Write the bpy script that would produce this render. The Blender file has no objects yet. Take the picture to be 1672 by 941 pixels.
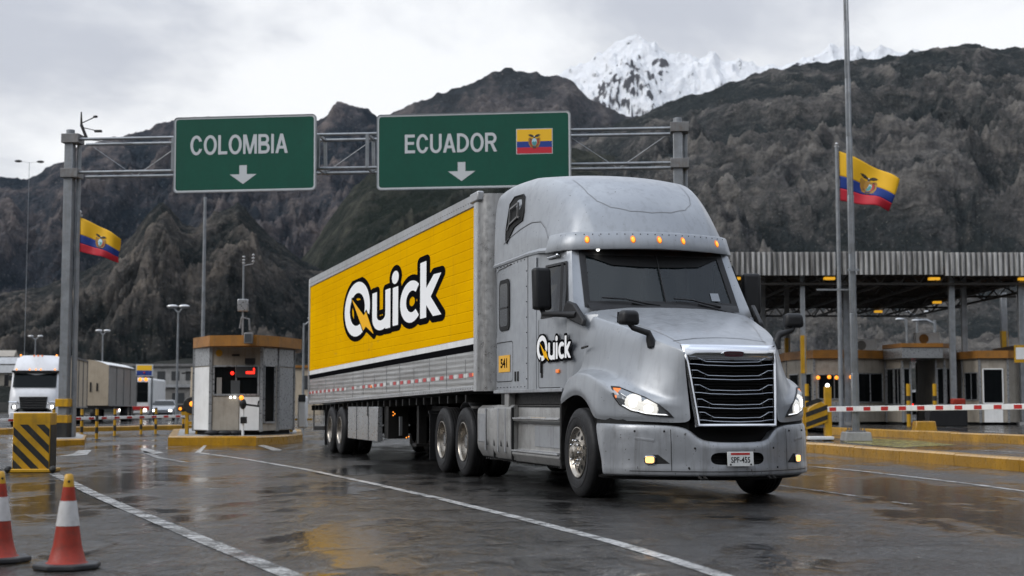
import bpy, bmesh, math, random
import numpy as np
from mathutils import Vector, Matrix, noise as mnoise
from mathutils.bvhtree import BVHTree

random.seed(7)
S = bpy.context.scene
COL = S.collection
R = math.radians

# ------------------------------------------------------------------ camera
PITCH = math.atan((662.2 - 470.5) / 2400.0)
CAM_Z = 1.057
cam = bpy.data.cameras.new('camera')
cam.lens = 36 * 2400 / 1672
cam.sensor_width = 36
cam.clip_start = 0.1
cam.clip_end = 60000
cam.dof.use_dof = True
cam.dof.focus_distance = 18.0
cam.dof.aperture_fstop = 2.4
camo = bpy.data.objects.new('camera', cam)
camo.location = (0, 0, CAM_Z)
camo.rotation_euler = (math.pi / 2 + PITCH, 0, 0)
COL.objects.link(camo)
S.camera = camo

# ------------------------------------------------------------------ view
S.view_settings.view_transform = 'Standard'
S.view_settings.look = 'None'
S.view_settings.gamma = 1
S.view_settings.use_curve_mapping = False
S.view_settings.exposure = 0.0

# ------------------------------------------------------------------ node helpers
def lk(nt, a, b):
    nt.links.new(a, b)

def setin(nt, node, key, val):
    if val is None:
        return
    s = node.inputs[key]
    if hasattr(val, 'is_output') or isinstance(val, bpy.types.NodeSocket):
        nt.links.new(val, s)
    else:
        if isinstance(val, (tuple, list)) and len(val) == 3 and len(s.default_value) == 4:
            val = (*val, 1)
        s.default_value = val

def n_noise(nt, vec, scale, detail=4, rough=.55, dist=0.0, out=0):
    n = nt.nodes.new('ShaderNodeTexNoise')
    setin(nt, n, 'Vector', vec)
    n.inputs['Scale'].default_value = scale
    n.inputs['Detail'].default_value = detail
    n.inputs['Roughness'].default_value = rough
    n.inputs['Distortion'].default_value = dist
    return n.outputs[out]

def n_vor(nt, vec, scale, feature='F1', out='Distance', rand=1.0):
    n = nt.nodes.new('ShaderNodeTexVoronoi')
    n.feature = feature
    setin(nt, n, 'Vector', vec)
    n.inputs['Scale'].default_value = scale
    n.inputs['Randomness'].default_value = rand
    return n.outputs[out]

def n_range(nt, v, a, b, c=0.0, d=1.0, smooth=False):
    n = nt.nodes.new('ShaderNodeMapRange')
    if smooth:
        n.interpolation_type = 'SMOOTHSTEP'
    setin(nt, n, 0, v)
    for i, x in zip((1, 2, 3, 4), (a, b, c, d)):
        setin(nt, n, i, x)
    return n.outputs[0]

def n_math(nt, op, a, b=None, clamp=False):
    n = nt.nodes.new('ShaderNodeMath')
    n.operation = op
    n.use_clamp = clamp
    setin(nt, n, 0, a)
    setin(nt, n, 1, b)
    return n.outputs[0]

def n_mix(nt, f, a, b, blend='MIX'):
    n = nt.nodes.new('ShaderNodeMix')
    n.data_type = 'RGBA'
    n.blend_type = blend
    setin(nt, n, 0, f)
    setin(nt, n, 6, a)
    setin(nt, n, 7, b)
    return n.outputs[2]

def n_map(nt, vec, scale=(1, 1, 1), loc=(0, 0, 0), rot=(0, 0, 0)):
    n = nt.nodes.new('ShaderNodeMapping')
    setin(nt, n, 0, vec)
    n.inputs['Scale'].default_value = scale
    n.inputs['Location'].default_value = loc
    n.inputs['Rotation'].default_value = rot
    return n.outputs[0]

def n_sep(nt, vec):
    n = nt.nodes.new('ShaderNodeSeparateXYZ')
    setin(nt, n, 0, vec)
    return n.outputs

def n_comb(nt, x, y, z):
    n = nt.nodes.new('ShaderNodeCombineXYZ')
    setin(nt, n, 0, x); setin(nt, n, 1, y); setin(nt, n, 2, z)
    return n.outputs[0]

def n_coord(nt, kind='Object'):
    return nt.nodes.new('ShaderNodeTexCoord').outputs[kind]

def n_bump(nt, h, strength=.3, dist=.01, normal=None):
    n = nt.nodes.new('ShaderNodeBump')
    n.inputs['Strength'].default_value = strength
    n.inputs['Distance'].default_value = dist
    setin(nt, n, 'Height', h)
    if normal is not None:
        nt.links.new(normal, n.inputs['Normal'])
    return n.outputs[0]

# ------------------------------------------------------------------ sky and sun
SUN_EL, SUN_AZ = R(38), R(246)         # azimuth clockwise from +Y: behind the camera, to its left
W = bpy.data.worlds.new('World')
S.world = W
W.use_nodes = True
wn = W.node_tree
wn.nodes.clear()
wout = wn.nodes.new('ShaderNodeOutputWorld')
bg = wn.nodes.new('ShaderNodeBackground')
sky = wn.nodes.new('ShaderNodeTexSky')
sky.sky_type = 'NISHITA'
sky.sun_disc = False
sky.sun_elevation = SUN_EL
sky.sun_rotation = SUN_AZ
bg.inputs['Strength'].default_value = 0.1
gen = n_coord(wn, 'Generated')
sx, sy, sz = n_sep(wn, gen)
zz = n_math(wn, 'ADD', n_math(wn, 'MAXIMUM', sz, 0.0), 0.22)
pu = n_math(wn, 'DIVIDE', sx, zz)
pv = n_math(wn, 'DIVIDE', sy, zz)
cv = n_comb(wn, pu, pv, 0.0)
cl1 = n_noise(wn, n_map(wn, cv, (1, 1, 1), (3.3, 1.2, 0)), 1.15, 9, .56, .35)
cl2 = n_noise(wn, n_map(wn, cv, (1, 1, 1), (7.1, 4.2, 2)), 0.7, 5, .55, .2)
cf = n_math(wn, 'ADD', n_math(wn, 'MULTIPLY', cl1, .7), n_math(wn, 'MULTIPLY', cl2, .3))
cf = n_range(wn, cf, .43, .57, 0, 1, True)
cloud = n_mix(wn, cf, (6.2, 6.4, 7.0), (10.6, 10.65, 10.7))
cloud = n_mix(wn, n_range(wn, sz, .2, .8), cloud, n_mix(wn, 1.0, cloud, (.90, .98, 1.10), 'MULTIPLY'))
# an overcast sky is brighter overhead than at the horizon
lift = n_range(wn, sz, .30, 1.0, 1.0, 1.9)
vm = wn.nodes.new('ShaderNodeVectorMath'); vm.operation = 'SCALE'
wn.links.new(cloud, vm.inputs[0]); wn.links.new(lift, vm.inputs['Scale'])
skyc = n_mix(wn, 0.93, sky.outputs[0], vm.outputs[0])
wn.links.new(skyc, bg.inputs['Color'])
wn.links.new(bg.outputs[0], wout.inputs[0])

sl = bpy.data.lights.new('sun', 'SUN')
sl.energy = 1.9
sl.angle = R(30)
sl.color = (1.0, .97, .93)
so = bpy.data.objects.new('sun', sl)
sd = Vector((math.sin(SUN_AZ) * math.cos(SUN_EL), math.cos(SUN_AZ) * math.cos(SUN_EL), math.sin(SUN_EL)))
so.rotation_euler = sd.to_track_quat('Z', 'Y').to_euler()
so.location = sd * 50
COL.objects.link(so)

# ------------------------------------------------------------------ object helpers
def at(px, py, Y):
    """the point of the place that stands at world depth Y and shows at (px, py) of the photograph"""
    c, s = math.cos(PITCH), math.sin(PITCH)
    a = (px - 836) / 2400.0
    b = -(py - 470.5) / 2400.0
    d = Vector((a, c - b * s, s + b * c))
    t = Y / d.y
    return Vector((0, 0, CAM_Z)) + d * t

def gnd(px, py, z=0.0):
    c, s = math.cos(PITCH), math.sin(PITCH)
    a = (px - 836) / 2400.0
    b = -(py - 470.5) / 2400.0
    d = Vector((a, c - b * s, s + b * c))
    t = (z - CAM_Z) / d.z
    return Vector((0, 0, CAM_Z)) + d * t

class MB:
    def __init__(self):
        self.bm = bmesh.new()
        self.mi = 0
    def _new(self, vs):
        return [self.bm.verts.new(v) for v in vs]
    def face(self, vs):
        try:
            f = self.bm.faces.new(vs)
            f.material_index = self.mi
            return f
        except ValueError:
            return None
    def poly(self, pts):
        return self.face(self._new(pts))
    def box(self, c, s, rot=None, taper=None):
        hx, hy, hz = s[0] / 2, s[1] / 2, s[2] / 2
        M = Matrix.Translation(c)
        if rot is not None:
            M = M @ (Matrix.Rotation(rot, 4, 'Z') if isinstance(rot, (int, float)) else rot.to_matrix().to_4x4())
        vs = []
        for z in (-1, 1):
            k = 1 if (z < 0 or taper is None) else taper
            for x, y in ((-1, -1), (1, -1), (1, 1), (-1, 1)):
                vs.append(M @ Vector((x * hx * k, y * hy * k, z * hz)))
        v = self._new(vs)
        for q in ((3, 2, 1, 0), (4, 5, 6, 7), (0, 1, 5, 4), (1, 2, 6, 5), (2, 3, 7, 6), (3, 0, 4, 7)):
            self.face([v[i] for i in q])
        return self
    def bar(self, a, b, w, h=None, up=Vector((0, 0, 1))):
        a, b = Vector(a), Vector(b)
        h = h or w
        d = (b - a)
        if d.length < 1e-6:
            return self
        d.normalize()
        if abs(d.dot(up)) > .95:
            up = Vector((0, 1, 0))
        x = d.cross(up).normalized()
        z = x.cross(d)
        vs = []
        for p in (a, b):
            for i, j in ((-1, -1), (1, -1), (1, 1), (-1, 1)):
                vs.append(p + x * i * w / 2 + z * j * h / 2)
        v = self._new(vs)
        for q in ((3, 2, 1, 0), (4, 5, 6, 7), (0, 1, 5, 4), (1, 2, 6, 5), (2, 3, 7, 6), (3, 0, 4, 7)):
            self.face([v[i] for i in q])
        return self
    def cyl(self, a, b, r0, r1=None, n=16, caps=True):
        return self.tube([a, b], [r0, r0 if r1 is None else r1], n, caps)
    def tube(self, pts, r, n=10, caps=True):
        pts = [Vector(p) for p in pts]
        if not isinstance(r, (list, tuple)):
            r = [r] * len(pts)
        rings = []
        ref = None
        for i, p in enumerate(pts):
            d = (pts[min(i + 1, len(pts) - 1)] - pts[max(i - 1, 0)]).normalized()
            if ref is None:
                u = Vector((0, 0, 1)) if abs(d.z) < .9 else Vector((1, 0, 0))
                x = d.cross(u).normalized()
            else:
                x = (ref - d * ref.dot(d)).normalized()
            ref = x
            y = d.cross(x)
            rings.append(self._new([p + (x * math.cos(2 * math.pi * k / n) + y * math.sin(2 * math.pi * k / n)) * r[i] for k in range(n)]))
        for a, b in zip(rings, rings[1:]):
            for k in range(n):
                self.face([a[k], a[(k + 1) % n], b[(k + 1) % n], b[k]])
        if caps:
            self.face(rings[0][::-1]); self.face(rings[-1])
        return self
    def lathe(self, o, axis, prof, n=32, caps=False):
        """prof: (radius, height along the axis)"""
        o, ax = Vector(o), Vector(axis).normalized()
        u = Vector((0, 0, 1)) if abs(ax.z) < .9 else Vector((1, 0, 0))
        x = ax.cross(u).normalized(); y = ax.cross(x)
        rings = []
        for r, h in prof:
            if r < 1e-5:
                rings.append(self._new([o + ax * h]))
            else:
                rings.append(self._new([o + ax * h + (x * math.cos(2 * math.pi * k / n) + y * math.sin(2 * math.pi * k / n)) * r for k in range(n)]))
        for a, b in zip(rings, rings[1:]):
            for k in range(n):
                k2 = (k + 1) % n
                if len(a) == 1 and len(b) == 1: continue
                if len(a) == 1: self.face([a[0], b[k2], b[k]])
                elif len(b) == 1: self.face([a[k], a[k2], b[0]])
                else: self.face([a[k], a[k2], b[k2], b[k]])
        if caps:
            if len(rings[0]) > 1: self.face(rings[0][::-1])
            if len(rings[-1]) > 1: self.face(rings[-1])
        return self
    def prism(self, pts, d):
        """extrude polygon pts (3D) by vector d"""
        d = Vector(d)
        a = self._new(pts); b = self._new([Vector(p) + d for p in pts])
        self.face(a[::-1]); self.face(b)
        n = len(pts)
        for i in range(n):
            self.face([a[i], a[(i + 1) % n], b[(i + 1) % n], b[i]])
        return self
    def grid(self, rows, close=False, skip=None):
        g = [self._new(r) for r in rows]
        m = len(g[0])
        for i in range(len(g) - 1):
            for j in range(m if close else m - 1):
                if skip and skip(i, j): continue
                self.face([g[i][j], g[i][(j + 1) % m], g[i + 1][(j + 1) % m], g[i + 1][j]])
        return g
    def sphere(self, c, r, n=12, sq=(1, 1, 1)):
        prof = [(math.sin(math.pi * k / n) * r, -math.cos(math.pi * k / n) * r) for k in range(n + 1)]
        prof[0] = (0, -r); prof[-1] = (0, r)
        k0 = len(self.bm.verts)
        self.lathe((0, 0, 0), (0, 0, 1), prof, n * 2)
        self.bm.verts.ensure_lookup_table()
        for v in self.bm.verts[k0:]:
            v.co = Vector((v.co.x * sq[0], v.co.y * sq[1], v.co.z * sq[2])) + Vector(c)
        return self
    def build(self, name, mat, parent=None, smooth=None, bevel=0, sub=0, weld=False, loc=None, solid=0, seg=2):
        bm = self.bm
        if weld:
            bmesh.ops.remove_doubles(bm, verts=bm.verts, dist=1e-4)
        bmesh.ops.recalc_face_normals(bm, faces=bm.faces)
        me = bpy.data.meshes.new(name)
        bm.to_mesh(me); bm.free()
        for m in (mat if isinstance(mat, (list, tuple)) else [mat]):
            me.materials.append(m)
        if smooth is not None:
            me.shade_smooth()
            if smooth < 179:
                me.set_sharp_from_angle(angle=R(smooth))
        o = bpy.data.objects.new(name, me)
        COL.objects.link(o)
        if parent is not None:
            o.parent = parent
        if loc is not None:
            o.location = loc
        if bevel:
            b = o.modifiers.new('bevel', 'BEVEL'); b.width = bevel; b.segments = seg; b.limit_method = 'ANGLE'; b.angle_limit = R(35)
            me.shade_smooth(); me.set_sharp_from_angle(angle=R(40))
        if sub:
            s = o.modifiers.new('sub', 'SUBSURF'); s.levels = sub; s.render_levels = sub
            me.shade_smooth()
        if solid:
            s = o.modifiers.new('sol', 'SOLIDIFY'); s.thickness = solid; s.offset = 0
        return o

def empty(name, loc=(0, 0, 0), rz=0.0, parent=None):
    o = bpy.data.objects.new(name, None)
    o.empty_display_size = .2
    o.location = loc
    o.rotation_euler = (0, 0, rz)
    COL.objects.link(o)
    if parent is not None:
        o.parent = parent
    return o

def tag(o, label, cat, group=None):
    o['label'] = label; o['category'] = cat
    if group: o['group'] = group
    return o

def struct(o):
    o['kind'] = 'structure'
    return o

def copy_tree(o, parent=None):
    c = o.copy()
    COL.objects.link(c)
    c.parent = parent
    for ch in list(o.children):
        copy_tree(ch, c)
    return c

def text_obj(name, body, size, mat, parent, M, bold=0.0, depth=0.002, xs=1.0, align='CENTER'):
    cu = bpy.data.curves.new(name, 'FONT')
    cu.body = body; cu.size = size; cu.align_x = align; cu.align_y = 'CENTER'
    cu.offset = bold * size; cu.extrude = depth; cu.resolution_u = 6
    cu.space_character = 1.0 + bold * 1.6
    t = bpy.data.objects.new(name, cu)
    COL.objects.link(t)
    dg = bpy.context.evaluated_depsgraph_get()
    me = bpy.data.meshes.new_from_object(t.evaluated_get(dg))
    bpy.data.objects.remove(t)
    me.transform(Matrix.Diagonal((xs, 1, 1, 1)))
    me.materials.clear(); me.materials.append(mat)
    me.name = name
    o = bpy.data.objects.new(name, me)
    COL.objects.link(o)
    o.parent = parent
    o.matrix_local = M
    return o

# ------------------------------------------------------------------ materials
def principled(name, color=(.5, .5, .5), rough=.5, metal=0.0, **kw):
    m = bpy.data.materials.new(name)
    m.use_nodes = True
    b = m.node_tree.nodes['Principled BSDF']
    setin(m.node_tree, b, 'Base Color', color)
    b.inputs['Roughness'].default_value = rough
    b.inputs['Metallic'].default_value = metal
    for k, v in kw.items():
        b.inputs[k.replace('_', ' ')].default_value = v
    return m, m.node_tree, b

def worn(name, color, rough=.5, metal=0.0, var=.2, scale=2.0, grime=(.05, .045, .04), amt=.35, streak=.3, chips=0.0, coat=0.0, bump=0.0, chipcol=(.03, .025, .02)):
    """paint or metal with blotches, run-off streaks and chips"""
    m, nt, b = principled(name, color, rough, metal)
    co = n_coord(nt)
    big = n_noise(nt, co, scale, 6, .6)
    fine = n_noise(nt, co, scale * 9, 4, .6)
    dark = tuple(c * (1 - var) for c in color)
    lite = tuple(min(1, c * (1 + var * .6)) for c in color)
    c1 = n_mix(nt, n_range(nt, big, .3, .7), dark, lite)
    st = n_noise(nt, n_map(nt, co, (9, 9, .7)), 1.3, 4, .6)
    g = n_math(nt, 'MULTIPLY', n_range(nt, st, .5, .8), streak)
    g2 = n_math(nt, 'MULTIPLY', n_range(nt, n_noise(nt, co, scale * 2.3, 8, .68), .5, .8), amt)
    g = n_math(nt, 'ADD', g, g2, True)
    c2 = n_mix(nt, g, c1, grime)
    if chips > 0:
        ch = n_math(nt, 'MULTIPLY', n_range(nt, n_noise(nt, co, 30, 3, .5), .735 - chips * .1, .75 - chips * .1), n_range(nt, big, .42, .58))
        c2 = n_mix(nt, ch, c2, chipcol)
    setin(nt, b, 'Base Color', c2)
    b.inputs['Specular IOR Level'].default_value = .3
    setin(nt, b, 'Roughness', n_range(nt, fine, .3, .7, max(.03, rough - .08), rough + .1))
    if coat:
        b.inputs['Coat Weight'].default_value = coat
        b.inputs['Coat Roughness'].default_value = .16
    if bump:
        setin(nt, b, 'Normal', n_bump(nt, fine, bump, .01))
    return m

def emit(name, color, strength):
    m = bpy.data.materials.new(name)
    m.use_nodes = True
    nt = m.node_tree
    b = nt.nodes['Principled BSDF']
    setin(nt, b, 'Base Color', color)
    setin(nt, b, 'Emission Color', color)
    b.inputs['Emission Strength'].default_value = strength
    b.inputs['Roughness'].default_value = .3
    return m

def glass(name, tint=(.02, .025, .027), clear=.35, rough=.03, ior=1.5):
    m = bpy.data.materials.new(name)
    m.use_nodes = True
    nt = m.node_tree
    b = nt.nodes['Principled BSDF']
    setin(nt, b, 'Base Color', tint)
    b.inputs['Roughness'].default_value = rough
    b.inputs['IOR'].default_value = ior
    tr = nt.nodes.new('ShaderNodeBsdfTransparent')
    tr.inputs[0].default_value = (.75, .85, .85, 1)
    mx = nt.nodes.new('ShaderNodeMixShader')
    fr = nt.nodes.new('ShaderNodeFresnel'); fr.inputs[0].default_value = ior
    f = n_math(nt, 'MULTIPLY', n_math(nt, 'SUBTRACT', 1.0, fr.outputs[0]), clear)
    nt.links.new(f, mx.inputs[0])
    nt.links.new(b.outputs[0], mx.inputs[1]); nt.links.new(tr.outputs[0], mx.inputs[2])
    nt.links.new(mx.outputs[0], nt.nodes['Material Output'].inputs[0])
    return m

M = {}
M['paint'] = worn('truck_paint', (.285, .30, .32), .36, .32, .10, .8, (.085, .082, .078), .07, .30, .30, coat=.2)
M['paint_low'] = worn('truck_paint_dirty', (.265, .275, .29), .36, .4, .14, 1.4, (.06, .055, .048), .40, .6, .45, coat=.3)
M['skirt'] = worn('skirt_aluminium', (.34, .335, .325), .38, .55, .25, 2.2, (.07, .06, .05), .5, .35, .4)
M['chrome'] = principled('chrome', (.62, .63, .65), .14, 1.0)[0]
M['alu'] = worn('aluminium', (.50, .50, .50), .32, .8, .12, 1.2, (.14, .12, .10), .12, .45, .2)
M['alu_rim'] = worn('rim_aluminium', (.36, .325, .28), .30, .9, .25, 6, (.10, .08, .06), .45, .1)
M['chrome_dark'] = principled('chrome_bars', (.32, .33, .35), .16, 1.0)[0]
M['black'] = worn('black_plastic', (.011, .011, .012), .5, 0, .2, 3, (.025, .025, .025), .3, .2)
M['rubber'] = worn('tyre_rubber', (.011, .011, .012), .6, 0, .3, 5, (.035, .034, .032), .45, .1, bump=.2)
M['chassis'] = worn('chassis_dark', (.008, .0075, .007), .6, .0, .3, 4, (.022, .018, .014), .5, .2)
M['flat_black'] = principled('flat_black_finish', (.004, .004, .004), .5, 0, Specular_IOR_Level=.15)[0]
M['void'] = principled('dark_void', (.006, .006, .006), .9)[0]
M['glass'] = glass('truck_glass', (.010, .016, .018), .40, .02, 1.6)
M['glass_side'] = glass('side_glass', (.006, .008, .009), .35, .04, 1.25)
M['glass_dark'] = glass('dark_glass', (.005, .006, .007), .1, .05, 1.2)
M['sleeper_glass'] = principled('sleeper_glass', (.004, .005, .005), .1, 0, Specular_IOR_Level=.12)[0]
M['front_wall'] = worn('trailer_front', (.17, .175, .18), .4, .5, .1, .8, (.08, .07, .06), .15, .3, .3)
M['dash'] = principled('dashboard', (.03, .03, .032), .6)[0]
M['seat'] = principled('seat_cloth', (.05, .05, .055), .9)[0]
M['seam'] = principled('panel_gap', (.02, .02, .02), .8)[0]
M['amber'] = emit('amber_lamp', (1.0, .30, .025), 1.7)
M['amber_soft'] = emit('amber_lens', (.75, .18, .02), .35)
M['fog'] = emit('fog_lamp', (1.0, .50, .16), 1.9)
M['headlamp'] = emit('headlamp_glow', (1.0, .96, .86), 7.0)
M['drl'] = emit('daylight_strip', (.95, .97, 1.0), 1.1)
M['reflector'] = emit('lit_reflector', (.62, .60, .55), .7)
M['headlens'] = principled('headlamp_lens', (.20, .21, .22), .15, .7)[0]
M['redlamp'] = emit('red_led', (1.0, .02, .01), 3.0)
M['white_lamp'] = emit('white_lamp', (1.0, .97, .9), 6.0)
M['white'] = worn('white_paint', (.70, .70, .69), .45, 0, .1, 1.5, (.3, .28, .25), .25, .2)
M['lettering'] = principled('logo_white', (.84, .84, .84), .5, 0, Specular_IOR_Level=.1)[0]
M['logo_black'] = principled('logo_black', (.006, .006, .007), .6, 0, Specular_IOR_Level=.0)[0]
M['bolt'] = principled('logo_yellow', (.85, .43, .005), .5, 0, Specular_IOR_Level=.05)[0]
M['steel'] = worn('galvanised_steel', (.27, .285, .30), .42, .55, .25, 3, (.16, .13, .10), .35, .3, bump=.05)
M['steel_rusty'] = worn('dull_steel', (.21, .21, .21), .5, .5, .3, 3, (.13, .09, .06), .5, .4)
M['yellow'] = worn('yellow_paint', (.50, .27, .012), .42, 0, .25, 1.8, (.10, .075, .03), .55, .35, .45, coat=.2)
M['yellow_kerb'] = worn('kerb_yellow', (.40, .205, .012), .30, 0, .3, 1.2, (.055, .042, .026), .6, .35, .6, coat=.3, bump=.15)
M['black_paint'] = worn('black_paint', (.022, .022, .022), .45, 0, .3, 3, (.08, .07, .05), .4, .3)
M['red'] = worn('red_paint', (.42, .022, .02), .45, 0, .2, 3, (.12, .06, .05), .3, .2)
M['concrete'] = worn('concrete', (.27, .27, .265), .6, 0, .25, 2, (.1, .095, .085), .5, .4, bump=.3)
M['sign_green'] = worn('sign_green', (.003, .070, .044), .5, 0, .12, .9, (.008, .045, .033), .35, .2)
M['sign_white'] = principled('sign_white', (.50, .52, .53), .45)[0]
M['cone_orange'] = worn('cone_orange', (.27, .024, .010), .5, 0, .25, 6, (.07, .03, .022), .7, .25, .3)
M['cone_white'] = worn('cone_white', (.48, .47, .46), .45, 0, .15, 8, (.25, .22, .2), .5, .3)
M['cone_base'] = worn('cone_rubber', (.03, .03, .032), .5, 0, .3, 6, (.08, .075, .07), .4, .1)
M['booth'] = worn('booth_panel', (.31, .28, .235), .5, 0, .18, 1.3, (.12, .09, .065), .5, .55, .2)
M['booth_steel'] = worn('booth_steel', (.36, .37, .38), .30, .6, .08, 1.5, (.13, .10, .07), .08, .5)
M['fascia'] = worn('orange_fascia', (.29, .125, .022), .5, 0, .3, 1.4, (.10, .07, .04), .6, .4, .2)
M['room_dark'] = principled('room_dark', (.03, .033, .035), .8)[0]
M['roof_sheet'] = worn('corrugated_sheet', (.36, .365, .37), .45, .35, .25, .7, (.14, .13, .12), .5, .5)
M['soffit'] = worn('canopy_soffit', (.11, .085, .055), .7, 0, .3, .5, (.05, .04, .03), .5, .1)
M['tan'] = worn('tan_panel', (.43, .36, .27), .55, 0, .12, .8, (.2, .15, .1), .35, .35)
M['tarp'] = worn('grey_tarpaulin', (.22, .21, .195), .6, 0, .15, .8, (.12, .10, .08), .4, .4)
# ================================================================== THE SETTING
# ------------------------------------------------------------------ mountains
def hash2(ix, iy, seed):
    h = (ix.astype(np.int64) * 374761393 + iy.astype(np.int64) * 668265263 + seed * 1442695041) & 0xFFFFFFFF
    h = ((h ^ (h >> 13)) * 1274126177) & 0xFFFFFFFF
    h = h ^ (h >> 16)
    return (h & 0xFFFFFF) / float(0xFFFFFF)

def gnoise(x, y, seed):
    """gradient noise, about -1..1"""
    ix, iy = np.floor(x), np.floor(y)
    fx, fy = x - ix, y - iy
    ux, uy = fx * fx * fx * (fx * (fx * 6 - 15) + 10), fy * fy * fy * (fy * (fy * 6 - 15) + 10)
    def g(dx, dy):
        a = hash2(ix + dx, iy + dy, seed) * 2 * np.pi
        return np.cos(a) * (fx - dx) + np.sin(a) * (fy - dy)
    a = g(0, 0) + (g(1, 0) - g(0, 0)) * ux
    b = g(0, 1) + (g(1, 1) - g(0, 1)) * ux
    return (a + (b - a) * uy) * 1.45

def fbm(x, y, seed, octv=5, gain=.5):
    s = 0; a = 1; t = 0
    for i in range(octv):
        s = s + a * gnoise(x, y, seed + i * 17); t += a
        x, y, a = x * 2.03 + 7.1, y * 2.03 + 3.7, a * gain
    return s / t

def ridged(x, y, seed, octv=6, gain=.52):
    s = 0; a = 1; t = 0; w = 1.0
    for i in range(octv):
        n = 1 - np.abs(gnoise(x, y, seed + i * 29)) * 1.35
        n = np.clip(n, 0, 1) ** 2
        s = s + a * n * w; t += a
        w = np.clip(n * 1.5, 0.25, 1)
        x, y, a = x * 2.07 + 1.3, y * 2.07 + 9.2, a * gain
    return s / t

def mountain(name, ridge, dist, front, back, seed, mat, amp=.2, gul=260., jag=.02, px0=-260, px1=1930, nx=560, ny=240, prof=1.15, warp=.5, zlow=-30, stretch=.4, fine_amp=.22):
    """a real range: its crest stands `dist` metres away and its slope runs down to `front` metres away"""
    px = np.linspace(px0, px1, nx)
    rx = np.array([p[0] for p in ridge], float); ry = np.array([p[1] for p in ridge], float)
    tanx = (px - 836) / 2400.0
    elev = (662.2 - np.interp(px, rx, ry)) / 2400.0
    k = np.array([.25, .5, .25])
    elev[1:-1] = np.convolve(elev, k, 'same')[1:-1]
    H = elev * dist
    nb = ny // 5
    t = np.concatenate([np.linspace(0, 1, ny - nb), 1 + np.linspace(0, 1, nb + 1)[1:]])
    d = np.where(t <= 1, front + (dist - front) * t, dist + (back - dist) * (t - 1))
    D, TX = np.meshgrid(d, tanx, indexing='ij')
    T = np.meshgrid(t, tanx, indexing='ij')[0]
    HH = np.broadcast_to(H, D.shape)
    P = np.where(T <= 1, np.clip(T, 0, 1) ** prof, 1 - .75 * (T - 1))
    X = TX * D
    wx = fbm(X / (gul * 1.7), D / (gul * 1.7), seed + 5, 3) * gul * warp
    wy = fbm(X / (gul * 1.7) + 31, D / (gul * 1.7) + 11, seed + 6, 3) * gul * warp
    g1 = ridged((X + wx) / gul, (D + wy) * stretch / gul, seed, 8, .60)
    fine_ = ridged((X + wx * .6) / (gul * .30), (D + wy * .6) * (stretch + .15) / (gul * .30), seed + 41, 6, .62)
    g2 = fbm(X / (gul * 2.2), D / (gul * 2.2), seed + 77, 4)
    w = np.where(T <= 1, np.clip(1.0 - T, 0, 1) ** .6 * np.clip(T * 3, 0, 1) ** .7, np.clip(T - 1, 0, 1) * .8)
    Hm = np.maximum(HH, 10)
    Z = Hm * P + Hm * amp * (w * ((g1 - .55) * 1.5 + .55 * g2))
    Z = Z + Hm * amp * fine_amp * (fine_ - .45) * w
    Z = Z + Hm * jag * (ridged(X / (gul * .22), D / (gul * .22), seed + 3, 4) - .45) * np.clip(T * 2, 0, 1)
    Z = Z + np.minimum(T * 8, 1) * 0 + zlow * np.clip(1 - T * 6, 0, 1) + CAM_Z
    co = np.stack([X, D, Z], -1).reshape(-1, 3)
    nr, nc = D.shape
    idx = np.arange(nr * nc).reshape(nr, nc)
    q = np.stack([idx[:-1, :-1], idx[:-1, 1:], idx[1:, 1:], idx[1:, :-1]], -1).reshape(-1, 4)
    me = bpy.data.meshes.new(name)
    me.vertices.add(len(co)); me.vertices.foreach_set('co', co.astype(np.float32).ravel())
    me.loops.add(len(q) * 4); me.loops.foreach_set('vertex_index', q.astype(np.int32).ravel())
    me.polygons.add(len(q)); me.polygons.foreach_set('loop_start', (np.arange(len(q)) * 4).astype(np.int32))
    me.update(calc_edges=True)
    me.shade_smooth()
    at_ = me.attributes.new('crest', 'FLOAT', 'POINT')
    fine = fine_
    at_.data.foreach_set('value', (.62 * g1 + .38 * fine).astype(np.float32).ravel())
    me.materials.append(mat)
    o = bpy.data.objects.new(name, me)
    COL.objects.link(o)
    return struct(o)

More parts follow.
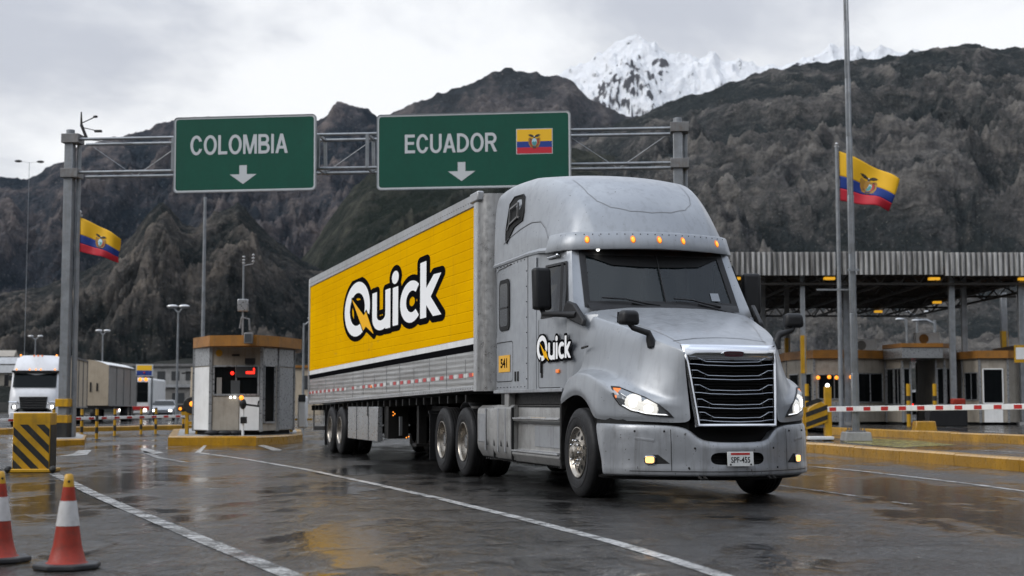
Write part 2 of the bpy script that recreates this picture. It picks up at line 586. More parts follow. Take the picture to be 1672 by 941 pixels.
def rock_mat(name, rock_a, rock_b, scrub, sc, scrub_amt=.5, snow=None, light=(.2, .19, .18), light_amt=.3, bumpd=6.0, use_crest=True):
    """bare rock on the spurs, scrub in the gullies, pale scree and outcrops here and there"""
    m, nt, b = principled(name, rock_a, .95)
    b.inputs['Specular IOR Level'].default_value = .05
    co = n_coord(nt)
    geo = nt.nodes.new('ShaderNodeNewGeometry')
    nz = n_sep(nt, geo.outputs['Normal'])[2]
    at_ = nt.nodes.new('ShaderNodeAttribute'); at_.attribute_name = 'crest'
    crest = at_.outputs['Fac'] if use_crest else .5
    n1 = n_noise(nt, co, sc, 9, .62, .4)
    n2 = n_noise(nt, co, sc * 7, 8, .7, .5)
    n3 = n_noise(nt, n_map(nt, co, (1, 1, 2.2), (5, 3, 1)), sc * 3.1, 9, .66, .8)
    rock = n_mix(nt, n_range(nt, n1, .35, .65), rock_a, rock_b)
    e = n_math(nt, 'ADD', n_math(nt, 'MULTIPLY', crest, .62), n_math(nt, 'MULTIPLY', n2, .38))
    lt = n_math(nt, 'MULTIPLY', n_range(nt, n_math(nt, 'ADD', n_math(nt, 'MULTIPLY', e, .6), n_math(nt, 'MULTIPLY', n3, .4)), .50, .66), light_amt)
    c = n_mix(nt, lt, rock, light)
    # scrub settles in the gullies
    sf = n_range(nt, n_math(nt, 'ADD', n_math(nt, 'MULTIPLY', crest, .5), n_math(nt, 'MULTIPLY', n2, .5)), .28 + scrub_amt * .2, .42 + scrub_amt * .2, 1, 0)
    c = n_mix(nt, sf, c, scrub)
    if snow:
        z0, z1 = snow
        z = n_sep(nt, geo.outputs['Position'])[2]
        zz = n_math(nt, 'ADD', z, n_math(nt, 'MULTIPLY', n_math(nt, 'SUBTRACT', n1, .5), (z1 - z0) * 1.6))
        hi = n_range(nt, zz, z0, z1, 0, 1)
        st = n_math(nt, 'ADD', nz, n_math(nt, 'MULTIPLY', n_math(nt, 'SUBTRACT', n3, .5), .30))
        st = n_math(nt, 'SUBTRACT', st, n_math(nt, 'MULTIPLY', n_math(nt, 'SUBTRACT', crest, .40), .75))
        st = n_math(nt, 'SUBTRACT', st, n_math(nt, 'MULTIPLY', n_math(nt, 'SUBTRACT', 1.0, hi), .6))
        c = n_mix(nt, n_range(nt, st, .40, .48, 0, 1), c, (.86, .87, .89))
    # bushes and boulders: small dark clumps, small pale stones
    n4 = n_noise(nt, co, sc * 30, 4, .7)
    n5 = n_noise(nt, co, sc * 46, 3, .6)
    keep = 1.0 if not snow else n_range(nt, n_sep(nt, geo.outputs['Position'])[2], 1200, 1500, 1, 0)
    c = n_mix(nt, n_math(nt, 'MULTIPLY', n_math(nt, 'MULTIPLY', n_range(nt, n4, .50, .66), .50), keep), c, tuple(v * .45 for v in scrub))
    c = n_mix(nt, n_math(nt, 'MULTIPLY', n_math(nt, 'MULTIPLY', n_range(nt, n5, .62, .72), light_amt * .8), keep), c, light)
    setin(nt, b, 'Base Color', c)
    h = n_math(nt, 'ADD', n_math(nt, 'ADD', n2, n_math(nt, 'MULTIPLY', n4, .5)), n_math(nt, 'MULTIPLY', n3, 1.2))
    setin(nt, b, 'Normal', n_bump(nt, h, .8, bumpd))
    return m

m_far = rock_mat('rock_far', (.118, .104, .102), (.072, .069, .074), (.038, .043, .048), .0022, .5, None, (.235, .205, .19), .8, bumpd=60)
m_left = rock_mat('rock_left', (.100, .092, .097), (.052, .055, .065), (.022, .031, .041), .0030, .62, None, (.23, .192, .175), .85, bumpd=45)
m_mid = rock_mat('rock_mid', (.080, .073, .065), (.040, .039, .039), (.015, .019, .019), .007, .58, None, (.205, .175, .145), .8, bumpd=18)
m_green = rock_mat('slope_green', (.046, .047, .037), (.029, .032, .028), (.013, .018, .014), .007, .6, None, (.105, .10, .078), .7, bumpd=15)
m_right = rock_mat('slope_right', (.104, .098, .092), (.060, .059, .060), (.026, .031, .032), .008, .56, None, (.25, .23, .205), .75, bumpd=14)
m_snow = rock_mat('snow_peak', (.12, .115, .12), (.08, .08, .09), (.075, .075, .082), .0026, .2, (1250, 1900), (.2, .195, .2), .4, bumpd=50)
m_foot = rock_mat('foothill', (.050, .048, .042), (.032, .032, .030), (.018, .021, .018), .025, .6, None, (.13, .118, .10), .6, bumpd=5)

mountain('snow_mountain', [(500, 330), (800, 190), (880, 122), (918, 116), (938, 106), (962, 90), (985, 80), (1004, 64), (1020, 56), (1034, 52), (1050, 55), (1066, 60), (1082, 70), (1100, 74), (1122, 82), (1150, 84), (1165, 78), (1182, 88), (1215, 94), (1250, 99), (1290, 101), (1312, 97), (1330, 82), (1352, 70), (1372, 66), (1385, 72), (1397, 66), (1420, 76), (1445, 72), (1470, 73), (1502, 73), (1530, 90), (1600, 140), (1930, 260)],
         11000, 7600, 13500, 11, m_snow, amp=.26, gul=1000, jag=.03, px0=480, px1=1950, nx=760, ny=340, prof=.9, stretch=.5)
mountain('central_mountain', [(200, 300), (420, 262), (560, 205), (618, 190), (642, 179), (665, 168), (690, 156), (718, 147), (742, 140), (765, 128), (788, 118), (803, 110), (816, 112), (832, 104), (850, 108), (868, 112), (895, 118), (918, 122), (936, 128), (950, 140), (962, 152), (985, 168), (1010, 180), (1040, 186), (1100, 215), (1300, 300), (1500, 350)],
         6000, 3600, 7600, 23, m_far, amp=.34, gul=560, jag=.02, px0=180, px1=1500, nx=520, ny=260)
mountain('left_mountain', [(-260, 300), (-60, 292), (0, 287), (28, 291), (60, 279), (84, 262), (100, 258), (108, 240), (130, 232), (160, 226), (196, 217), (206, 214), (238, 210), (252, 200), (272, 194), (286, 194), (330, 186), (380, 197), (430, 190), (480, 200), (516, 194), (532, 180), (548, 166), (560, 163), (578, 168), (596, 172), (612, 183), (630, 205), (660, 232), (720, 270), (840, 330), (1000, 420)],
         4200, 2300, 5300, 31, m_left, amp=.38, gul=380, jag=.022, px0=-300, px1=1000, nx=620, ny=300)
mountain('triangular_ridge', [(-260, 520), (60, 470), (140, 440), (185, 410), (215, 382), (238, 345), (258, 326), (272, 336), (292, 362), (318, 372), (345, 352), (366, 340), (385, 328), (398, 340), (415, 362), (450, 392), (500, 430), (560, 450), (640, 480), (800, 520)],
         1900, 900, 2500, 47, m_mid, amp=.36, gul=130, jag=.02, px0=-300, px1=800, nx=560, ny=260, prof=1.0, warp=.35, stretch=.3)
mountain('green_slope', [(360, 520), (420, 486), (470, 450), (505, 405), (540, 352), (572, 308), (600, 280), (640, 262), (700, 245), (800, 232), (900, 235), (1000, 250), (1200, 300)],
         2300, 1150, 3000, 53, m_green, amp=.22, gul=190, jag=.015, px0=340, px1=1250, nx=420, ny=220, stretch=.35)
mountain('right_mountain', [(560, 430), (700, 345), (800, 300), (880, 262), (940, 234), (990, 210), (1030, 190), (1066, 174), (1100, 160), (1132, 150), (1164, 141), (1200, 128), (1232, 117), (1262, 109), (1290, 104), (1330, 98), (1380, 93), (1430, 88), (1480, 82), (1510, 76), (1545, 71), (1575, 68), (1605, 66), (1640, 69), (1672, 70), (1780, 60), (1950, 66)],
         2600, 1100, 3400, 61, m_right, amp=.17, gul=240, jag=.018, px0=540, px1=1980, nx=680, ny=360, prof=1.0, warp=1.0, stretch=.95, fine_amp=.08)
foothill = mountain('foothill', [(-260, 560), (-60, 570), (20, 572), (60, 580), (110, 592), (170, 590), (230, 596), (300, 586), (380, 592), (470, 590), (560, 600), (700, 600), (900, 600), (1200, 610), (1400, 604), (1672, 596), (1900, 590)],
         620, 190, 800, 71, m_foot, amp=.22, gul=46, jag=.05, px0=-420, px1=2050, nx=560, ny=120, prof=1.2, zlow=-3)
# unseen dark hills added behind the viewer to block low sky light
def back_hills(name, r, hgt, seed, a0, a1):
    n, m = 160, 24
    rows = []
    for j in range(m + 1):
        t = j / m
        row = []
        for i in range(n + 1):
            a = R(a0 + (a1 - a0) * i / n)
            f = .75 + .5 * mnoise.noise(Vector((math.cos(a) * 2.2, math.sin(a) * 2.2, seed))) + .16 * mnoise.noise(Vector((math.cos(a) * 9, math.sin(a) * 9, seed + t * 2)))
            rr = r * (1 + 1.2 * t)
            edge = min(1, i / 12, (n - i) / 12)
            row.append((math.sin(a) * rr, math.cos(a) * rr, -12 + hgt * f * t ** 1.1 * edge + (22 * mnoise.noise(Vector((math.cos(a) * 30, math.sin(a) * 30, t * 6))) if t > .1 else 0)))
        rows.append(row)
    b = MB(); b.grid(rows); o = b.build(name, m_mid2, None, smooth=180); return struct(o)
m_mid2 = rock_mat('sky_block_slope', (.052, .046, .038), (.034, .031, .027), (.018, .021, .016), .01, .55, None, (.11, .095, .08), .5, bumpd=10, use_crest=False)
back_hills('sky_block_hills', 420, 330, 3.0, 50, 312)

# ------------------------------------------------------------------ ground
m_earth = rock_mat('earth', (.05, .045, .037), (.035, .032, .027), (.022, .025, .017), .05, .5, None, (.1, .09, .07), .3, bumpd=.3, use_crest=False)
g = MB(); g.poly([(-16000, -4000, -.03), (16000, -4000, -.03), (16000, 14000, -.03), (-16000, 14000, -.03)])
struct(g.build('ground', m_earth))

def asphalt_mat():
    m, nt, b = principled('wet_asphalt', (.035, .035, .036), .3)
    co = n_coord(nt)
    wet1 = n_noise(nt, n_map(nt, co, (.55, .30, 1)), .55, 7, .62, .5)
    wet2 = n_noise(nt, n_map(nt, co, (1, .55, 1), (4, 9, 0)), 1.9, 6, .6, .4)
    track = n_noise(nt, n_map(nt, co, (.9, .035, 1), (2, 0, 0), (0, 0, R(-16.5))), 1.0, 4, .55)      # wheel tracks along the lane
    wet = n_math(nt, 'ADD', n_math(nt, 'MULTIPLY', wet1, .50), n_math(nt, 'ADD', n_math(nt, 'MULTIPLY', wet2, .26), n_math(nt, 'MULTIPLY', track, .24)))
    pud = n_range(nt, wet, .44, .54, 0, 1, True)               # standing water
    mott = n_noise(nt, co, 1.2, 8, .65)
    agg = n_noise(nt, co, 95, 3, .6)
    stones = n_vor(nt, co, 120)
    c = n_mix(nt, n_range(nt, mott, .3, .7), (.012, .012, .0125), (.032, .031, .030))
    c = n_mix(nt, n_math(nt, 'MULTIPLY', n_range(nt, agg, .55, .75), .5), c, (.065, .063, .06))
    glints = n_range(nt, n_noise(nt, n_map(nt, co, (1, .4, 1)), 48, 2, .5), .70, .725)
    c = n_mix(nt, n_math(nt, 'MULTIPLY', glints, .8), c, (.42, .42, .41))  # water glints and splash specks painted in as pale colour
    # repair patches
    pat = n_range(nt, n_noise(nt, n_map(nt, co, (.22, .12, 1), (3, 1, 0)), 1.0, 3, .5), .55, .57)
    c = n_mix(nt, n_math(nt, 'MULTIPLY', pat, .45), c, (.015, .015, .016))
    # cracks and joints
    wv = n_noise(nt, co, 1.3, 5, .6, 0, 1)
    vm = nt.nodes.new('ShaderNodeVectorMath'); vm.operation = 'MULTIPLY_ADD'
    nt.links.new(wv, vm.inputs[0]); vm.inputs[1].default_value = (.9, .9, 0); nt.links.new(co, vm.inputs[2])
    cr = n_vor(nt, n_map(nt, vm.outputs[0], (.16, .42, 1)), 1.0, 'DISTANCE_TO_EDGE')
    crk = n_range(nt, cr, .004, .010, 1, 0)
    crk = n_math(nt, 'MULTIPLY', crk, n_range(nt, mott, .40, .55))
    c = n_mix(nt, n_math(nt, 'MULTIPLY', crk, .85), c, (.006, .006, .006))
    setin(nt, b, 'Base Color', c)
    rg = n_range(nt, mott, .3, .7, .15, .30)
    rg = n_mix(nt, pud, n_comb(nt, rg, rg, rg), (.045, .045, .045))
    setin(nt, b, 'Roughness', rg)
    b.inputs['IOR'].default_value = 1.40
    # surface: worn aggregate where it drains, faint wind ripples where water stands
    rip = n_noise(nt, n_map(nt, co, (1, .5, 1)), 5.5, 4, .55, .8)
    lumps = n_noise(nt, n_map(nt, co, (1.0, .30, 1), (0, 0, 0), (0, 0, .12)), 17, 4, .62, 1.5)
    hd = n_math(nt, 'ADD', n_math(nt, 'MULTIPLY', lumps, 1.0), n_math(nt, 'MULTIPLY', agg, .10))
    hd = n_math(nt, 'SUBTRACT', hd, n_math(nt, 'MULTIPLY', crk, .8))
    dry = n_math(nt, 'SUBTRACT', 1.0, n_math(nt, 'MULTIPLY', pud, .94))
    h = n_math(nt, 'ADD', n_math(nt, 'MULTIPLY', hd, dry), n_math(nt, 'MULTIPLY', rip, .045))
    setin(nt, b, 'Normal', n_bump(nt, h, 1.0, .040))
    return m
M['asphalt'] = asphalt_mat()
g = MB(); g.grid([[(-130 + 26 * i, -8 + 16 * j, 0) for i in range(11)] for j in range(13)])
struct(g.build('road', M['asphalt']))

def paint_mat(name, col, wear):
    m, nt, b = principled(name, col, .28)
    co = n_coord(nt)
    n = n_math(nt, 'ADD', n_math(nt, 'MULTIPLY', n_noise(nt, co, 3.0, 8, .7), .6), n_math(nt, 'MULTIPLY', n_noise(nt, co, 26, 4, .6), .4))
    w = n_range(nt, n, wear - .05, wear + .06)
    c = n_mix(nt, w, (.04, .04, .04), col)
    c = n_mix(nt, n_math(nt, 'MULTIPLY', n_range(nt, n_noise(nt, co, .9, 6, .65), .45, .7), .55), c, (.13, .125, .115))
    setin(nt, b, 'Base Color', c)
    setin(nt, b, 'Roughness', n_range(nt, n, .3, .7, .10, .36))
    setin(nt, b, 'Normal', n_bump(nt, n_noise(nt, co, 20, 4, .6), .15, .01))
    return m
M['line'] = paint_mat('road_paint', (.46, .46, .45), .45)
M['line2'] = paint_mat('road_paint_scuffed', (.38, .38, .37), .485)
M['line_faint'] = paint_mat('road_paint_worn', (.40, .40, .39), .51)
M['line_yellow'] = paint_mat('road_paint_yellow', (.42, .36, .05), .5)

def stripe(pts, w, mat, z=.004, name='lane_line'):
    P = [gnd(x, y) for x, y in pts]
    rows = [[], []]
    for i, p in enumerate(P):
        d = (P[min(i + 1, len(P) - 1)] - P[max(i - 1, 0)]); d.z = 0; d.normalize()
        n = Vector((-d.y, d.x, 0)) * w / 2
        rows[0].append((p.x + n.x, p.y + n.y, z)); rows[1].append((p.x - n.x, p.y - n.y, z))
    b = MB(); b.grid(rows)
    return struct(b.build(name, mat))
def arrowmark(pts, mat, z=.004, name='road_arrow'):
    b = MB(); b.poly([(*gnd(x, y).xy, z) for x, y in pts]); return struct(b.build(name, mat))

stripe([(323, 739.5), (365, 745), (409, 751.5), (500, 767), (608, 790), (715, 814), (859, 849), (1002, 886), (1099, 915), (1200, 948), (1330, 992)], .125, M['line'])
stripe([(88, 774), (118, 789), (151, 806), (201, 828), (269, 856), (323, 879), (395, 908), (466, 937), (560, 976)], .155, M['line2'])
stripe([(1322, 761.5), (1400, 769), (1480, 778), (1580, 790), (1690, 805), (1850, 826)], .12, M['line'])
stripe([(1273, 793.5), (1340, 802), (1424, 814.5)], .10, M['line_faint'])
stripe([(1458, 820), (1486, 824)], .10, M['line_faint'])
stripe([(1593, 735), (1630, 737), (1690, 741)], .22, M['line_faint'])
stripe([(232, 737), (260, 748), (300, 755), (368, 756)], .16, M['line_faint'])
arrowmark([(96, 745), (120, 741), (128, 736), (150, 735), (142, 743), (118, 745)], M['line'])
arrowmark([(228, 733), (238, 732), (268, 740), (252, 741.5), (236, 740)], M['line'])
arrowmark([(420, 727.5), (432, 727), (462, 735.5), (446, 736.5)], M['line'])
arrowmark([(318, 740), (333, 727.5), (338, 727.5), (327, 740)], M['line'])
arrowmark([(1372, 722), (1420, 716), (1500, 720), (1560, 727), (1470, 731)], M['line_yellow'], name='yellow_ground_paint')

# ------------------------------------------------------------------ kerbs
def kerb(name, pts, w, h, mat, seglen=1.5, inward=1):
    """a run of kerb stones along ground points, joints between the stones"""
    b = MB()
    for (x0, y0), (x1, y1) in zip(pts, pts[1:]):
        a, c = Vector((x0, y0, 0)), Vector((x1, y1, 0))
        L = (c - a).length; d = (c - a) / L; n = Vector((-d.y, d.x, 0)) * w * inward
        k = max(1, round(L / seglen))
        for i in range(k):
            p, q = a + d * (L * i / k + .008), a + d * (L * (i + 1) / k - .008)
            jz = h + random.uniform(-.008, .008)
            ch = .03
            prof = [(0, -.05), (0, jz - ch), (.12, jz), (.9, jz), (1, jz - ch), (1, -.05)]
            b.grid([[p + n * u + Vector((0, 0, z)) for u, z in prof], [q + n * u + Vector((0, 0, z)) for u, z in prof]])
            b.poly([p + n * u + Vector((0, 0, z)) for u, z in prof]); b.poly([q + n * u + Vector((0, 0, z)) for u, z in prof])
    return struct(b.build(name, mat))
k0, k1 = gnd(1316, 738.5), gnd(1672, 771)
dk = (k1 - k0).normalized()
ka, kb = k0 - dk * 16, k1 + dk * 14
kerb('kerb', [(ka.x, ka.y), (kb.x, kb.y)], .34, .22, M['yellow_kerb'], 2.4)
b0, b1, b2 = gnd(1345, 709), gnd(1500, 716.5), gnd(1672, 726)
b3 = b2 + (b2 - b1) * 1.2
kerb('kerb', [(b0.x, b0.y), (b1.x, b1.y), (b2.x, b2.y), (b3.x, b3.y)], .34, .25, M['yellow_kerb'], 2.4)
g = MB()
g.poly([(b0.x + .3, b0.y + .3, .2), (b1.x + .3, b1.y + .3, .2), (b2.x + .3, b2.y + .3, .2), (b3.x + .3, b3.y + .3, .2), (b3.x + 40, b3.y + 60, .2), (b0.x - 2, b0.y + 60, .2)])
struct(g.build('toll_plaza_pavement', M['asphalt']))

# ------------------------------------------------------------------ air
hz = bpy.data.materials.new('haze_air'); hz.use_nodes = True
nt = hz.node_tree; nt.nodes.clear()
ho = nt.nodes.new('ShaderNodeOutputMaterial'); pv_ = nt.nodes.new('ShaderNodeVolumePrincipled')
pv_.inputs['Color'].default_value = (.74, .86, 1.0, 1); pv_.inputs['Density'].default_value = 4.5e-6; pv_.inputs['Anisotropy'].default_value = .2
nt.links.new(pv_.outputs[0], ho.inputs['Volume'])
b = MB(); b.box((0, 5500, 1480), (27000, 18900, 3060)); hzo = b.build('haze', hz); hzo['kind'] = 'stuff'
# ================================================================== THE TRACTOR
YAW = 16.51
TR_O = Vector((1.929, 17.477, 0))
TR_RZ = R(-(90 - YAW))
def V(x, yr, z):
    return Vector((x, -yr, z))      # yr: towards the truck's own right side (the side in view)

# ---- wheels ------------------------------------------------------
def wheel(parent, x, yr_face, out, kind, rad=.515, width=.30):
    """yr_face: outer sidewall plane; out: +1 on the right side, -1 on the left"""
    w = empty('wheel', V(x, yr_face, rad), 0, parent)
    ax = Vector((0, -out, 0))
    def tyre(off):
        b = MB()
        pr = [(.292, -.02), (.30, 0.0), (.33, .010), (.39, .016), (.45, .010), (rad - .035, -.004), (rad - .012, -.020), (rad - .002, -.040)]
        k = width - .04
        for i in range(1, 5):
            g0 = -.04 - (k - .04) * i / 5
            pr += [(rad, g0 + .012), (rad - .013, g0 + .008), (rad - .013, g0 - .004), (rad, g0 - .008)]
        pr += [(rad - .002, -k), (rad - .012, -k - .02), (rad - .035, -k - .036), (.45, -k - .05), (.39, -k - .056), (.33, -k - .05), (.30, -k - .04), (.292, -k - .02)]
        b.lathe(ax * off, ax, pr, 64)
        # raised rings of the sidewall lettering band
        b.lathe(ax * off, ax, [(.40, .0165), (.402, .020), (.408, .020), (.41, .0160)], 64)
        b.build('tyre', M['rubber'], w, smooth=50)
    tyre(0)
    rim = MB()
    if kind == 'steer':
        rim.lathe((0, 0, 0), ax, [(.296, -.010), (.294, .012), (.284, .014), (.274, .002), (.266, -.018), (.256, -.027), (.242, -.025), (.175, .000), (.166, .008), (.118, .012), (.112, .010)], 64)
        ro = rim.build('rim', M['alu_rim'], w, smooth=40)
        hb = MB()
        for i in range(10):
            a = 2 * math.pi * (i + .5) / 10
            c = Vector((math.cos(a) * .209, 0, math.sin(a) * .209))
            rv_ = Vector((math.cos(a), 0, math.sin(a)))
            tv = Vector((-math.sin(a), 0, math.cos(a)))
            nrm = (ax * .067 + rv_ * .025).normalized()
            sl = (rv_ * .067 - ax * .025).normalized()
            pts = [c + ax * (-.0127) + tv * math.cos(q) * .029 + sl * math.sin(q) * .030 + nrm * .002 for q in [2 * math.pi * k / 16 for k in range(16)]]
            hb.prism(pts, nrm * .002)
        hb.build('hand_holes', M['void'], w)
        hub = MB()
        hub.lathe((0, 0, 0), ax, [(.118, .010), (.110, .026), (.092, .032), (.088, .060), (.074, .068), (.068, .084), (.052, .090), (0, .092)], 32)
        hub.build('hub', M['alu_rim'], w, smooth=35)
        nuts = MB()
        for i in range(10):
            a = 2 * math.pi * i / 10
            c = Vector((math.cos(a) * .142, 0, math.sin(a) * .142))
            nuts.cyl(c + ax * .008, c + ax * .042, .019, .016, 6)
            nuts.sphere(c + ax * .045, .013, 5)
        nuts.build('lug_nuts', M['chrome'], w, smooth=40)
    else:
        rim.lathe((0, 0, 0), ax, [(.296, -.012), (.294, .010), (.284, .013), (.274, .004), (.268, -.03), (.262, -.10), (.246, -.125), (.240, -.16)], 64)
        ro = rim.build('rim', M['alu_rim'], w, smooth=40)
        dk_ = MB(); dk_.lathe((0, 0, 0), ax, [(.240, -.16), (.19, -.178), (.145, -.182), (.14, -.178), (.10, -.178)], 48); dk_.build('rim_disc', M['chassis'], ro, smooth=40)
        hub = MB()
        hub.lathe((0, 0, 0), ax, [(.115, -.178), (.112, -.06), (.10, -.045), (.07, -.04), (0, -.038)], 28)
        for i in range(8):
            a = 2 * math.pi * i / 8
            c = Vector((math.cos(a) * .085, 0, math.sin(a) * .085))
            hub.cyl(c - ax * .05, c - ax * .03, .012, .012, 6)
        hub.build('hub', M['steel_rusty'], w, smooth=35)
        nuts = MB()
        for i in range(10):
            a = 2 * math.pi * i / 10
            c = Vector((math.cos(a) * .142, 0, math.sin(a) * .142))
            nuts.cyl(c - ax * .18, c - ax * .135, .018, .016, 6)
        nuts.build('lug_nuts', M['chrome'], w, smooth=40)
        tyre(-(width + .035))
    return w

truck = tag(empty('semi_truck', TR_O, TR_RZ), 'dirty silver grey sleeper tractor unit with lit headlights and big chrome grille', 'truck')

# ---- hood --------------------------------------------------------
HOOD = [
 [(-.66, 1.200, 1.075), (-.62, 1.222, 1.13), (-.44, 1.222, 1.30), (-.24, 1.178, 1.48), (-.08, 1.13, 1.68), (-.05, 1.10, 1.92), (-.20, 1.06, 2.135), (-.26, .93, 2.185), (-.21, .50, 2.225), (-.17, 0, 2.238)],
 [(-.34, 1.215, 1.150), (-.32, 1.242, 1.215), (-.20, 1.228, 1.39), (.00, 1.145, 1.50), (.14, 1.090, 1.71), (.14, 1.06, 1.93), (.05, 1.01, 2.085), (.02, .84, 2.128), (.06, .46, 2.150), (.10, 0, 2.158)],
 [(.00, 1.220, 1.200), (.01, 1.252, 1.27), (.10, 1.228, 1.445), (.28, 1.088, 1.480), (.38, 1.015, 1.70), (.38, .985, 1.90), (.34, .935, 2.015), (.34, .77, 2.050), (.36, .43, 2.074), (.38, 0, 2.082)],
 [(.32, 1.220, 1.115), (.35, 1.252, 1.19), (.46, 1.222, 1.395), (.62, 1.035, 1.425), (.70, .955, 1.66), (.72, .910, 1.84), (.70, .865, 1.930), (.70, .69, 1.962), (.70, .39, 1.985), (.72, 0, 1.992)],
 [(.50, 1.220, .970), (.58, 1.247, 1.05), (.75, 1.215, 1.315), (.92, .998, 1.345), (1.01, .875, 1.585), (1.05, .825, 1.75), (1.04, .775, 1.832), (1.04, .61, 1.864), (1.04, .34, 1.890), (1.05, 0, 1.898)],
 [(.58, 1.215, .905), (.76, 1.237, .955), (.97, 1.175, 1.225), (1.12, .938, 1.265), (1.20, .790, 1.50), (1.26, .718, 1.67), (1.26, .685, 1.748), (1.26, .53, 1.778), (1.26, .29, 1.803), (1.27, 0, 1.813)],
 [(.88, 1.190, .898), (.98, 1.187, .95), (1.13, 1.090, 1.16), (1.27, .858, 1.20), (1.355, .720, 1.43), (1.40, .648, 1.62), (1.41, .620, 1.698), (1.41, .48, 1.728), (1.42, .26, 1.750), (1.43, 0, 1.760)],
 [(1.14, 1.075, .890), (1.21, 1.057, .945), (1.31, .950, 1.115), (1.40, .768, 1.16), (1.457, .655, 1.38), (1.50, .597, 1.60), (1.51, .575, 1.668), (1.515, .45, 1.695), (1.525, .25, 1.713), (1.54, 0, 1.723)],
 [(1.40, .820, .880), (1.45, .785, .94), (1.50, .715, 1.055), (1.53, .637, 1.135), (1.542, .592, 1.34), (1.55, .565, 1.57), (1.56, .550, 1.640), (1.57, .44, 1.666), (1.585, .245, 1.68), (1.60, 0, 1.69)],
 [(1.645, .515, .862), (1.64, .512, .94), (1.625, .515, 1.04), (1.605, .522, 1.19), (1.588, .533, 1.36), (1.572, .545, 1.56), (1.57, .538, 1.612), (1.58, .43, 1.632), (1.60, .24, 1.645), (1.615, 0, 1.655)],
]
def hood_mesh():
    b = MB()
    cl = b.bm.edges.layers.float.new('crease_edge')
    for s in (1, -1):
        g = b.grid([[V(x, y * s, z) for x, y, z in col] for col in HOOD])
        for i in range(len(g)):
            for j, cr in ((6, .75), (1, .3), (2, .5), (3, .45), (8, .5)):
                if i + 1 < len(g):
                    e = b.bm.edges.get((g[i][j], g[i + 1][j]))
                    if e: e[cl] = cr
        for j in range(9):
            e = b.bm.edges.get((g[0][j], g[0][j + 1]))
            if e: e[cl] = 1
        for i in range(len(g) - 1):
            e = b.bm.edges.get((g[i][0], g[i + 1][0]))
            if e: e[cl] = 1
    o = b.build('hood', M['paint'], truck, sub=3, weld=True)
    return o
hood = hood_mesh()
bpy.context.view_layer.update()
def surf(o, pts, d):
    """drop points onto an already built body surface along the truck-space direction d"""
    dg = bpy.context.evaluated_depsgraph_get()
    t = BVHTree.FromObject(o, dg)
    out = []
    for p in pts:
        h = t.ray_cast(Vector(p) - d * 4, d)
        if h[0] is None: h = t.find_nearest(Vector(p))
        out.append((h[0], h[1] if h[1].dot(d) < 0 else -h[1]))
    return out

def dense(P, n=8):
    out = []
    for a, c in zip(P, P[1:]):
        for k in range(n): out.append(a.lerp(c, k / n))
    return out + [P[-1]]
def seamline(b, pts, w=.010, lift=.003):
    """thin dark gap following surface points [(p, normal)]"""
    rows = [[], []]
    for i, (p, n) in enumerate(pts):
        d = (pts[min(i + 1, len(pts) - 1)][0] - pts[max(i - 1, 0)][0]).normalized()
        s = d.cross(n).normalized() * w / 2
        rows[0].append(p + s + n * lift); rows[1].append(p - s + n * lift)
    b.grid(rows)

# ---- bumper ------------------------------------------------------
# plan columns (x, y) and the height of the top edge there
BC = [(.60, 1.205, .862), (.78, 1.215, .862), (.98, 1.185, .86), (1.15, 1.095, .856), (1.29, .955, .852), (1.41, .80, .848), (1.53, .62, .842), (1.595, .50, .80), (1.64, .42, .70), (1.69, .31, .672), (1.73, .16, .664), (1.745, 0, .662)]
def bumper_mesh():
    b = MB()
    cl = b.bm.edges.layers.float.new('crease_edge')
    for s in (1, -1):
        cols = []
        for k, (x, y, zt) in enumerate(BC):
            n = Vector((BC[min(k + 1, len(BC) - 1)][1] - BC[max(k - 1, 0)][1], -(BC[min(k + 1, len(BC) - 1)][0] - BC[max(k - 1, 0)][0])))
            n = Vector((-n.x, -n.y)).normalized()        # outward in plan (x, y)
            if k == len(BC) - 1: n = Vector((1, 0))
            rear = max(0, 1 - k / 2.0)
            col = []
            zb = .285
            rows = [(zt - .02, -.10), (zt, -.012), (zt - .035, .012), (min(.60, zt - .07), .02), (.555, .018), (.425, .018), (.365, .03), (.31, .02), (zb, -.03), (zb + .01, -.16)]
            for z, off in rows:
                # the rear edge follows the wheel arch: further forward lower down
                xr = x + (.27 * rear) * max(0, min(1, (.86 - z) / .5))
                col.append(V(xr + n.x * off, (y + n.y * off) * s, z))
            cols.append(col)
        g = b.grid(cols, skip=lambda i, j: i >= 9 and j == 4)
        for i in range(9, 11):
            for j in (4, 5):
                e = b.bm.edges.get((g[i][j], g[i + 1][j])); e[cl] = .8
        e = b.bm.edges.get((g[9][4], g[9][5])); e[cl] = .3
        for i in range(11):
            e = b.bm.edges.get((g[i][1], g[i + 1][1])); e[cl] = .7
            e = b.bm.edges.get((g[i][7], g[i + 1][7])); e[cl] = .5
        # the inner faces of the air intake
        for i in range(9, 11):
            pass
    return b.build('bumper', M['paint_low'], truck, sub=2, weld=True)
bumper = bumper_mesh()
b = MB()
b.box((1.60, 0, .49), (.10, .76, .22))
b.build('air_intake', M['void'], truck)
b = MB()
for k in range(4):
    b.box((1.655, 0, .44 + k * .034), (.02, .66, .006))
b.build('intake_mesh', M['chassis'], truck)
b = MB(); b.box((1.36, 0, .76), (.3, 1.14, .22)); b.build('radiator_shroud', M['void'], truck)
b = MB()
for s in (1, -1):
    b.grid([[V(x - .035, y * s * .985, z) for (x, y, zt) in BC[:8]] for z in (.80, .92)])
b.build('bumper_gap', M['void'], truck)

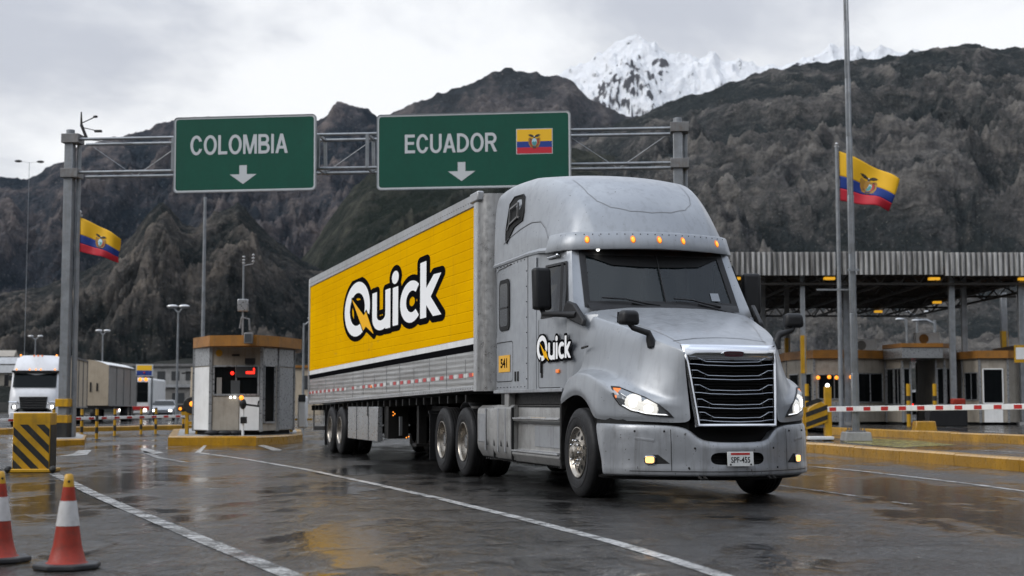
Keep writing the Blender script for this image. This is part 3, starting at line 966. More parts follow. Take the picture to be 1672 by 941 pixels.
# ---- plate -------------------------------------------------------
pl = MB(); pl.box((0, 0, 0), (.008, .305, .155))
plate = pl.build('licence_plate', worn('plate_white', (.60, .60, .58), .4, 0, .1, 9, (.2, .18, .15), .3, .1), truck, bevel=.004)
plate.location = V(1.795, 0.005, .487)
plate.rotation_euler = (0, R(-4), 0)
TXT = Matrix(((0, 0, 1, 0), (1, 0, 0, 0), (0, 1, 0, 0), (0, 0, 0, 1)))    # text faces local +X
text_obj('plate_text', 'SPF-455', .085, M['logo_black'], plate, Matrix.Translation((.0055, 0, -.012)) @ TXT, .012, .0008, .80)
b = MB(); b.box((.0052, 0, .055), (.002, .22, .022)); b.build('plate_band', M['red'], plate)
b = MB()
for y in (-.118, .118):
    b.cyl((.003, y, -.058), (.010, y, -.058), .010, .010, 8)
b.build('plate_bolts', M['chassis'], plate)

# ---- grille ------------------------------------------------------
def gx(z, y=0):                     # the face of the grille: leans a little, bows forward in the middle
    return 1.755 - .145 * (z - .84) / .8 - .06 * (abs(y) / .55) ** 2
def gw(z):                          # half width of the opening
    return .428 + (.503 - .428) * (z - .84) / .75
b = MB()
N_ = 9
rows = []
for i in range(10):
    z = .83 + (1.60 - .83) * i / 9
    rows.append([V(gx(z, y) - .07, y, z) for y in [(-1 + 2 * k / 12) * (gw(z) + .03) for k in range(13)]])
b.grid(rows)
b.build('grille_mesh', worn('grille_black', (.010, .010, .011), .5, .2, .3, 20, (.03, .03, .03), .3, .1), truck, smooth=60)
# thin horizontal louvres behind the bars
b = MB()
for i in range(24):
    z = .86 + i * .0305
    ys = [(-1 + 2 * k / 8) * gw(z) for k in range(9)]
    b.grid([[V(gx(z, y) - .055, y, z + .006) for y in ys], [V(gx(z, y) - .030, y, z - .006) for y in ys], [V(gx(z, y) - .055, y, z - .010) for y in ys]])
b.build('louvres', M['flat_black'], truck)
# chrome surround
b = MB()
def ring_pts(e, lift):
    out = []
    zt, zb = 1.548 + e * 2.0, .865 - e * .45
    top = [(gw(zt) + e * .5) * t for t in (1, .8, .5, 0, -.5, -.8, -1)]
    for y in top: out.append(V(gx(zt, y) + lift, y, zt - (.0 if abs(y) > .3 * 9 else 0)))
    for k in range(1, 6):
        z = zt + (zb - zt) * k / 6; out.append(V(gx(z, gw(z)) + lift, -(gw(z) + e * .5), z))
    bot = [-(gw(zb) + e * .5) * t for t in (1, .8, .5, 0, -.5, -.8, -1)]
    for y in bot: out.append(V(gx(zb, y) + lift, y, zb))
    for k in range(1, 6):
        z = zb + (zt - zb) * k / 6; out.append(V(gx(z, gw(z)) + lift, (gw(z) + e * .5), z))
    return out
b.grid([ring_pts(.0, -.075), ring_pts(.0, -.012), ring_pts(.012, .008), ring_pts(.05, .012), ring_pts(.075, .0), ring_pts(.085, -.05)], close=True)
b.build('chrome_surround', M['chrome'], truck, smooth=50)
for zc in (1.512, 1.362, 1.205, 1.052, .912):
    b = MB()
    wv = gw(zc)
    for dz, lift in ((.020, .004), (-.020, .010)):
        pts = []
        for k in range(17):
            y = (-1 + 2 * k / 16) * (wv - .004)
            ay = abs(y) / wv
            up = .052 if ay > .84 else (.052 * (ay - .66) / .18 if ay > .66 else 0)
            dip = -.012 * (1 - ay)
            pts.append(V(gx(zc, y) - .012 + lift, y, zc + dz * (1.0) + dip + (up if dz > 0 else up * .18)))
        b.tube(pts, .0048, 6)
    for s in (1, -1):
        for u in (.70, .985):
            y = s * wv * u
            b.bar(V(gx(zc, y) - .006, y, zc - .02), V(gx(zc, y) - .006, y, zc + (.07 if u > .9 else .035)), .009)
    b.build('grille_bar', M['chrome_dark'], truck, smooth=50)
# badge
bd = MB()
pts = []
for k in range(28):
    a = 2 * math.pi * k / 28
    cy, cz = math.cos(a), math.sin(a)
    y = math.copysign(abs(cy) ** .55, cy) * .128
    z = math.copysign(abs(cz) ** .55, cz) * .034
    pts.append(V(0, y, z))
bd.prism(pts, (.014, 0, 0))
badge = bd.build('badge', M['chrome'], truck, bevel=.004)
badge.location = V(1.635, 0, 1.612)
bd = MB(); bd.prism([p * .86 + Vector((.0142, 0, 0)) for p in pts], (.003, 0, 0)); bd.build('badge_face', principled('badge_dark', (.05, .012, .02), .3)[0], badge)
text_obj('badge_text', 'FREIGHTLINER', .030, M['chrome'], badge, Matrix.Translation((.0178, 0, 0)) @ TXT, .01, .0008, .98)

# ---- cab and sleeper shell --------------------------------------
CZ = [1.245, 1.27, 1.55, 1.85, 2.12, 2.155, 2.26, 2.55, 2.80, 2.86, 2.93, 3.0]
#  x, y, lean, tumble
CC = [(-3.56, 0, 0, 0), (-3.56, .95, 0, 0), (-3.545, 1.13, 0, 0), (-3.50, 1.195, 0, 0), (-3.43, 1.22, 0, 0), (-2.6, 1.222, 0, 0), (-1.98, 1.222, 0, 0), (-1.62, 1.222, 0, .01), (-1.50, 1.222, 0, .03),
      (-1.36, 1.222, .0, .08), (-.95, 1.217, .0, .12), (-.40, 1.195, .50, .12), (-.30, 1.16, .56, .13), (-.31, 1.06, .56, .10), (-.30, .98, .55, .07), (-.24, .60, .53, .04), (-.19, .25, .52, .01), (-.18, 0, .52, 0)]
def cabpt(k, z, s):
    x, y, ln, tm = CC[k]
    t = max(0, z - 2.16)
    return V(x - ln * t, (y - tm * t / .8) * s, z)
def cab_mesh():
    b = MB()
    for s in (1, -1):
        cols = [[cabpt(k, z, s) for z in CZ] for k in range(len(CC))]
        def skip(i, j):
            z = j
            if 14 <= i <= 16 and 6 <= j <= 9: return True        # windscreen
            if 9 <= i <= 10 and 5 <= j <= 7: return True          # door window
            return False
        b.grid(cols, skip=skip)
    return b.build('cab', M['paint'], truck, smooth=32, weld=True)
cab = cab_mesh()
# cab interior
b = MB()
b.box((-1.5, 0, 1.7), (2.2, 2.30, .06)); b.box((-2.3, 0, 2.3), (.05, 2.3, 1.4)); b.box((-1.75, 0, 2.985), (1.2, 1.9, .02))
b.build('cab_floor', M['void'], truck)
b = MB()
b.box((-.52, 0, 2.02), (.5, 1.95, .30)); b.box((-.85, -.55 * -1, 2.15), (.3, .6, .12))
b.build('dashboard', M['dash'], truck, bevel=.04)
for s in (1, -1):
    b = MB()
    b.box(V(-1.55, .55 * s, 2.02), (.5, .52, .16)); b.box(V(-1.80, .55 * s, 2.38), (.16, .5, .75)); b.box(V(-1.82, .55 * s, 2.84), (.12, .28, .18))
    b.build('seat', M['seat'], truck, bevel=.05)
b = MB(); b.lathe(V(-1.02, -.55, 2.27), (-.8, 0, .75), [(.19, 0), (.205, .015), (.22, 0), (.205, -.015), (.19, 0)], 28)
b.bar(V(-1.02, -.75, 2.27), V(-1.02, -.35, 2.27), .03); b.bar(V(-1.02, -.55, 2.27), V(-.7, -.55, 2.1), .05)
b.build('steering_wheel', M['black'], truck, smooth=40)
# windscreen glass, rubber, divider
def wsp(k, z, s, off=0.0):
    p = cabpt(k, z, s)
    return p + Vector((.88, 0, .46)) * off
b = MB()
zs = [2.26, 2.45, 2.65, 2.8, 2.93]
ks = [(14, 1), (15, 1), (16, 1), (17, 1), (16, -1), (15, -1), (14, -1)]
b.grid([[wsp(k, z, s, -.012) for k, s in ks] for z in zs])
b.build('windscreen', M['glass'], truck, sub=1)
b = MB()
def edge_loop(ins, off):
    L = []
    for z in (2.26, 2.5, 2.75, 2.93): L.append((14, z, 1))
    for k, s in ks[1:-1]: L.append((k, 2.93, s))
    for z in (2.93, 2.75, 2.5, 2.26): L.append((14, z, -1))
    for k, s in ks[::-1][1:-1]: L.append((k, 2.26, s))
    c = Vector((-.42, 0, 2.6))
    out = []
    for k, z, s in L:
        p = wsp(k, z, s, off)
        q = p - c
        out.append(Vector((p.x - (.0 if abs(z - 2.6) < .2 else 0), p.y * (1 - ins / .98), c.z + q.z * (1 - ins / .34))) + Vector((-.52 * (q.z * -ins / .34), 0, 0)))
    return out
b.grid([edge_loop(-.035, .004), edge_loop(-.01, .012), edge_loop(.045, .010), edge_loop(.05, -.006)], close=True)
b.build('windscreen_rubber', M['black'], truck, smooth=50)
b = MB(); b.bar(wsp(17, 2.27, 1, .006), wsp(17, 2.92, 1, .006), .009, .02); b.build('windscreen_divider', M['black'], truck)
# black band outside the glass top: the visor's dark reflection put in as colour
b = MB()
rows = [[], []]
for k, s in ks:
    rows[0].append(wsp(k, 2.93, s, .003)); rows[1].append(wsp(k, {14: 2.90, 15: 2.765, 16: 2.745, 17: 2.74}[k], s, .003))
b.grid(rows); b.build('visor_reflection', M['flat_black'], truck)
# wipers
for y0, y1, y2 in ((.80, .62, .10), (-.10, -.16, -.72)):
    b = MB()
    def wp(y, z): return V(-.19 - .26 * abs(y) ** 2.2 * .5 - .52 * (z - 2.2) + .035, y, z)
    b.tube([wp(y2 - .06, 2.20), wp((y0 + y2) / 2, 2.285)], .012, 6)
    b.tube([wp(y0, 2.345), wp(y0 * .6 + y2 * .4, 2.33), wp(y0 * .3 + y2 * .7, 2.285), wp(y2, 2.255)], .011, 6)
    b.build('wiper', M['black'], truck, smooth=60)
b = MB()
rows = [[], [], []]
for k, s in ks:
    p = cabpt(k, 2.25, s)
    rows[0].append(p + Vector((.015, 0, .03))); rows[1].append(p + Vector((.06, 0, -.005))); rows[2].append(p + Vector((.10, 0, -.06)))
b.grid(rows); b.build('cowl', M['black'], truck, smooth=60)

# door: glass, seams, handle, logo
for s in (1, -1):
    d = empty('door', V(-.9, 1.22 * s, 2.0), 0, truck)
    OFF = -Vector(d.location)
    b = MB()
    b.grid([[cabpt(k, z, s) + OFF + V(0, -.012 * s, 0) for k in (9, 10, 11)] for z in CZ[5:9]])
    b.build('door_window', M['glass_side'], d)
    b = MB()
    fr = [cabpt(9, 2.155, s), cabpt(10, 2.155, s), cabpt(11, 2.155, s), cabpt(11, 2.5, s), cabpt(11, 2.80, s), cabpt(10, 2.80, s), cabpt(9, 2.80, s), cabpt(9, 2.5, s)]
    cc = sum(fr, Vector()) / 8
    b.grid([[p + (p - cc) * .05 + OFF + V(0, .004 * s, 0) for p in fr], [p - (p - cc) * .05 + OFF + V(0, .010 * s, 0) for p in fr]], close=True)
    b.bar(cabpt(10, 2.16, s) + OFF + V(.36, .012 * s, 0), cabpt(10, 2.80, s) + OFF + V(.16, .012 * s, 0), .03, .02)
    b.build('window_rubber', M['black'], d)
    b = MB()
    def dp(x, z):
        t = max(0, z - 2.16)
        return (V(x, (1.222 - (.10 * t / .8)) * s, z) + OFF, V(0, s, 0))
    def sl(pts): seamline(b, [dp(*p) for p in pts], .012, .004)
    sl([(-1.47, 1.30), (-1.48, 1.6), (-1.47, 2.1), (-1.44, 2.5), (-1.40, 2.84), (-1.36, 2.875), (-1.0, 2.885), (-.82, 2.88)])
    sl([(-1.47, 1.30), (-1.44, 1.275), (-1.0, 1.272), (-.62, 1.272)])
    b.build('door_seam', M['seam'], d)
    b = MB()
    b.box(Vector((-1.345, -1.224 * s, 1.53)) + OFF, (.075, .012, .26)); b.build('handle_recess', M['void'], d, bevel=.02)
    b = MB(); b.box(Vector((-1.345, -1.236 * s, 1.56)) + OFF, (.035, .02, .20)); b.build('handle', M['black'], d, bevel=.008)
    b = MB(); b.box(Vector((-.72, -1.223 * s, 1.47)) + OFF, (.11, .02, .045)); b.build('side_marker', M['amber_soft'], d, bevel=.006)
    if s == 1: DOOR = d
# sleeper side trim
for s in (1, -1):
    sw = MB()
    def rr(x0, x1, z0, z1, r, y, lean=0):
        P = []
        for cx, cz, a0 in ((x1 - r, z1 - r, 0), (x0 + r, z1 - r, 90), (x0 + r, z0 + r, 180), (x1 - r, z0 + r, 270)):
            for k in range(5):
                a = R(a0 + k * 22.5); P.append(V(cx + math.cos(a) * r, y * s, cz + math.sin(a) * r))
        return P
    sw.prism(rr(-3.25, -2.76, 2.07, 2.77, .09, 1.224), V(0, .012 * s, 0))
    wo = sw.build('sleeper_window', M['flat_black'], truck, bevel=.004)
    sw = MB(); sw.prism(rr(-3.19, -2.82, 2.13, 2.71, .06, 1.2365), V(0, .003 * s, 0)); sw.build('pane', M['sleeper_glass'], wo)
    sw = MB(); sw.bar(V(-3.19, 1.242 * s, 2.38), V(-2.82, 1.242 * s, 2.38), .012, .02); sw.build('pane_bar', M['black'], wo)
    b = MB()
    def sp(x, z, y=1.222): return (V(x, y * s, z), V(0, s, 0))
    box1 = [(-3.40, 1.99), (-3.40, 2.84), (-3.37, 2.89), (-3.30, 2.92), (-2.66, 2.95)]
    seamline(b, [sp(*p) for p in box1], .012, .004)
    box2 = rr(-3.42, -2.62, 1.38, 1.915, .06, 1.222)
    seamline(b, [(p, V(0, s, 0)) for p in box2 + [box2[0]]], .012, .004)
    seamline(b, [sp(-1.94, 1.26), sp(-1.94, 2.98)], .014, .004)
    seamline(b, [sp(-3.50, 2.985), sp(-2.6, 2.99), sp(-1.94, 3.0)], .016, .005)
    b.build('sleeper_seams', M['seam'], truck)
    b = MB()
    for x in (-2.50, -2.38):
        b.box(V(x, 1.226 * s, 1.44), (.05, .014, .13))
    b.build('side_vents', M['chassis'], truck, bevel=.004)
    # rivets
    b = MB()
    for k in range(9):
        b.sphere(V(-3.36 + k * .16, 1.224 * s, 2.955), .008, 4)
        b.sphere(V(-3.36 + k * .16, 1.224 * s, 1.30), .008, 4)
    for k in range(8): b.sphere(V(-1.99, 1.226 * s, 1.4 + k * .2), .008, 4)
    b.build('rivets', M['chassis'], truck)
    b = MB(); b.box(V(-1.72, 1.223 * s, 2.1), (.30, .012, 1.68)); b.build('side_post', M['paint'], truck, bevel=.005)
    # lower sill
    b = MB(); b.box(V(-2.05, 1.215 * s, 1.243), (3.0, .03, .05)); b.build('cab_sill', M['paint_low'], truck, bevel=.01)
b = MB()
b.prism([V(-3.285, 1.227, 1.508), V(-2.745, 1.227, 1.508), V(-2.745, 1.227, 1.735), V(-3.285, 1.227, 1.735)], V(0, .003, 0))
num = b.build('number_sign', principled('number_yellow', (.70, .36, .008), .45)[0], truck)
TSIDE = Matrix(((1, 0, 0, 0), (0, 0, -1, 0), (0, 1, 0, 0), (0, 0, 0, 1)))       # text faces the truck's right side
text_obj('number_text', '541', .17, M['logo_black'], num, Matrix.Translation(V(-3.015, 1.2308, 1.622)) @ TSIDE, .032, .0008, 1.35)

# ---- roof fairing -----------------------------------------------
ROOF = [
 [(-3.555, 1.215, 2.99), (-3.555, 1.212, 3.30), (-3.55, 1.20, 3.74), (-3.54, 1.165, 3.99), (-3.53, 1.03, 4.075), (-3.53, .55, 4.10), (-3.53, 0, 4.105)],
 [(-3.20, 1.225, 2.99), (-3.20, 1.227, 3.30), (-3.20, 1.212, 3.76), (-3.20, 1.17, 4.02), (-3.20, 1.03, 4.11), (-3.20, .55, 4.14), (-3.20, 0, 4.145)],
 [(-2.60, 1.225, 2.99), (-2.60, 1.227, 3.30), (-2.60, 1.205, 3.76), (-2.60, 1.145, 4.03), (-2.60, .99, 4.115), (-2.58, .52, 4.15), (-2.56, 0, 4.155)],
 [(-2.05, 1.222, 2.995), (-2.05, 1.222, 3.25), (-2.05, 1.17, 3.68), (-2.04, 1.085, 3.955), (-2.0, .93, 4.05), (-1.97, .5, 4.10), (-1.95, 0, 4.11)],
 [(-1.62, 1.20, 3.0), (-1.60, 1.195, 3.20), (-1.57, 1.11, 3.54), (-1.54, 1.015, 3.80), (-1.49, .87, 3.905), (-1.44, .47, 3.97), (-1.41, 0, 3.985)],
 [(-1.28, 1.17, 3.0), (-1.25, 1.155, 3.15), (-1.21, 1.055, 3.39), (-1.17, .965, 3.59), (-1.11, .82, 3.695), (-1.04, .45, 3.765), (-1.01, 0, 3.785)],
 [(-1.02, 1.13, 2.995), (-1.00, 1.115, 3.10), (-.955, 1.02, 3.26), (-.91, .935, 3.39), (-.85, .79, 3.475), (-.77, .43, 3.54), (-.73, 0, 3.555)],
 [(-.86, 1.08, 2.99), (-.84, 1.07, 3.06), (-.80, .99, 3.15), (-.77, .91, 3.20), (-.70, .76, 3.25), (-.61, .42, 3.285), (-.57, 0, 3.295)],
 [(-.84, 1.05, 2.985), (-.82, 1.045, 3.03), (-.77, .97, 3.085), (-.72, .89, 3.12), (-.64, .75, 3.15), (-.54, .41, 3.165), (-.50, 0, 3.17)],
]
b = MB()
cl = b.bm.edges.layers.float.new('crease_edge')
for s in (1, -1):
    g = b.grid([[V(x, y * s, z) for x, y, z in c] for c in ROOF])
    for i in range(len(g) - 1):
        e = b.bm.edges.get((g[i][0], g[i + 1][0])); e[cl] = 1
        e = b.bm.edges.get((g[i][1], g[i + 1][1])); e[cl] = .6 if i < 5 else .3
        if i > 1:
            e = b.bm.edges.get((g[i][4], g[i + 1][4])); e[cl] = .55
    for j in range(6):
        e = b.bm.edges.get((g[0][j], g[0][j + 1])); e[cl] = 1
roof = b.build('roof_fairing', M['paint'], truck, sub=3, weld=True)
# raised panel joint on the fairing
bpy.context.view_layer.update()
b = MB()
jt = [(-1.60, .72), (-1.35, .71), (-1.10, .69), (-.93, .63), (-.80, .50), (-.71, .27), (-.68, 0)]
jl = jt + [(x, -y) for x, y in jt[::-1][1:]]
dn = Vector((-.35, 0, -1)).normalized()
pts = surf(roof, dense([V(x, y, 4.0) for x, y in jl]), Vector((0, 0, -1)))
seamline(b, pts, .011, .004)
b.build('fairing_seam', principled('fairing_joint', (.19, .195, .205), .5)[0], truck)
# stepped crease between the fairing and the sleeper side
for s in (1, -1):
    P = surf(roof, dense([V(x, 1.4 * s, z) for x, z in ((-3.04, 3.268), (-2.69, 3.33), (-2.30, 3.386), (-1.9, 3.43), (-1.62, 3.41), (-1.45, 3.31), (-1.30, 3.17), (-1.2, 3.03))]), V(0, -s, 0))
    b = MB(); seamline(b, P, .012, .004); b.build('fairing_crease', M['paint_low'], truck)
    b = MB(); seamline(b, [(p - Vector((0, 0, .012)), n) for p, n in P], .008, .004); b.build('crease_shadow_gap', M['seam'], truck)
# side air window of the fairing
for s in (1, -1):
    out = [(-2.92, 3.30), (-2.86, 3.26), (-2.55, 3.44), (-2.24, 3.49), (-2.22, 3.60), (-2.28, 3.80), (-2.36, 3.85), (-2.66, 3.86), (-2.82, 3.78), (-2.92, 3.45)]
    P = surf(roof, [V(x, 1.3 * s, z) for x, z in out], V(0, -s, 0))
    C = sum((p for p, n in P), Vector()) / len(P)
    b = MB()
    nrm = V(0, s, .12).normalized()
    b.grid([[C + (p - C) * k + nrm * o for p, n in P] for k, o in ((1.06, .002), (1.03, .016), (.97, .012), (.93, -.004))], close=True)
    vw = b.build('fairing_window', M['flat_black'], truck, smooth=60)
    b = MB(); b.grid([[C + (p - C) * k_ + nrm * (.006 + .012 * (1 - k_)) for p, n in P] for k_ in (.985, .5, .02)], close=True); b.build('window_mesh', M['void'], vw)
    b = MB()
    a = [(-2.74, 3.50), (-2.36, 3.56), (-2.32, 3.74), (-2.70, 3.70)]
    Q = [C + V(x + 2.56, 0, z - C.z) + V(0, .035 * s, 0) for x, z in a]
    for p, q in zip(Q, Q[1:] + Q[:1]): b.bar(p, q, .022)
    b.bar(Q[0], Q[0] + V(-.1, 0, -.07), .02); b.bar(Q[1], Q[1] + V(.06, 0, -.02), .02)
    b.build('window_bracket', M['steel_rusty'], vw)
# flared lower lip along the fairing side
for s in (1, -1):
    b = MB()
    L_ = [(-3.54, 1.228, 2.985), (-2.8, 1.232, 2.99), (-1.94, 1.232, 3.0), (-1.5, 1.215, 2.995), (-1.1, 1.175, 2.97), (-.86, 1.10, 2.955)]
    b.grid([[V(x, (y - .09) * s, z - .005) for x, y, z in L_], [V(x, (y + .006) * s, z - .012) for x, y, z in L_], [V(x, (y + .012) * s, z + .015) for x, y, z in L_], [V(x, (y - .02) * s, z + .05) for x, y, z in L_]])
    b.build('fairing_lip', M['paint'], truck, smooth=50)
# sun visor
VC = [(-1.22, 1.175), (-1.00, 1.145), (-.84, 1.09), (-.73, .98), (-.63, .78), (-.53, .50), (-.47, .25), (-.45, 0)]
b = MB()
full = VC + [(x, -y) for x, y in VC[::-1][1:]]
def vrow(off, z, dz=0.0):
    out = []
    for i, (x, y) in enumerate(full):
        dx = full[min(i + 1, len(full) - 1)][0] - full[max(i - 1, 0)][0]; dy = full[min(i + 1, len(full) - 1)][1] - full[max(i - 1, 0)][1]
        n = Vector((-dy, dx)).normalized()
        edge = min(1, abs(y) / 1.15)
        out.append(V(x + n.x * off, y + n.y * off, z + dz * edge))
    return out
b.grid([vrow(-.09, 3.175), vrow(-.03, 3.178), vrow(-.012, 3.165), vrow(.045, 2.975, -.01), vrow(.040, 2.962, -.01), vrow(-.02, 2.965, -.01)])
visor = b.build('sun_visor', M['paint'], truck, smooth=45)
bpy.context.view_layer.update()
for y in (.86, .33, 0, -.33, -.86):
    (p, n), = surf(visor, [V(-.3, y, 3.075)], Vector((-1, 0, 0)))
    b = MB(); b.sphere((0, 0, 0), .036, 8, (.45, .62, 1.0))
    l = b.build('marker_light', M['amber'], truck, smooth=60)
    l.location = p + n * .004
    l.rotation_euler = (R(8), R(-12), math.atan2(n.y, n.x))
    b = MB(); b.sphere((-.006, 0, 0), .053, 8, (.25, .64, 1.0)); b.build('marker_base', M['amber_soft'], l, smooth=60)
b = MB()
for k in range(22):
    y = -.98 + k * .0933
    (p, n), = surf(visor, [V(-.3, y, 3.145)], Vector((-1, 0, 0)))
    b.sphere(p, .0075, 4)
b.build('visor_rivets', M['chassis'], truck)
b = MB(); b.sphere(V(-.60, .74, 2.955), .022, 6); b.build('visor_lamp', M['white_lamp'], truck)
# ---- wheels and arches ------------------------------------------
WB1, WB2 = -5.255, -6.585
for s in (1, -1):
    wheel(truck, 0, 1.215 * s, s, 'steer')
    for xx in (WB1, WB2):
        wheel(truck, xx, 1.215 * s, s, 'drive')
    b = MB()
    prof = [(a, .665) for a in range(-15, 196, 10)]
    b.grid([[V(math.cos(R(a)) * r * (1.0), y * s, .515 + math.sin(R(a)) * r) for a, r in prof] for y in (.70, 1.205)])
    b.build('wheel_arch', M['void'], truck, smooth=60)
    b = MB()
    b.box(V(-.68, .95 * s, .70), (.06, .5, .8)); b.build('splash_guard', M['chassis'], truck)
    # mud flap behind the drive wheels
    b = MB(); b.box(V(-7.35, .93 * s, .55), (.02, .62, .75)); b.bar(V(-7.35, .4 * s, .95), V(-7.35, 1.26 * s, .95), .04)
    b.build('mud_flap', M['black'], truck)
    b = MB()
    rows = [[V(WB1 + math.cos(R(a)) * .60, y * s, .515 + math.sin(R(a)) * .60) for a in range(55, 126, 10)] for y in (.62, 1.18)]
    b.grid(rows); b.build('quarter_fender', M['black'], truck, smooth=60, solid=.01)
# ---- chassis -----------------------------------------------------
b = MB()
for s in (1, -1):
    b.box(V(-3.4, .42 * s, .92), (8.6, .08, .28))
for x in (-7.4, -6.0, -4.6, -3.0, -1.2, .5): b.box((x, 0, .92), (.12, .84, .22))
b.box((.45, 0, 1.05), (1.4, 1.1, .6)); b.box((-.9, 0, 1.0), (1.6, .9, .45))
for x in (0, WB1, WB2): b.cyl(V(x, -1.0, .515), V(x, 1.0, .515), .07, .07, 10)
for x in (WB1, WB2): b.sphere((x, 0, .52), .24, 8)
b.build('chassis_frame', M['chassis'], truck)
b = MB(); b.lathe((-5.75, 0, 1.09), (0, 0, 1), [(0, 0), (.46, 0), (.48, .04), (.46, .07), (0, .075)], 24); b.box((-5.75, 0, 1.05), (.9, .9, .10))
b.build('fifth_wheel', M['chassis'], truck)
b = MB(); b.box((-2.2, 0, 1.15), (2.8, 2.2, .16)); b.build('sleeper_floor', M['chassis'], truck)
for s in (1, -1):
    b = MB(); b.box(V(-3.0, 1.15 * s, 1.13), (.20, .10, .26)); b.build('cab_mount', M['skirt'], truck, bevel=.01)
# ---- side skirts -------------------------------------------------
def skirtpanel(name, x0, x1, pr, s, mat, bev=.012, parent=None):
    """panel with section pr [(yr, z)...] running from x0 to x1"""
    b = MB()
    a = [V(x0, y * s, z) for y, z in pr]; c = [V(x1, y * s, z) for y, z in pr]
    b.grid([a, c]); b.poly(a); b.poly(c)
    return b.build(name, mat, parent or truck, bevel=bev)
for s in (1, -1):
    back = skirtpanel('rear_skirt', -4.44, -3.60, [(.8, 1.06), (1.14, 1.06), (1.205, 1.01), (1.215, .96), (1.215, .52), (1.20, .44), (1.13, .33), (.8, .33)], s, M['skirt'])
    mid = skirtpanel('middle_skirt', -3.585, -2.72, [(.8, 1.065), (1.16, 1.065), (1.22, 1.02), (1.225, .95), (1.225, .52), (1.215, .43), (1.15, .325), (.8, .325)], s, M['skirt'])
    fro = skirtpanel('step_skirt', -2.70, -.70, [(.8, 1.06), (1.10, 1.06), (1.12, 1.02), (1.12, .90), (1.19, .885), (1.205, .86), (1.12, .82), (1.125, .48), (1.20, .46), (1.215, .42), (1.15, .315), (.8, .315)], s, M['skirt'])
    b = MB()
    b.box(V(-1.7, 1.165 * s, .888), (1.95, .10, .02)); b.box(V(-1.7, 1.17 * s, .462), (1.95, .12, .02))
    for k in range(18): b.box(V(-2.55 + k * .1, 1.17 * s, .476), (.02, .10, .008))
    b.build('step_tread', M['alu'], fro, bevel=.003)
    b = MB()
    b.box(V(-1.35, 1.128 * s, .665), (1.15, .016, .27)); b.build('step_riser', M['paint_low'], fro, bevel=.006)
    b = MB(); b.box(V(-1.55, 1.205 * s, .892), (.6, .012, .03)); b.build('reflector_strip', M['tan'], fro)
    for xx in (-3.59, -2.71):
        b = MB(); b.box(V(xx, 1.20 * s, .68), (.03, .03, .70)); b.build('skirt_gap', M['void'], truck)
    b = MB()
    for xx in (-3.98, -3.34, -2.98):
        b.box(V(xx, 1.2225 * s, .72), (.05, .016, .60))
    b.build('skirt_strap', M['paint_low'], truck, bevel=.006)
    b = MB(); b.box(V(-4.2, 1.218 * s, .74), (.36, .014, .40)); b.build('access_panel', M['paint_low'], back, bevel=.006)
    b = MB()
    for xx in (-3.9, -3.55, -3.2, -2.9):
        b.prism([V(xx, 1.228 * s, .50), V(xx + .07, 1.228 * s, .50), V(xx + .02, 1.228 * s, .58)], V(0, .004 * s, 0))
    b.build('clips', M['void'], mid)
    b = MB()
    for k in range(34):
        b.box(V(-4.3 + k * .1, 1.08 * s, .315 - random.random() * .012), (.05, .08, .03))
    b.build('skirt_edge', M['chassis'], truck)
    # deck between skirts and cab
    b = MB(); b.box(V(-2.4, 1.0 * s, 1.045), (3.5, .25, .02)); b.build('skirt_deck', M['chassis'], truck)

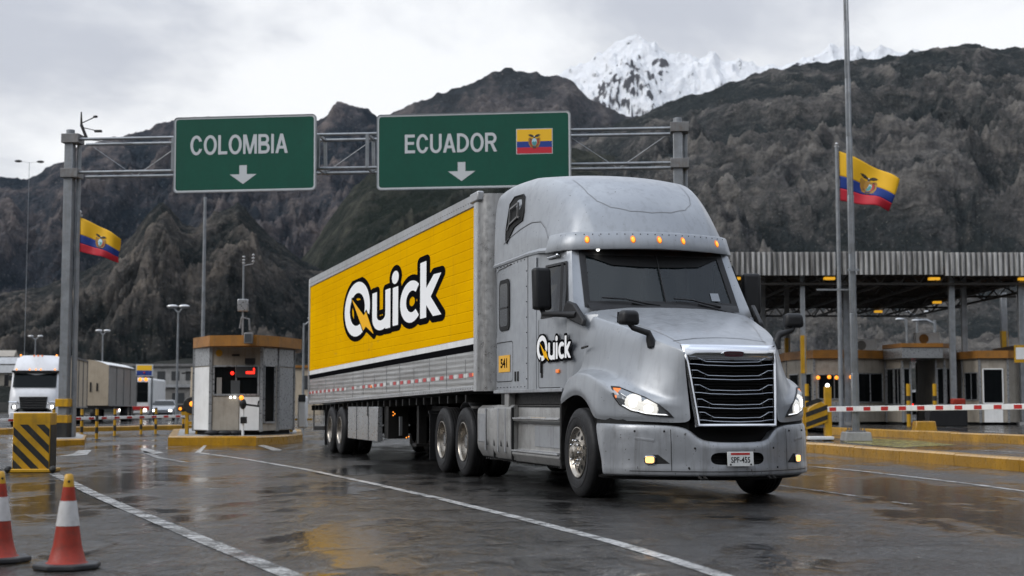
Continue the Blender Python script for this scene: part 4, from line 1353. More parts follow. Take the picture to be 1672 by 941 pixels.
# ---- lights ------------------------------------------------------
HL_OUT = [(.934, 1.147, 1.26), (1.025, 1.095, 1.253), (1.177, 1.01, 1.198), (1.316, .908, 1.144), (1.432, .792, 1.071), (1.495, .713, .993), (1.527, .67, .934), (1.454, .767, .94), (1.344, .9, .959), (1.214, 1.026, .999), (1.1, 1.103, 1.058), (1.015, 1.142, 1.152)]
HOODMIRROR = (1.10, 1.0, 2.02)
def shell(P, ks):
    C = sum((p for p, n in P), Vector()) / len(P)
    return C
for s in (1, -1):
    dvec = V(-.62, -.78 * s, -.05).normalized()
    P = surf(hood, [V(x, y * s, z) for x, y, z in HL_OUT], dvec)
    nrm = (-dvec)
    C = sum((p for p, n in P), Vector()) / len(P)
    (Cs, Cn), = surf(hood, [C], dvec)
    b = MB()
    def ring(k, off):
        out = []
        for p, n in P:
            q = Cs + (p - Cs) * k
            (h, hn), = surf(hood, [q], dvec)
            out.append(h + hn * off)
        return out
    r0, r1, r2 = ring(1.04, .001), ring(1.03, .012), ring(.93, .014)
    r3, r4, r5 = ring(.93, .008), ring(.6, .012), ring(.3, .014)
    b.grid([r0, r1, r2, r3], close=True)
    hl = b.build('headlight', M['black'], truck, smooth=60)
    (cc, cn), = surf(hood, [Cs], dvec)
    nP = len(P)
    fr = [((p - Cs).dot(V(-.78, .62 * s, 0).normalized())) for p, n in P]
    lo, hi = min(fr), max(fr)
    # lens fields: amber turn signal outboard, two lit lamps, bright reflector, a light strip along the foot
    ax = V(-.78, .62 * s, 0).normalized()
    def u(p): return ((p - Cs).dot(ax) - lo) / (hi - lo)
    LP = [q for q, n in surf(hood, [V(1.235, 1.0 * s, 1.085), V(1.365, .875 * s, 1.02)], dvec)]
    loops = [r3, r4, r5, [cc + cn * .014] * nP]
    cells = {'turn_signal': [], 'lamp': [], 'reflector': [], 'light_strip': [], 'lens': []}
    for li, (A, B) in enumerate(zip(loops, loops[1:])):
        for k in range(nP):
            for i in range(8):
                for j in range(8):
                    def L(t, w):
                        return (A[k].lerp(A[(k + 1) % nP], t)).lerp(B[k].lerp(B[(k + 1) % nP], t), w)
                    q = [L(i / 8, j / 8), L((i + 1) / 8, j / 8), L((i + 1) / 8, (j + 1) / 8), L(i / 8, (j + 1) / 8)]
                    m_ = sum(q, Vector()) / 4
                    dd = min((m_ - p).length for p in LP)
                    uu = u(m_)
                    if dd < .050: key = 'lamp'
                    elif uu + (m_.z - Cs.z) * .3 > .88: key = 'turn_signal'
                    elif li == 0 and j in (1, 2) and 6 <= k <= 9: key = 'light_strip'
                    elif dd < .105: key = 'reflector'
                    else: key = 'lens'
                    cells[key].append(q)
    for key, mat in (('turn_signal', M['amber_soft']), ('lamp', M['headlamp']), ('reflector', M['reflector']), ('light_strip', M['drl']), ('lens', M['headlens'])):
        b = MB()
        for q in cells[key]: b.poly(q)
        b.build(key, mat, hl, weld=True, smooth=180)
    # fog lamp in the bumper corner
    dv = V(-.70, -.714 * s, 0).normalized()
    F = surf(bumper, [V(x, y * s, z) for x, y, z in ((1.40, .95, .52), (1.405, .95, .425), (1.53, .72, .435), (1.47, .84, .53))], dv)
    b = MB()
    c = sum((p for p, n in F), Vector()) / 4
    b.grid([[p + n * .004 for p, n in F], [c + (p - c) * .82 - n * .0 + n * .006 for p, n in F]], close=True)
    b.poly([c + (p - c) * .82 + n * .005 for p, n in F])
    fo = b.build('fog_recess', M['void'], truck)
    (p, n), = surf(bumper, [V(1.415, .905 * s, .474)], dv)
    b = MB()
    t = Vector((0, 0, 1)).cross(n).normalized(); up = n.cross(t)
    pts = []
    for k in range(24):
        a = 2 * math.pi * k / 24
        pts.append(p + t * math.copysign(abs(math.cos(a)) ** .5, math.cos(a)) * .062 + up * math.copysign(abs(math.sin(a)) ** .5, math.sin(a)) * .045 + n * .012)
    b.prism(pts, n * .012); fl = b.build('fog_light', M['chrome'], fo, bevel=.004)
    cc_ = sum(pts, Vector()) / 24
    b = MB(); b.prism([cc_ + (q - cc_) * .78 + n * .0125 for q in pts], n * .004); b.build('fog_lens', M['fog'], fl)
    # crease ledge on the bumper corner above the fog lamp
    E_ = surf(bumper, [V(x, y * s, z) for x, y, z in ((1.26, 1.0, .70), (1.33, .92, .69), (1.40, .83, .675))], dv)
    b = MB()
    b.grid([[p + n * .002 + Vector((0, 0, .02)) for p, n in E_], [p + n * .006 for p, n in E_], [p + n * .001 - Vector((0, 0, .018)) for p, n in E_]])
    b.build('bumper_crease', M['paint_low'], truck, smooth=50)
b = MB()
for pts in ([V(1.9, y, .352) for y in [-1.05 + .05 * k for k in range(43)]], [V(1.9, .68, z) for z in (.36, .5, .65, .80)], [V(1.9, -.68, z) for z in (.36, .5, .65, .80)]):
    seamline(b, surf(bumper, pts, Vector((-1, 0, 0))), .008, .003)
b.build('bumper_seam', M['seam'], truck)
b = MB()
for y, z in ((.74, .78), (-.74, .78), (1.0, .78), (-1.0, .78), (.46, .60), (-.46, .60), (.52, .39), (-.52, .39)):
    (p, n), = surf(bumper, [V(1.9, y, z)], Vector((-1, 0, 0)))
    b.sphere(p, .012, 5)
b.build('bumper_bolts', M['chassis'], truck)
for y in (.40, -.40):
    b = MB(); b.tube([V(1.66, y - .03, .30), V(1.74, y - .03, .275), V(1.74, y + .03, .275), V(1.66, y + .03, .30)], .014, 6); b.build('tow_hook', M['chassis'], truck)
# low splitter with mud along the bumper's foot
b = MB()
rows = [[], [], []]
for s in (1, -1):
    seq = BC if s == 1 else BC[::-1][1:]
    for x, y, zt in seq:
        rows[0].append(V(x + .02 - .05, y * s * .97, .285)); rows[1].append(V(x - .09, y * s * .95, .255)); rows[2].append(V(x - .3, y * s * .9, .29))
b.grid(rows); b.build('bumper_foot', M['chassis'], truck, smooth=50)

# papers on the dashboard and a permit on the glass
b = MB(); b.box((-.40, .55, 2.185), (.22, .30, .01), rot=.3); b.build('papers', M['lettering'], truck)
b = MB(); b.box((-.44, -.62, 2.19), (.16, .22, .02), rot=-.2); b.build('folder', M['tan'], truck)
b = MB(); b.grid([[wsp(15, z, -1, .004) + Vector((-.02, .06 + u, 0)) for u in (.0, .11)] for z in (2.33, 2.43)]); b.build('permit', M['headlens'], truck)
# ---- mirrors -----------------------------------------------------
for s in (1, -1):
    mr = MB()
    mr.box((0, 0, 0), (.13, .235, .52))
    # a rounded shell, thicker to the front
    yo = 1.40
    m = mr.build('door_mirror', M['black'], truck, bevel=.045, seg=4)
    m.location = V(-.80, yo * s, 2.47)
    m.rotation_euler = (0, R(-3), R(-14 * -s))
    g_ = MB(); g_.box((-.066, 0, .06), (.004, .19, .34)); g_.box((-.066, 0, -.19), (.004, .19, .10)); g_.build('mirror_glass', M['chrome'], m)
    mr = MB()
    mr.tube([V(-.80, 1.40 * s, 2.23), V(-.74, 1.39 * s, 2.16), V(-.40, 1.29 * s, 2.14), V(-.15, 1.17 * s, 2.12)], [.030, .032, .036, .045], 10)
    mr.build('mirror_arm', M['black'], truck, smooth=60)
    mr = MB()
    mr.prism([V(-.42, 1.195 * s, 2.22), V(-.36, 1.18 * s, 2.30), V(-.24, 1.13 * s, 2.26), V(.02, 1.10 * s, 2.06), V(.03, 1.12 * s, 1.98), V(-.30, 1.19 * s, 2.08), V(-.44, 1.20 * s, 2.13)], V(0, .055 * s, 0))
    mr.build('mirror_bracket', M['black'], truck, bevel=.015)
    # hood mirror
    hm = MB(); hm.box((0, 0, 0), (.17, .235, .165), taper=.86)
    h = hm.build('hood_mirror', M['black'], truck, bevel=.05, seg=4)
    hp = HOODMIRROR
    h.location = V(hp[0], hp[1] * s, hp[2])
    h.rotation_euler = (0, R(4), R(12 * s))
    g_ = MB(); g_.box((-.0865, 0, 0), (.003, .19, .12)); g_.build('mirror_glass', M['chrome'], h)
    (a, an), = surf(hood, [V(hp[0] + .03, .80 * s, 1.77)], V(0, s, 0) * -1)
    hm = MB()
    hm.tube([V(hp[0] + .01, hp[1] * s, hp[2] - .06), V(hp[0] + .03, (hp[1] - .04) * s, hp[2] - .115), a + Vector((.0, 0, .06)) + an * .05, a + Vector((.01, 0, .0)) + an * .018, a + Vector((.03, 0, -.08)) + an * .012], [.030, .032, .038, .05, .045], 10)
    hm.build('hood_mirror_arm', M['black'], truck, smooth=60)
    # small chrome grab bar and horn at the door top
    hm = MB(); hm.tube([V(-1.30, 1.15 * s, 2.905), V(-.95, 1.14 * s, 2.905)], .022, 10); hm.sphere(V(-.95, 1.14 * s, 2.905), .03, 6)
    hm.build('grab_bar', M['chrome'], truck, smooth=60)
# hood seams and side vent
for s in (1, -1):
    b = MB()
    top = surf(hood, [V(x, y * s, 2.6) for x, y in ((1.46, .50), (1.2, .55), (.9, .645), (.6, .73), (.3, .79), (.05, .84))], Vector((0, 0, -1)))
    top = surf(hood, dense([p for p, n in top]), Vector((0, 0, -1)))
    seamline(b, top, .008, .003)
    b.build('hood_crease', M['skirt'], truck)
b = MB()
lip = surf(hood, [V(1.30, y, 2.4) for y in [-.56 + .02 * k for k in range(57)]], Vector((0, 0, -1)))
seamline(b, lip, .010, .004); b.build('hood_joint', M['seam'], truck)
b = MB(); b.prism([V(.03, 1.165, 1.71), V(.12, 1.125, 1.73), V(.115, 1.12, 1.75), V(.03, 1.16, 1.735)], V(0, .02, 0)); b.build('hood_vent', M['chassis'], truck)
for s in (1, -1):
    b = MB()
    rows = []
    for z, yf in ((1.262, 1.13), (1.45, 1.15), (1.60, 1.135), (1.75, 1.115), (1.90, 1.105), (2.03, 1.08), (2.12, 1.05)):
        rows.append([V(-.43, 1.2015 * s, z), V(-.30, 1.199 * s, z), V(-.17, (yf + .05) * s, z), V(-.04, yf * s, z), V(.04, (yf - .08) * s, z)])
    b.grid(rows); b.build('cowl_side', M['paint'], truck, smooth=60)

# ================================================================== THE LOGO
def sdf_capsule(X, Y, a, b, r):
    pa = (X - a[0], Y - a[1]); ba = (b[0] - a[0], b[1] - a[1])
    L2 = ba[0] ** 2 + ba[1] ** 2
    h = np.clip((pa[0] * ba[0] + pa[1] * ba[1]) / L2, 0, 1)
    return np.hypot(pa[0] - ba[0] * h, pa[1] - ba[1] * h) - r
def sdf_poly(X, Y, P):
    d = np.full(X.shape, 1e9); inside = np.zeros(X.shape, bool)
    n = len(P)
    for i in range(n):
        a, b_ = P[i], P[(i + 1) % n]
        d = np.minimum(d, sdf_capsule(X, Y, a, b_, 0))
        c = ((a[1] > Y) != (b_[1] > Y)) & (X < (b_[0] - a[0]) * (Y - a[1]) / (b_[1] - a[1] + 1e-12) + a[0])
        inside ^= c
    return np.where(inside, -d, d)
def sdf_bar(X, Y, a, b, w):
    a, b = Vector((*a, 0)), Vector((*b, 0)); t = (b - a).normalized(); n = Vector((-t.y, t.x, 0)) * w / 2
    return sdf_poly(X, Y, [tuple((a + n).xy), tuple((b + n).xy), tuple((b - n).xy), tuple((a - n).xy)])
LS = 2.35       # the lettering is drawn out lengthways on the trailer
def lx(x): return (x + 15.0) / LS
def logo_fields(X, Y):
    """distance fields of the word (letters, bolt) in drawing units: X along, Y up, word about 3.7 long, 1.1 high"""
    def ell(cx, cy, rx, ry):
        k = np.hypot((X - cx) / rx, (Y - cy) / ry)
        g = np.hypot((X - cx) / rx ** 2, (Y - cy) / ry ** 2) + 1e-9
        return (k - 1) * k / g
    bolt = [(lx(-14.15), 3.27), (lx(-12.80), 2.85), (lx(-12.58), 2.92), (lx(-11.78), 2.43), (lx(-12.58), 2.62), (lx(-12.86), 2.55)]
    bo = sdf_poly(X, Y, bolt)
    q = np.maximum(ell(lx(-13.60), 3.025, .60, .556), -ell(lx(-13.56), 3.02, .355, .335))
    q = np.maximum(q, -(bo - .035))
    q = np.maximum(q, -sdf_poly(X, Y, [(lx(-12.72), 2.90), (lx(-12.3), 2.86), (lx(-11.6), 2.3), (lx(-12.75), 2.3)]) )
    ux0, ux1 = lx(-11.72), lx(-10.46)
    u = np.minimum(sdf_bar(X, Y, (ux0, 2.74), (ux0, 3.225), .195), sdf_bar(X, Y, (ux1, 2.48), (ux1, 3.205), .195))
    cu = (ux0 + ux1) / 2
    arc = np.maximum(np.maximum(ell(cu, 2.74, (ux1 - ux0) / 2 + .097, .265), -ell(cu, 2.76, (ux1 - ux0) / 2 - .097, .10)), Y - 2.76)
    u = np.minimum(u, arc)
    ix = lx(-9.785)
    i = np.minimum(sdf_bar(X, Y, (ix, 2.495), (ix, 3.19), .20), ell(ix - .01, 3.368, .125, .118))
    cx = lx(-8.50)
    c = np.maximum(ell(cx, 2.838, .375, .36), -ell(cx + .03, 2.838, .195, .185))
    c = np.maximum(c, -sdf_poly(X, Y, [(cx + .02, 2.838), (cx + .36, 3.20), (cx + .7, 3.2), (cx + .7, 2.45), (cx + .36, 2.47)]))
    kx = lx(-7.57)
    k = sdf_bar(X, Y, (kx, 2.50), (kx, 3.435), .19)
    k = np.minimum(k, sdf_poly(X, Y, [(kx + .09, 2.98), (lx(-6.82), 3.168), (lx(-6.31), 3.155), (lx(-7.03), 2.82), (lx(-6.30), 2.49), (lx(-6.87), 2.495), (kx + .09, 2.71)]))
    word = np.minimum(np.minimum(np.minimum(q, u), np.minimum(i, c)), k)
    return word, bo
def sdf_mesh(fn, x0, x1, y0, y1, n, tf, name, mat, parent):
    """flat sheet covering fn < 0, cut out along the contour"""
    st = (x1 - x0) / n
    m = int(round((y1 - y0) / st))
    xs = x0 + np.arange(n + 1) * st; ys = y0 + np.arange(m + 1) * st
    X, Y = np.meshgrid(xs, ys)
    F = fn(X, Y)
    b = MB(); vc = {}
    def vert(p):
        k = (round(p[0] * 1e5), round(p[1] * 1e5))
        if k not in vc: vc[k] = b.bm.verts.new(tf(p[0], p[1]))
        return vc[k]
    neg = F < 0
    full = neg[:-1, :-1] & neg[1:, :-1] & neg[:-1, 1:] & neg[1:, 1:]
    some = (neg[:-1, :-1] | neg[1:, :-1] | neg[:-1, 1:] | neg[1:, 1:]) & ~full
    for j in range(m):
        i = 0
        while i < n:
            if full[j, i]:
                i0 = i
                while i < n and full[j, i]: i += 1
                b.face([vert((xs[i0], ys[j])), vert((xs[i], ys[j])), vert((xs[i], ys[j + 1])), vert((xs[i0], ys[j + 1]))])
            else:
                i += 1
    for j, i in zip(*np.nonzero(some)):
        cs = [(xs[i], ys[j], F[j, i]), (xs[i + 1], ys[j], F[j, i + 1]), (xs[i + 1], ys[j + 1], F[j + 1, i + 1]), (xs[i], ys[j + 1], F[j + 1, i])]
        poly = []
        for a, c in zip(cs, cs[1:] + cs[:1]):
            if a[2] < 0: poly.append((a[0], a[1]))
            if (a[2] < 0) != (c[2] < 0):
                t = a[2] / (a[2] - c[2]); poly.append((a[0] + (c[0] - a[0]) * t, a[1] + (c[1] - a[1]) * t))
        if len(poly) >= 3:
            vs = []
            for p in poly:
                v = vert(p)
                if v not in vs: vs.append(v)
            if len(vs) >= 3: b.face(vs)
    return b.build(name, mat, parent)
def logo(parent, tf):
    """tf(u, v, lift): drawing units to the parent's space"""
    out = lambda X, Y: np.minimum(logo_fields(X, Y)[0], logo_fields(X, Y)[1] + .01) - .105
    o = sdf_mesh(lambda X, Y: np.minimum(out(X, Y), sdf_poly(X, Y, [(lx(-14), 3.2), (lx(-12.4), 3.2), (lx(-12.2), 2.6), (lx(-13.9), 2.7)])), -.25, 3.95, 2.25, 3.65, 300, lambda u, v: tf(u, v, .004), 'logo', M['logo_black'], parent)
    sdf_mesh(lambda X, Y: logo_fields(X, Y)[0], -.25, 3.95, 2.25, 3.65, 360, lambda u, v: tf(u, v, .008), 'logo_letters', M['lettering'], o)
    sdf_mesh(lambda X, Y: logo_fields(X, Y)[1], .2, 1.5, 2.3, 3.4, 130, lambda u, v: tf(u, v, .012), 'logo_bolt', M['bolt'], o)
    return o
# on the door: follows the door skin
dl = Vector(DOOR.location)
logo(DOOR, lambda u, v, l: V(-1.515 + (u - 0) * .36, 1.232 + l * .5, 1.60 + (v - 2.43) * .285) - dl)
# ================================================================== THE TRAILER
TX = -12.0
trailer = tag(empty('semi_trailer', TR_O + Matrix.Rotation(TR_RZ, 3, 'Z') @ Vector((TX, 0, 0)), TR_RZ), 'long box trailer with yellow side, black stripe and lettered logo', 'trailer')
def T(x, yr, z): return Vector((x - TX, -yr, z))
XF, XR = -4.22, -19.98
def zl(zf, zr, x): return zf + (zr - zf) * (x - XF) / (XR - XF)
def yellow_mat():
    m, nt, b = principled('trailer_yellow', (.74, .385, .006), .36)
    b.inputs['Specular IOR Level'].default_value = .0
    co = n_coord(nt)
    x, y, z = n_sep(nt, co)
    big = n_noise(nt, n_map(nt, co, (.35, 1, 1.2)), 1.1, 7, .62)
    c = n_mix(nt, n_range(nt, big, .3, .7), (.64, .335, .002), (.73, .395, .002))
    fr = n_math(nt, 'FRACT', n_math(nt, 'MULTIPLY', z, 1 / .152))
    seam = n_range(nt, n_math(nt, 'ABSOLUTE', n_math(nt, 'SUBTRACT', fr, .5)), .44, .5)
    brk = n_range(nt, n_noise(nt, n_map(nt, co, (.7, 1, 6)), 1.0, 4, .6), .45, .62)
    c = n_mix(nt, n_math(nt, 'MULTIPLY', n_math(nt, 'MULTIPLY', seam, brk), .22), c, (.30, .15, .01))
    st = n_range(nt, n_noise(nt, n_map(nt, co, (5, 5, .35)), 1.6, 5, .62), .58, .82)
    c = n_mix(nt, n_math(nt, 'MULTIPLY', st, .35), c, (.28, .15, .02))
    fx = n_math(nt, 'FRACT', n_math(nt, 'MULTIPLY', x, 1 / 1.22))
    riv = n_range(nt, n_math(nt, 'ABSOLUTE', n_math(nt, 'SUBTRACT', fx, .5)), .492, .5)
    c = n_mix(nt, n_math(nt, 'MULTIPLY', riv, .05), c, (.3, .15, .01))
    scuff = n_math(nt, 'MULTIPLY', n_range(nt, n_noise(nt, n_map(nt, co, (.5, 1, 2.5), (3, 0, 1)), 2.2, 8, .72), .60, .72), n_range(nt, z, 1.9, 3.0, 1, .15))
    c = n_mix(nt, n_math(nt, 'MULTIPLY', scuff, .5), c, (.20, .13, .05))
    setin(nt, b, 'Base Color', c)
    setin(nt, b, 'Roughness', n_range(nt, big, .3, .7, .30, .46))
    setin(nt, b, 'Normal', n_bump(nt, seam, .5, -.012))
    return m
def corr_mat():
    m, nt, b = principled('trailer_corrugated', (.42, .42, .41), .36, .65)
    co = n_coord(nt)
    x, y, z = n_sep(nt, co)
    w = n_math(nt, 'SINE', n_math(nt, 'MULTIPLY', z, 78))
    st = n_noise(nt, n_map(nt, co, (.6, 1, 14)), 1.3, 6, .65)
    st2 = n_noise(nt, n_map(nt, co, (7, 7, .8)), 1.3, 6, .65)
    c = n_mix(nt, n_range(nt, st, .35, .7), (.27, .265, .255), (.50, .50, .49))
    c = n_mix(nt, n_math(nt, 'MULTIPLY', n_range(nt, st2, .52, .8), .5), c, (.14, .12, .10))
    c = n_mix(nt, n_math(nt, 'MULTIPLY', n_range(nt, w, .86, 1), .35), c, (.16, .15, .14))
    setin(nt, b, 'Base Color', c)
    setin(nt, b, 'Normal', n_bump(nt, w, .5, .004))
    return m
M['ty'] = yellow_mat(); M['tc'] = corr_mat()
M['rail'] = worn('trailer_rail', (.40, .405, .41), .38, .6, .12, .9, (.17, .11, .06), .16, .4, .3)
M['tape_red'] = principled('tape_red', (.42, .02, .02), .35)[0]
M['tape_white'] = worn('tape_white', (.60, .60, .58), .35, 0, .1, 8, (.25, .22, .2), .4, .2)
b = MB()
P = lambda x, y, zf, zr: T(x, y, zl(zf, zr, x))
nseg = 20
xs = [XF + (XR - XF) * k / nseg for k in range(nseg + 1)]
box = []
for x in xs:
    zt, zb = zl(4.10, 4.16, x), zl(1.29, 1.10, x)
    box.append([T(x, 1.285, zb), T(x, 1.285, zt - .03), T(x, 1.25, zt), T(x, -1.25, zt), T(x, -1.285, zt - .03), T(x, -1.285, zb)])
b.grid(box, close=True)
b.poly(box[0]); b.poly(box[-1])
b.build('box_body', M['rail'], trailer)
def band(name, zf0, zr0, zf1, zr1, y, mat, s=1, parent=None, x0=XF - .03, x1=XR + .02, n=nseg):
    b = MB()
    X = [x0 + (x1 - x0) * k / n for k in range(n + 1)]
    b.grid([[T(x, y * s, zl(zf0, zr0, x)), T(x, y * s, zl(zf1, zr1, x))] for x in X])
    return b.build(name, mat, parent or trailer)
for s in (1, -1):
    band('side_panel', 2.04, 1.905, 3.935, 3.965, 1.300, M['ty'], s)
    band('white_stripe', 1.945, 1.80, 2.035, 1.90, 1.302, M['white'], s)
    band('black_stripe', 1.845, 1.70, 1.94, 1.795, 1.302, M['logo_black'], s)
    band('lower_panel', 1.33, 1.13, 1.84, 1.695, 1.300, M['tc'], s)
    b = MB()
    X = xs
    b.grid([[T(x, 1.28 * s, zl(4.125, 4.185, x)), T(x, 1.315 * s, zl(4.12, 4.18, x)), T(x, 1.318 * s, zl(3.95, 3.98, x)), T(x, 1.298 * s, zl(3.938, 3.968, x))] for x in X])
    b.grid([[T(x, 1.28 * s, zl(4.125, 4.185, x)), T(x, 1.20 * s, zl(4.13, 4.19, x)), T(x, 1.20 * s, zl(4.10, 4.16, x))] for x in X])
    b.build('top_rail', M['rail'], trailer, smooth=40)
    b = MB()
    b.grid([[T(x, 1.299 * s, zl(1.345, 1.145, x)), T(x, 1.318 * s, zl(1.335, 1.135, x)), T(x, 1.318 * s, zl(1.275, 1.085, x)), T(x, 1.25 * s, zl(1.27, 1.08, x))] for x in X])
    b.build('bottom_rail', M['alu'], trailer, smooth=40)
    # reflective tape: red and white fields, some of them worn off
    n_ = 52
    for nm, mat, k0 in (('red_tape', M['tape_red'], 0), ('white_tape', M['tape_white'], 1)):
        b = MB()
        for k in range(n_):
            if random.random() < .12 or k % 2 != k0: continue
            a, c = XF - .12 + (XR - XF + .3) * (k + .12) / n_, XF - .12 + (XR - XF + .3) * (k + .9) / n_
            b.poly([T(a, 1.3035 * s, zl(1.47, 1.335, a)), T(c, 1.3035 * s, zl(1.47, 1.335, c)), T(c, 1.3035 * s, zl(1.53, 1.395, c)), T(a, 1.3035 * s, zl(1.53, 1.395, a))])
        b.build(nm, mat, trailer)
    b = MB()
    for k in range(14):
        x = XF - .6 - k * 1.15
        b.box(T(x, 1.303 * s, zl(1.59, 1.42, x)), (.006, .007, .50 if k % 3 else .30))
    b.build('panel_joints', M['rail'], trailer)
    b = MB()
    for k in range(110):
        x = XF - .1 - k * .143
        b.sphere(T(x, 1.319 * s, zl(4.02, 4.05, x)), .009, 3)
        b.sphere(T(x, 1.319 * s, zl(1.305, 1.11, x)), .009, 3)
    b.build('rivets', M['steel_rusty'], trailer)
    # front corner post and rear post
    b = MB()
    b.grid([[T(XF + .56 * 0 + x, y * s, z) for z in (1.26, 4.09)] for x, y in ((-.06, 1.322), (.02, 1.322), (.10, 1.315), (.22, 1.28), (.30, 1.20), (.34, 1.06), (.34, .9))])
    b.build('corner_post', M['alu'], trailer, smooth=60)
    b = MB(); b.box(T(XF + .02, 1.30 * s, 4.06), (.44, .10, .14)); b.build('corner_casting', M['rail'], trailer, bevel=.02)
    b = MB(); b.box(T(XR, 1.28 * s, 2.64), (.12, .09, 3.06)); b.build('rear_post', M['rail'], trailer, bevel=.01)
    # amber and red marker lamps
    for x, z, mat in ((XF - .10, 1.50, M['amber_soft']), (-12.0, 1.42, M['amber_soft']), (XR + .25, 1.36, M['tape_red'])):
        b = MB(); b.box(T(x, 1.31 * s, z), (.10, .02, .045)); b.build('side_lamp', mat, trailer, bevel=.005)
b = MB()
b.grid([[T(XF + .34, y, z) for z in (1.26, 4.09)] for y in (-.92, .92)]); b.build('front_wall', M['front_wall'], trailer)
b = MB(); b.box(T(XF + .36, .6, 2.7), (.05, .30, .5)); b.box(T(XF + .37, .2, 1.7), (.06, .5, .3)); b.bar(T(XF + .36, .9, 1.3), T(XF + .36, .9, 3.9), .04)
b.build('front_fittings', M['steel_rusty'], trailer)
logo(trailer, lambda u, v, l: T(-15.0 + LS * u, 1.300 + l, v))
# underside
b = MB()
for s in (1, -1):
    b.box(T(-16.2, .5 * s, 1.0), (6.2, .14, .22)); 
for k in range(28): b.box(T(-5 - k * .55, 0, 1.16 - k * .006), (.06, 2.5, .12))
for x in (-15.62, -16.87): b.cyl(T(x, -1.0, .515), T(x, 1.0, .515), .075, .075, 10)
b.box(T(-16.3, 0, .8), (2.2, .9, .3))
b.build('underframe', M['chassis'], trailer)
for s in (1, -1):
    for x in (-15.62, -16.87):
        w = wheel(trailer, 0, 0, s, 'drive'); w.location = T(x, 1.285 * s, .515)
    b = MB(); b.box(T(-17.55, 1.0 * s, .55), (.02, .6, .80)); b.build('mud_flap', M['black'], trailer)
    # aluminium tool box / skirt ahead of the bogie
    b = MB(); b.box(T(-13.13, 1.22 * s, .70), (3.18, .10, .66)); sk = b.build('side_skirt', M['tc2'] if 'tc2' in M else M['booth_steel'], trailer, bevel=.01)
    b = MB()
    for x in (-13.7, -12.45): b.box(T(x, 1.273 * s, .70), (.02, .01, .66))
    b.build('skirt_joint', M['seam'], sk)
    b = MB(); b.box(T(-12.5, 1.24 * s, .98), (.10, .08, .26)); b.build('skirt_hanger', M['chassis'], sk)
    # landing gear
    b = MB()
    b.box(T(-9.4, .9 * s, .78), (.16, .14, .80)); b.bar(T(-9.4, .9 * s, .9), T(-10.6, .7 * s, 1.15), .06); b.box(T(-9.4, .9 * s, .36), (.30, .26, .05))
    b.build('landing_leg', M['chassis'], trailer)
    b = MB(); b.box(T(-11.3, .95 * s, .74), (.35, .4, .62)); b.build('battery_box', M['chassis'], trailer, bevel=.01)
    b = MB(); b.bar(T(-10.7, 1.0 * s, .5), T(-10.7, 1.0 * s, .85), .05); b.build('valve_post', M['steel'], trailer)
b = MB(); b.cyl(T(-9.0, -.6, .62), T(-8.2, -.6, .62), .2, .2, 16); b.cyl(T(-10.1, .3, .72), T(-9.2, .3, .72), .18, .18, 16); b.box(T(-8.7, 0, .95), (1.6, 1.6, .2)); b.build('air_tanks', M['chassis'], trailer, smooth=50)
b = MB()
b.bar(T(XR + .05, -1.2, .50), T(XR + .05, 1.2, .50), .10); 
for s in (1, -1): b.bar(T(XR + .05, .6 * s, .5), T(XR + .05, .6 * s, 1.1), .08); b.bar(T(XR + .05, 1.18 * s, .46), T(XR + .05, 1.18 * s, 1.1), .03)
b.build('rear_guard', M['steel_rusty'], trailer)
for (x, y, z) in ((-10.9, 1.1, .93), (-10.9, 1.1, .87), (-10.85, 1.08, .90), (-10.2, 1.0, .47), (-10.1, .98, .49)):
    b = MB(); b.sphere(T(x, y, z), .012, 4); b.build('marker_lamp', M['amber'], trailer)
# air hoses between cab and trailer
b = MB()
for y, c in ((.15, 0), (.0, 0), (-.15, 0)):
    b.tube([T(XF + .36, y, 2.0), T(XF + .50, y, 1.7), T(XF + .58, y, 1.75), T(XF + .66, y, 2.1)], .016, 6)
b.build('air_hoses', M['black'], trailer, smooth=60)
# ================================================================== GANTRY AND SIGNS
FACE = Matrix(((1, 0, 0, 0), (0, 0, -1, 0), (0, 1, 0, 0), (0, 0, 0, 1)))       # text and sheets facing -Y
GL, GR = at(112, 400, 41.3), at(1108, 400, 39.6)
gdir = Vector((GR.x - GL.x, GR.y - GL.y, 0)); GLEN = gdir.length; gdir.normalize()
GA = math.atan2(gdir.y, gdir.x)
gantry = tag(empty('sign_gantry', (GL.x, GL.y, 0), GA), 'galvanised lattice gantry spanning the lanes on two tall posts', 'gantry')
def glocal(px, py, off=0.0):
    """gantry-space (x, z) of the gantry plane point showing at (px, py); off in front of the plane"""
    c, s = math.cos(PITCH), math.sin(PITCH)
    a = (px - 836) / 2400.0; b_ = -(py - 470.5) / 2400.0
    d = Vector((a, c - b_ * s, s + b_ * c))
    n = Vector((-gdir.y, gdir.x, 0))
    o = Vector((GL.x, GL.y, 0)) - n * off
    t = (o - Vector((0, 0, CAM_Z))).dot(n) / d.dot(n)
    p = Vector((0, 0, CAM_Z)) + d * t - o
    return p.dot(gdir), p.z
TOPZ = glocal(112, 229)[1]; BOTZ = glocal(112, 283)[1]
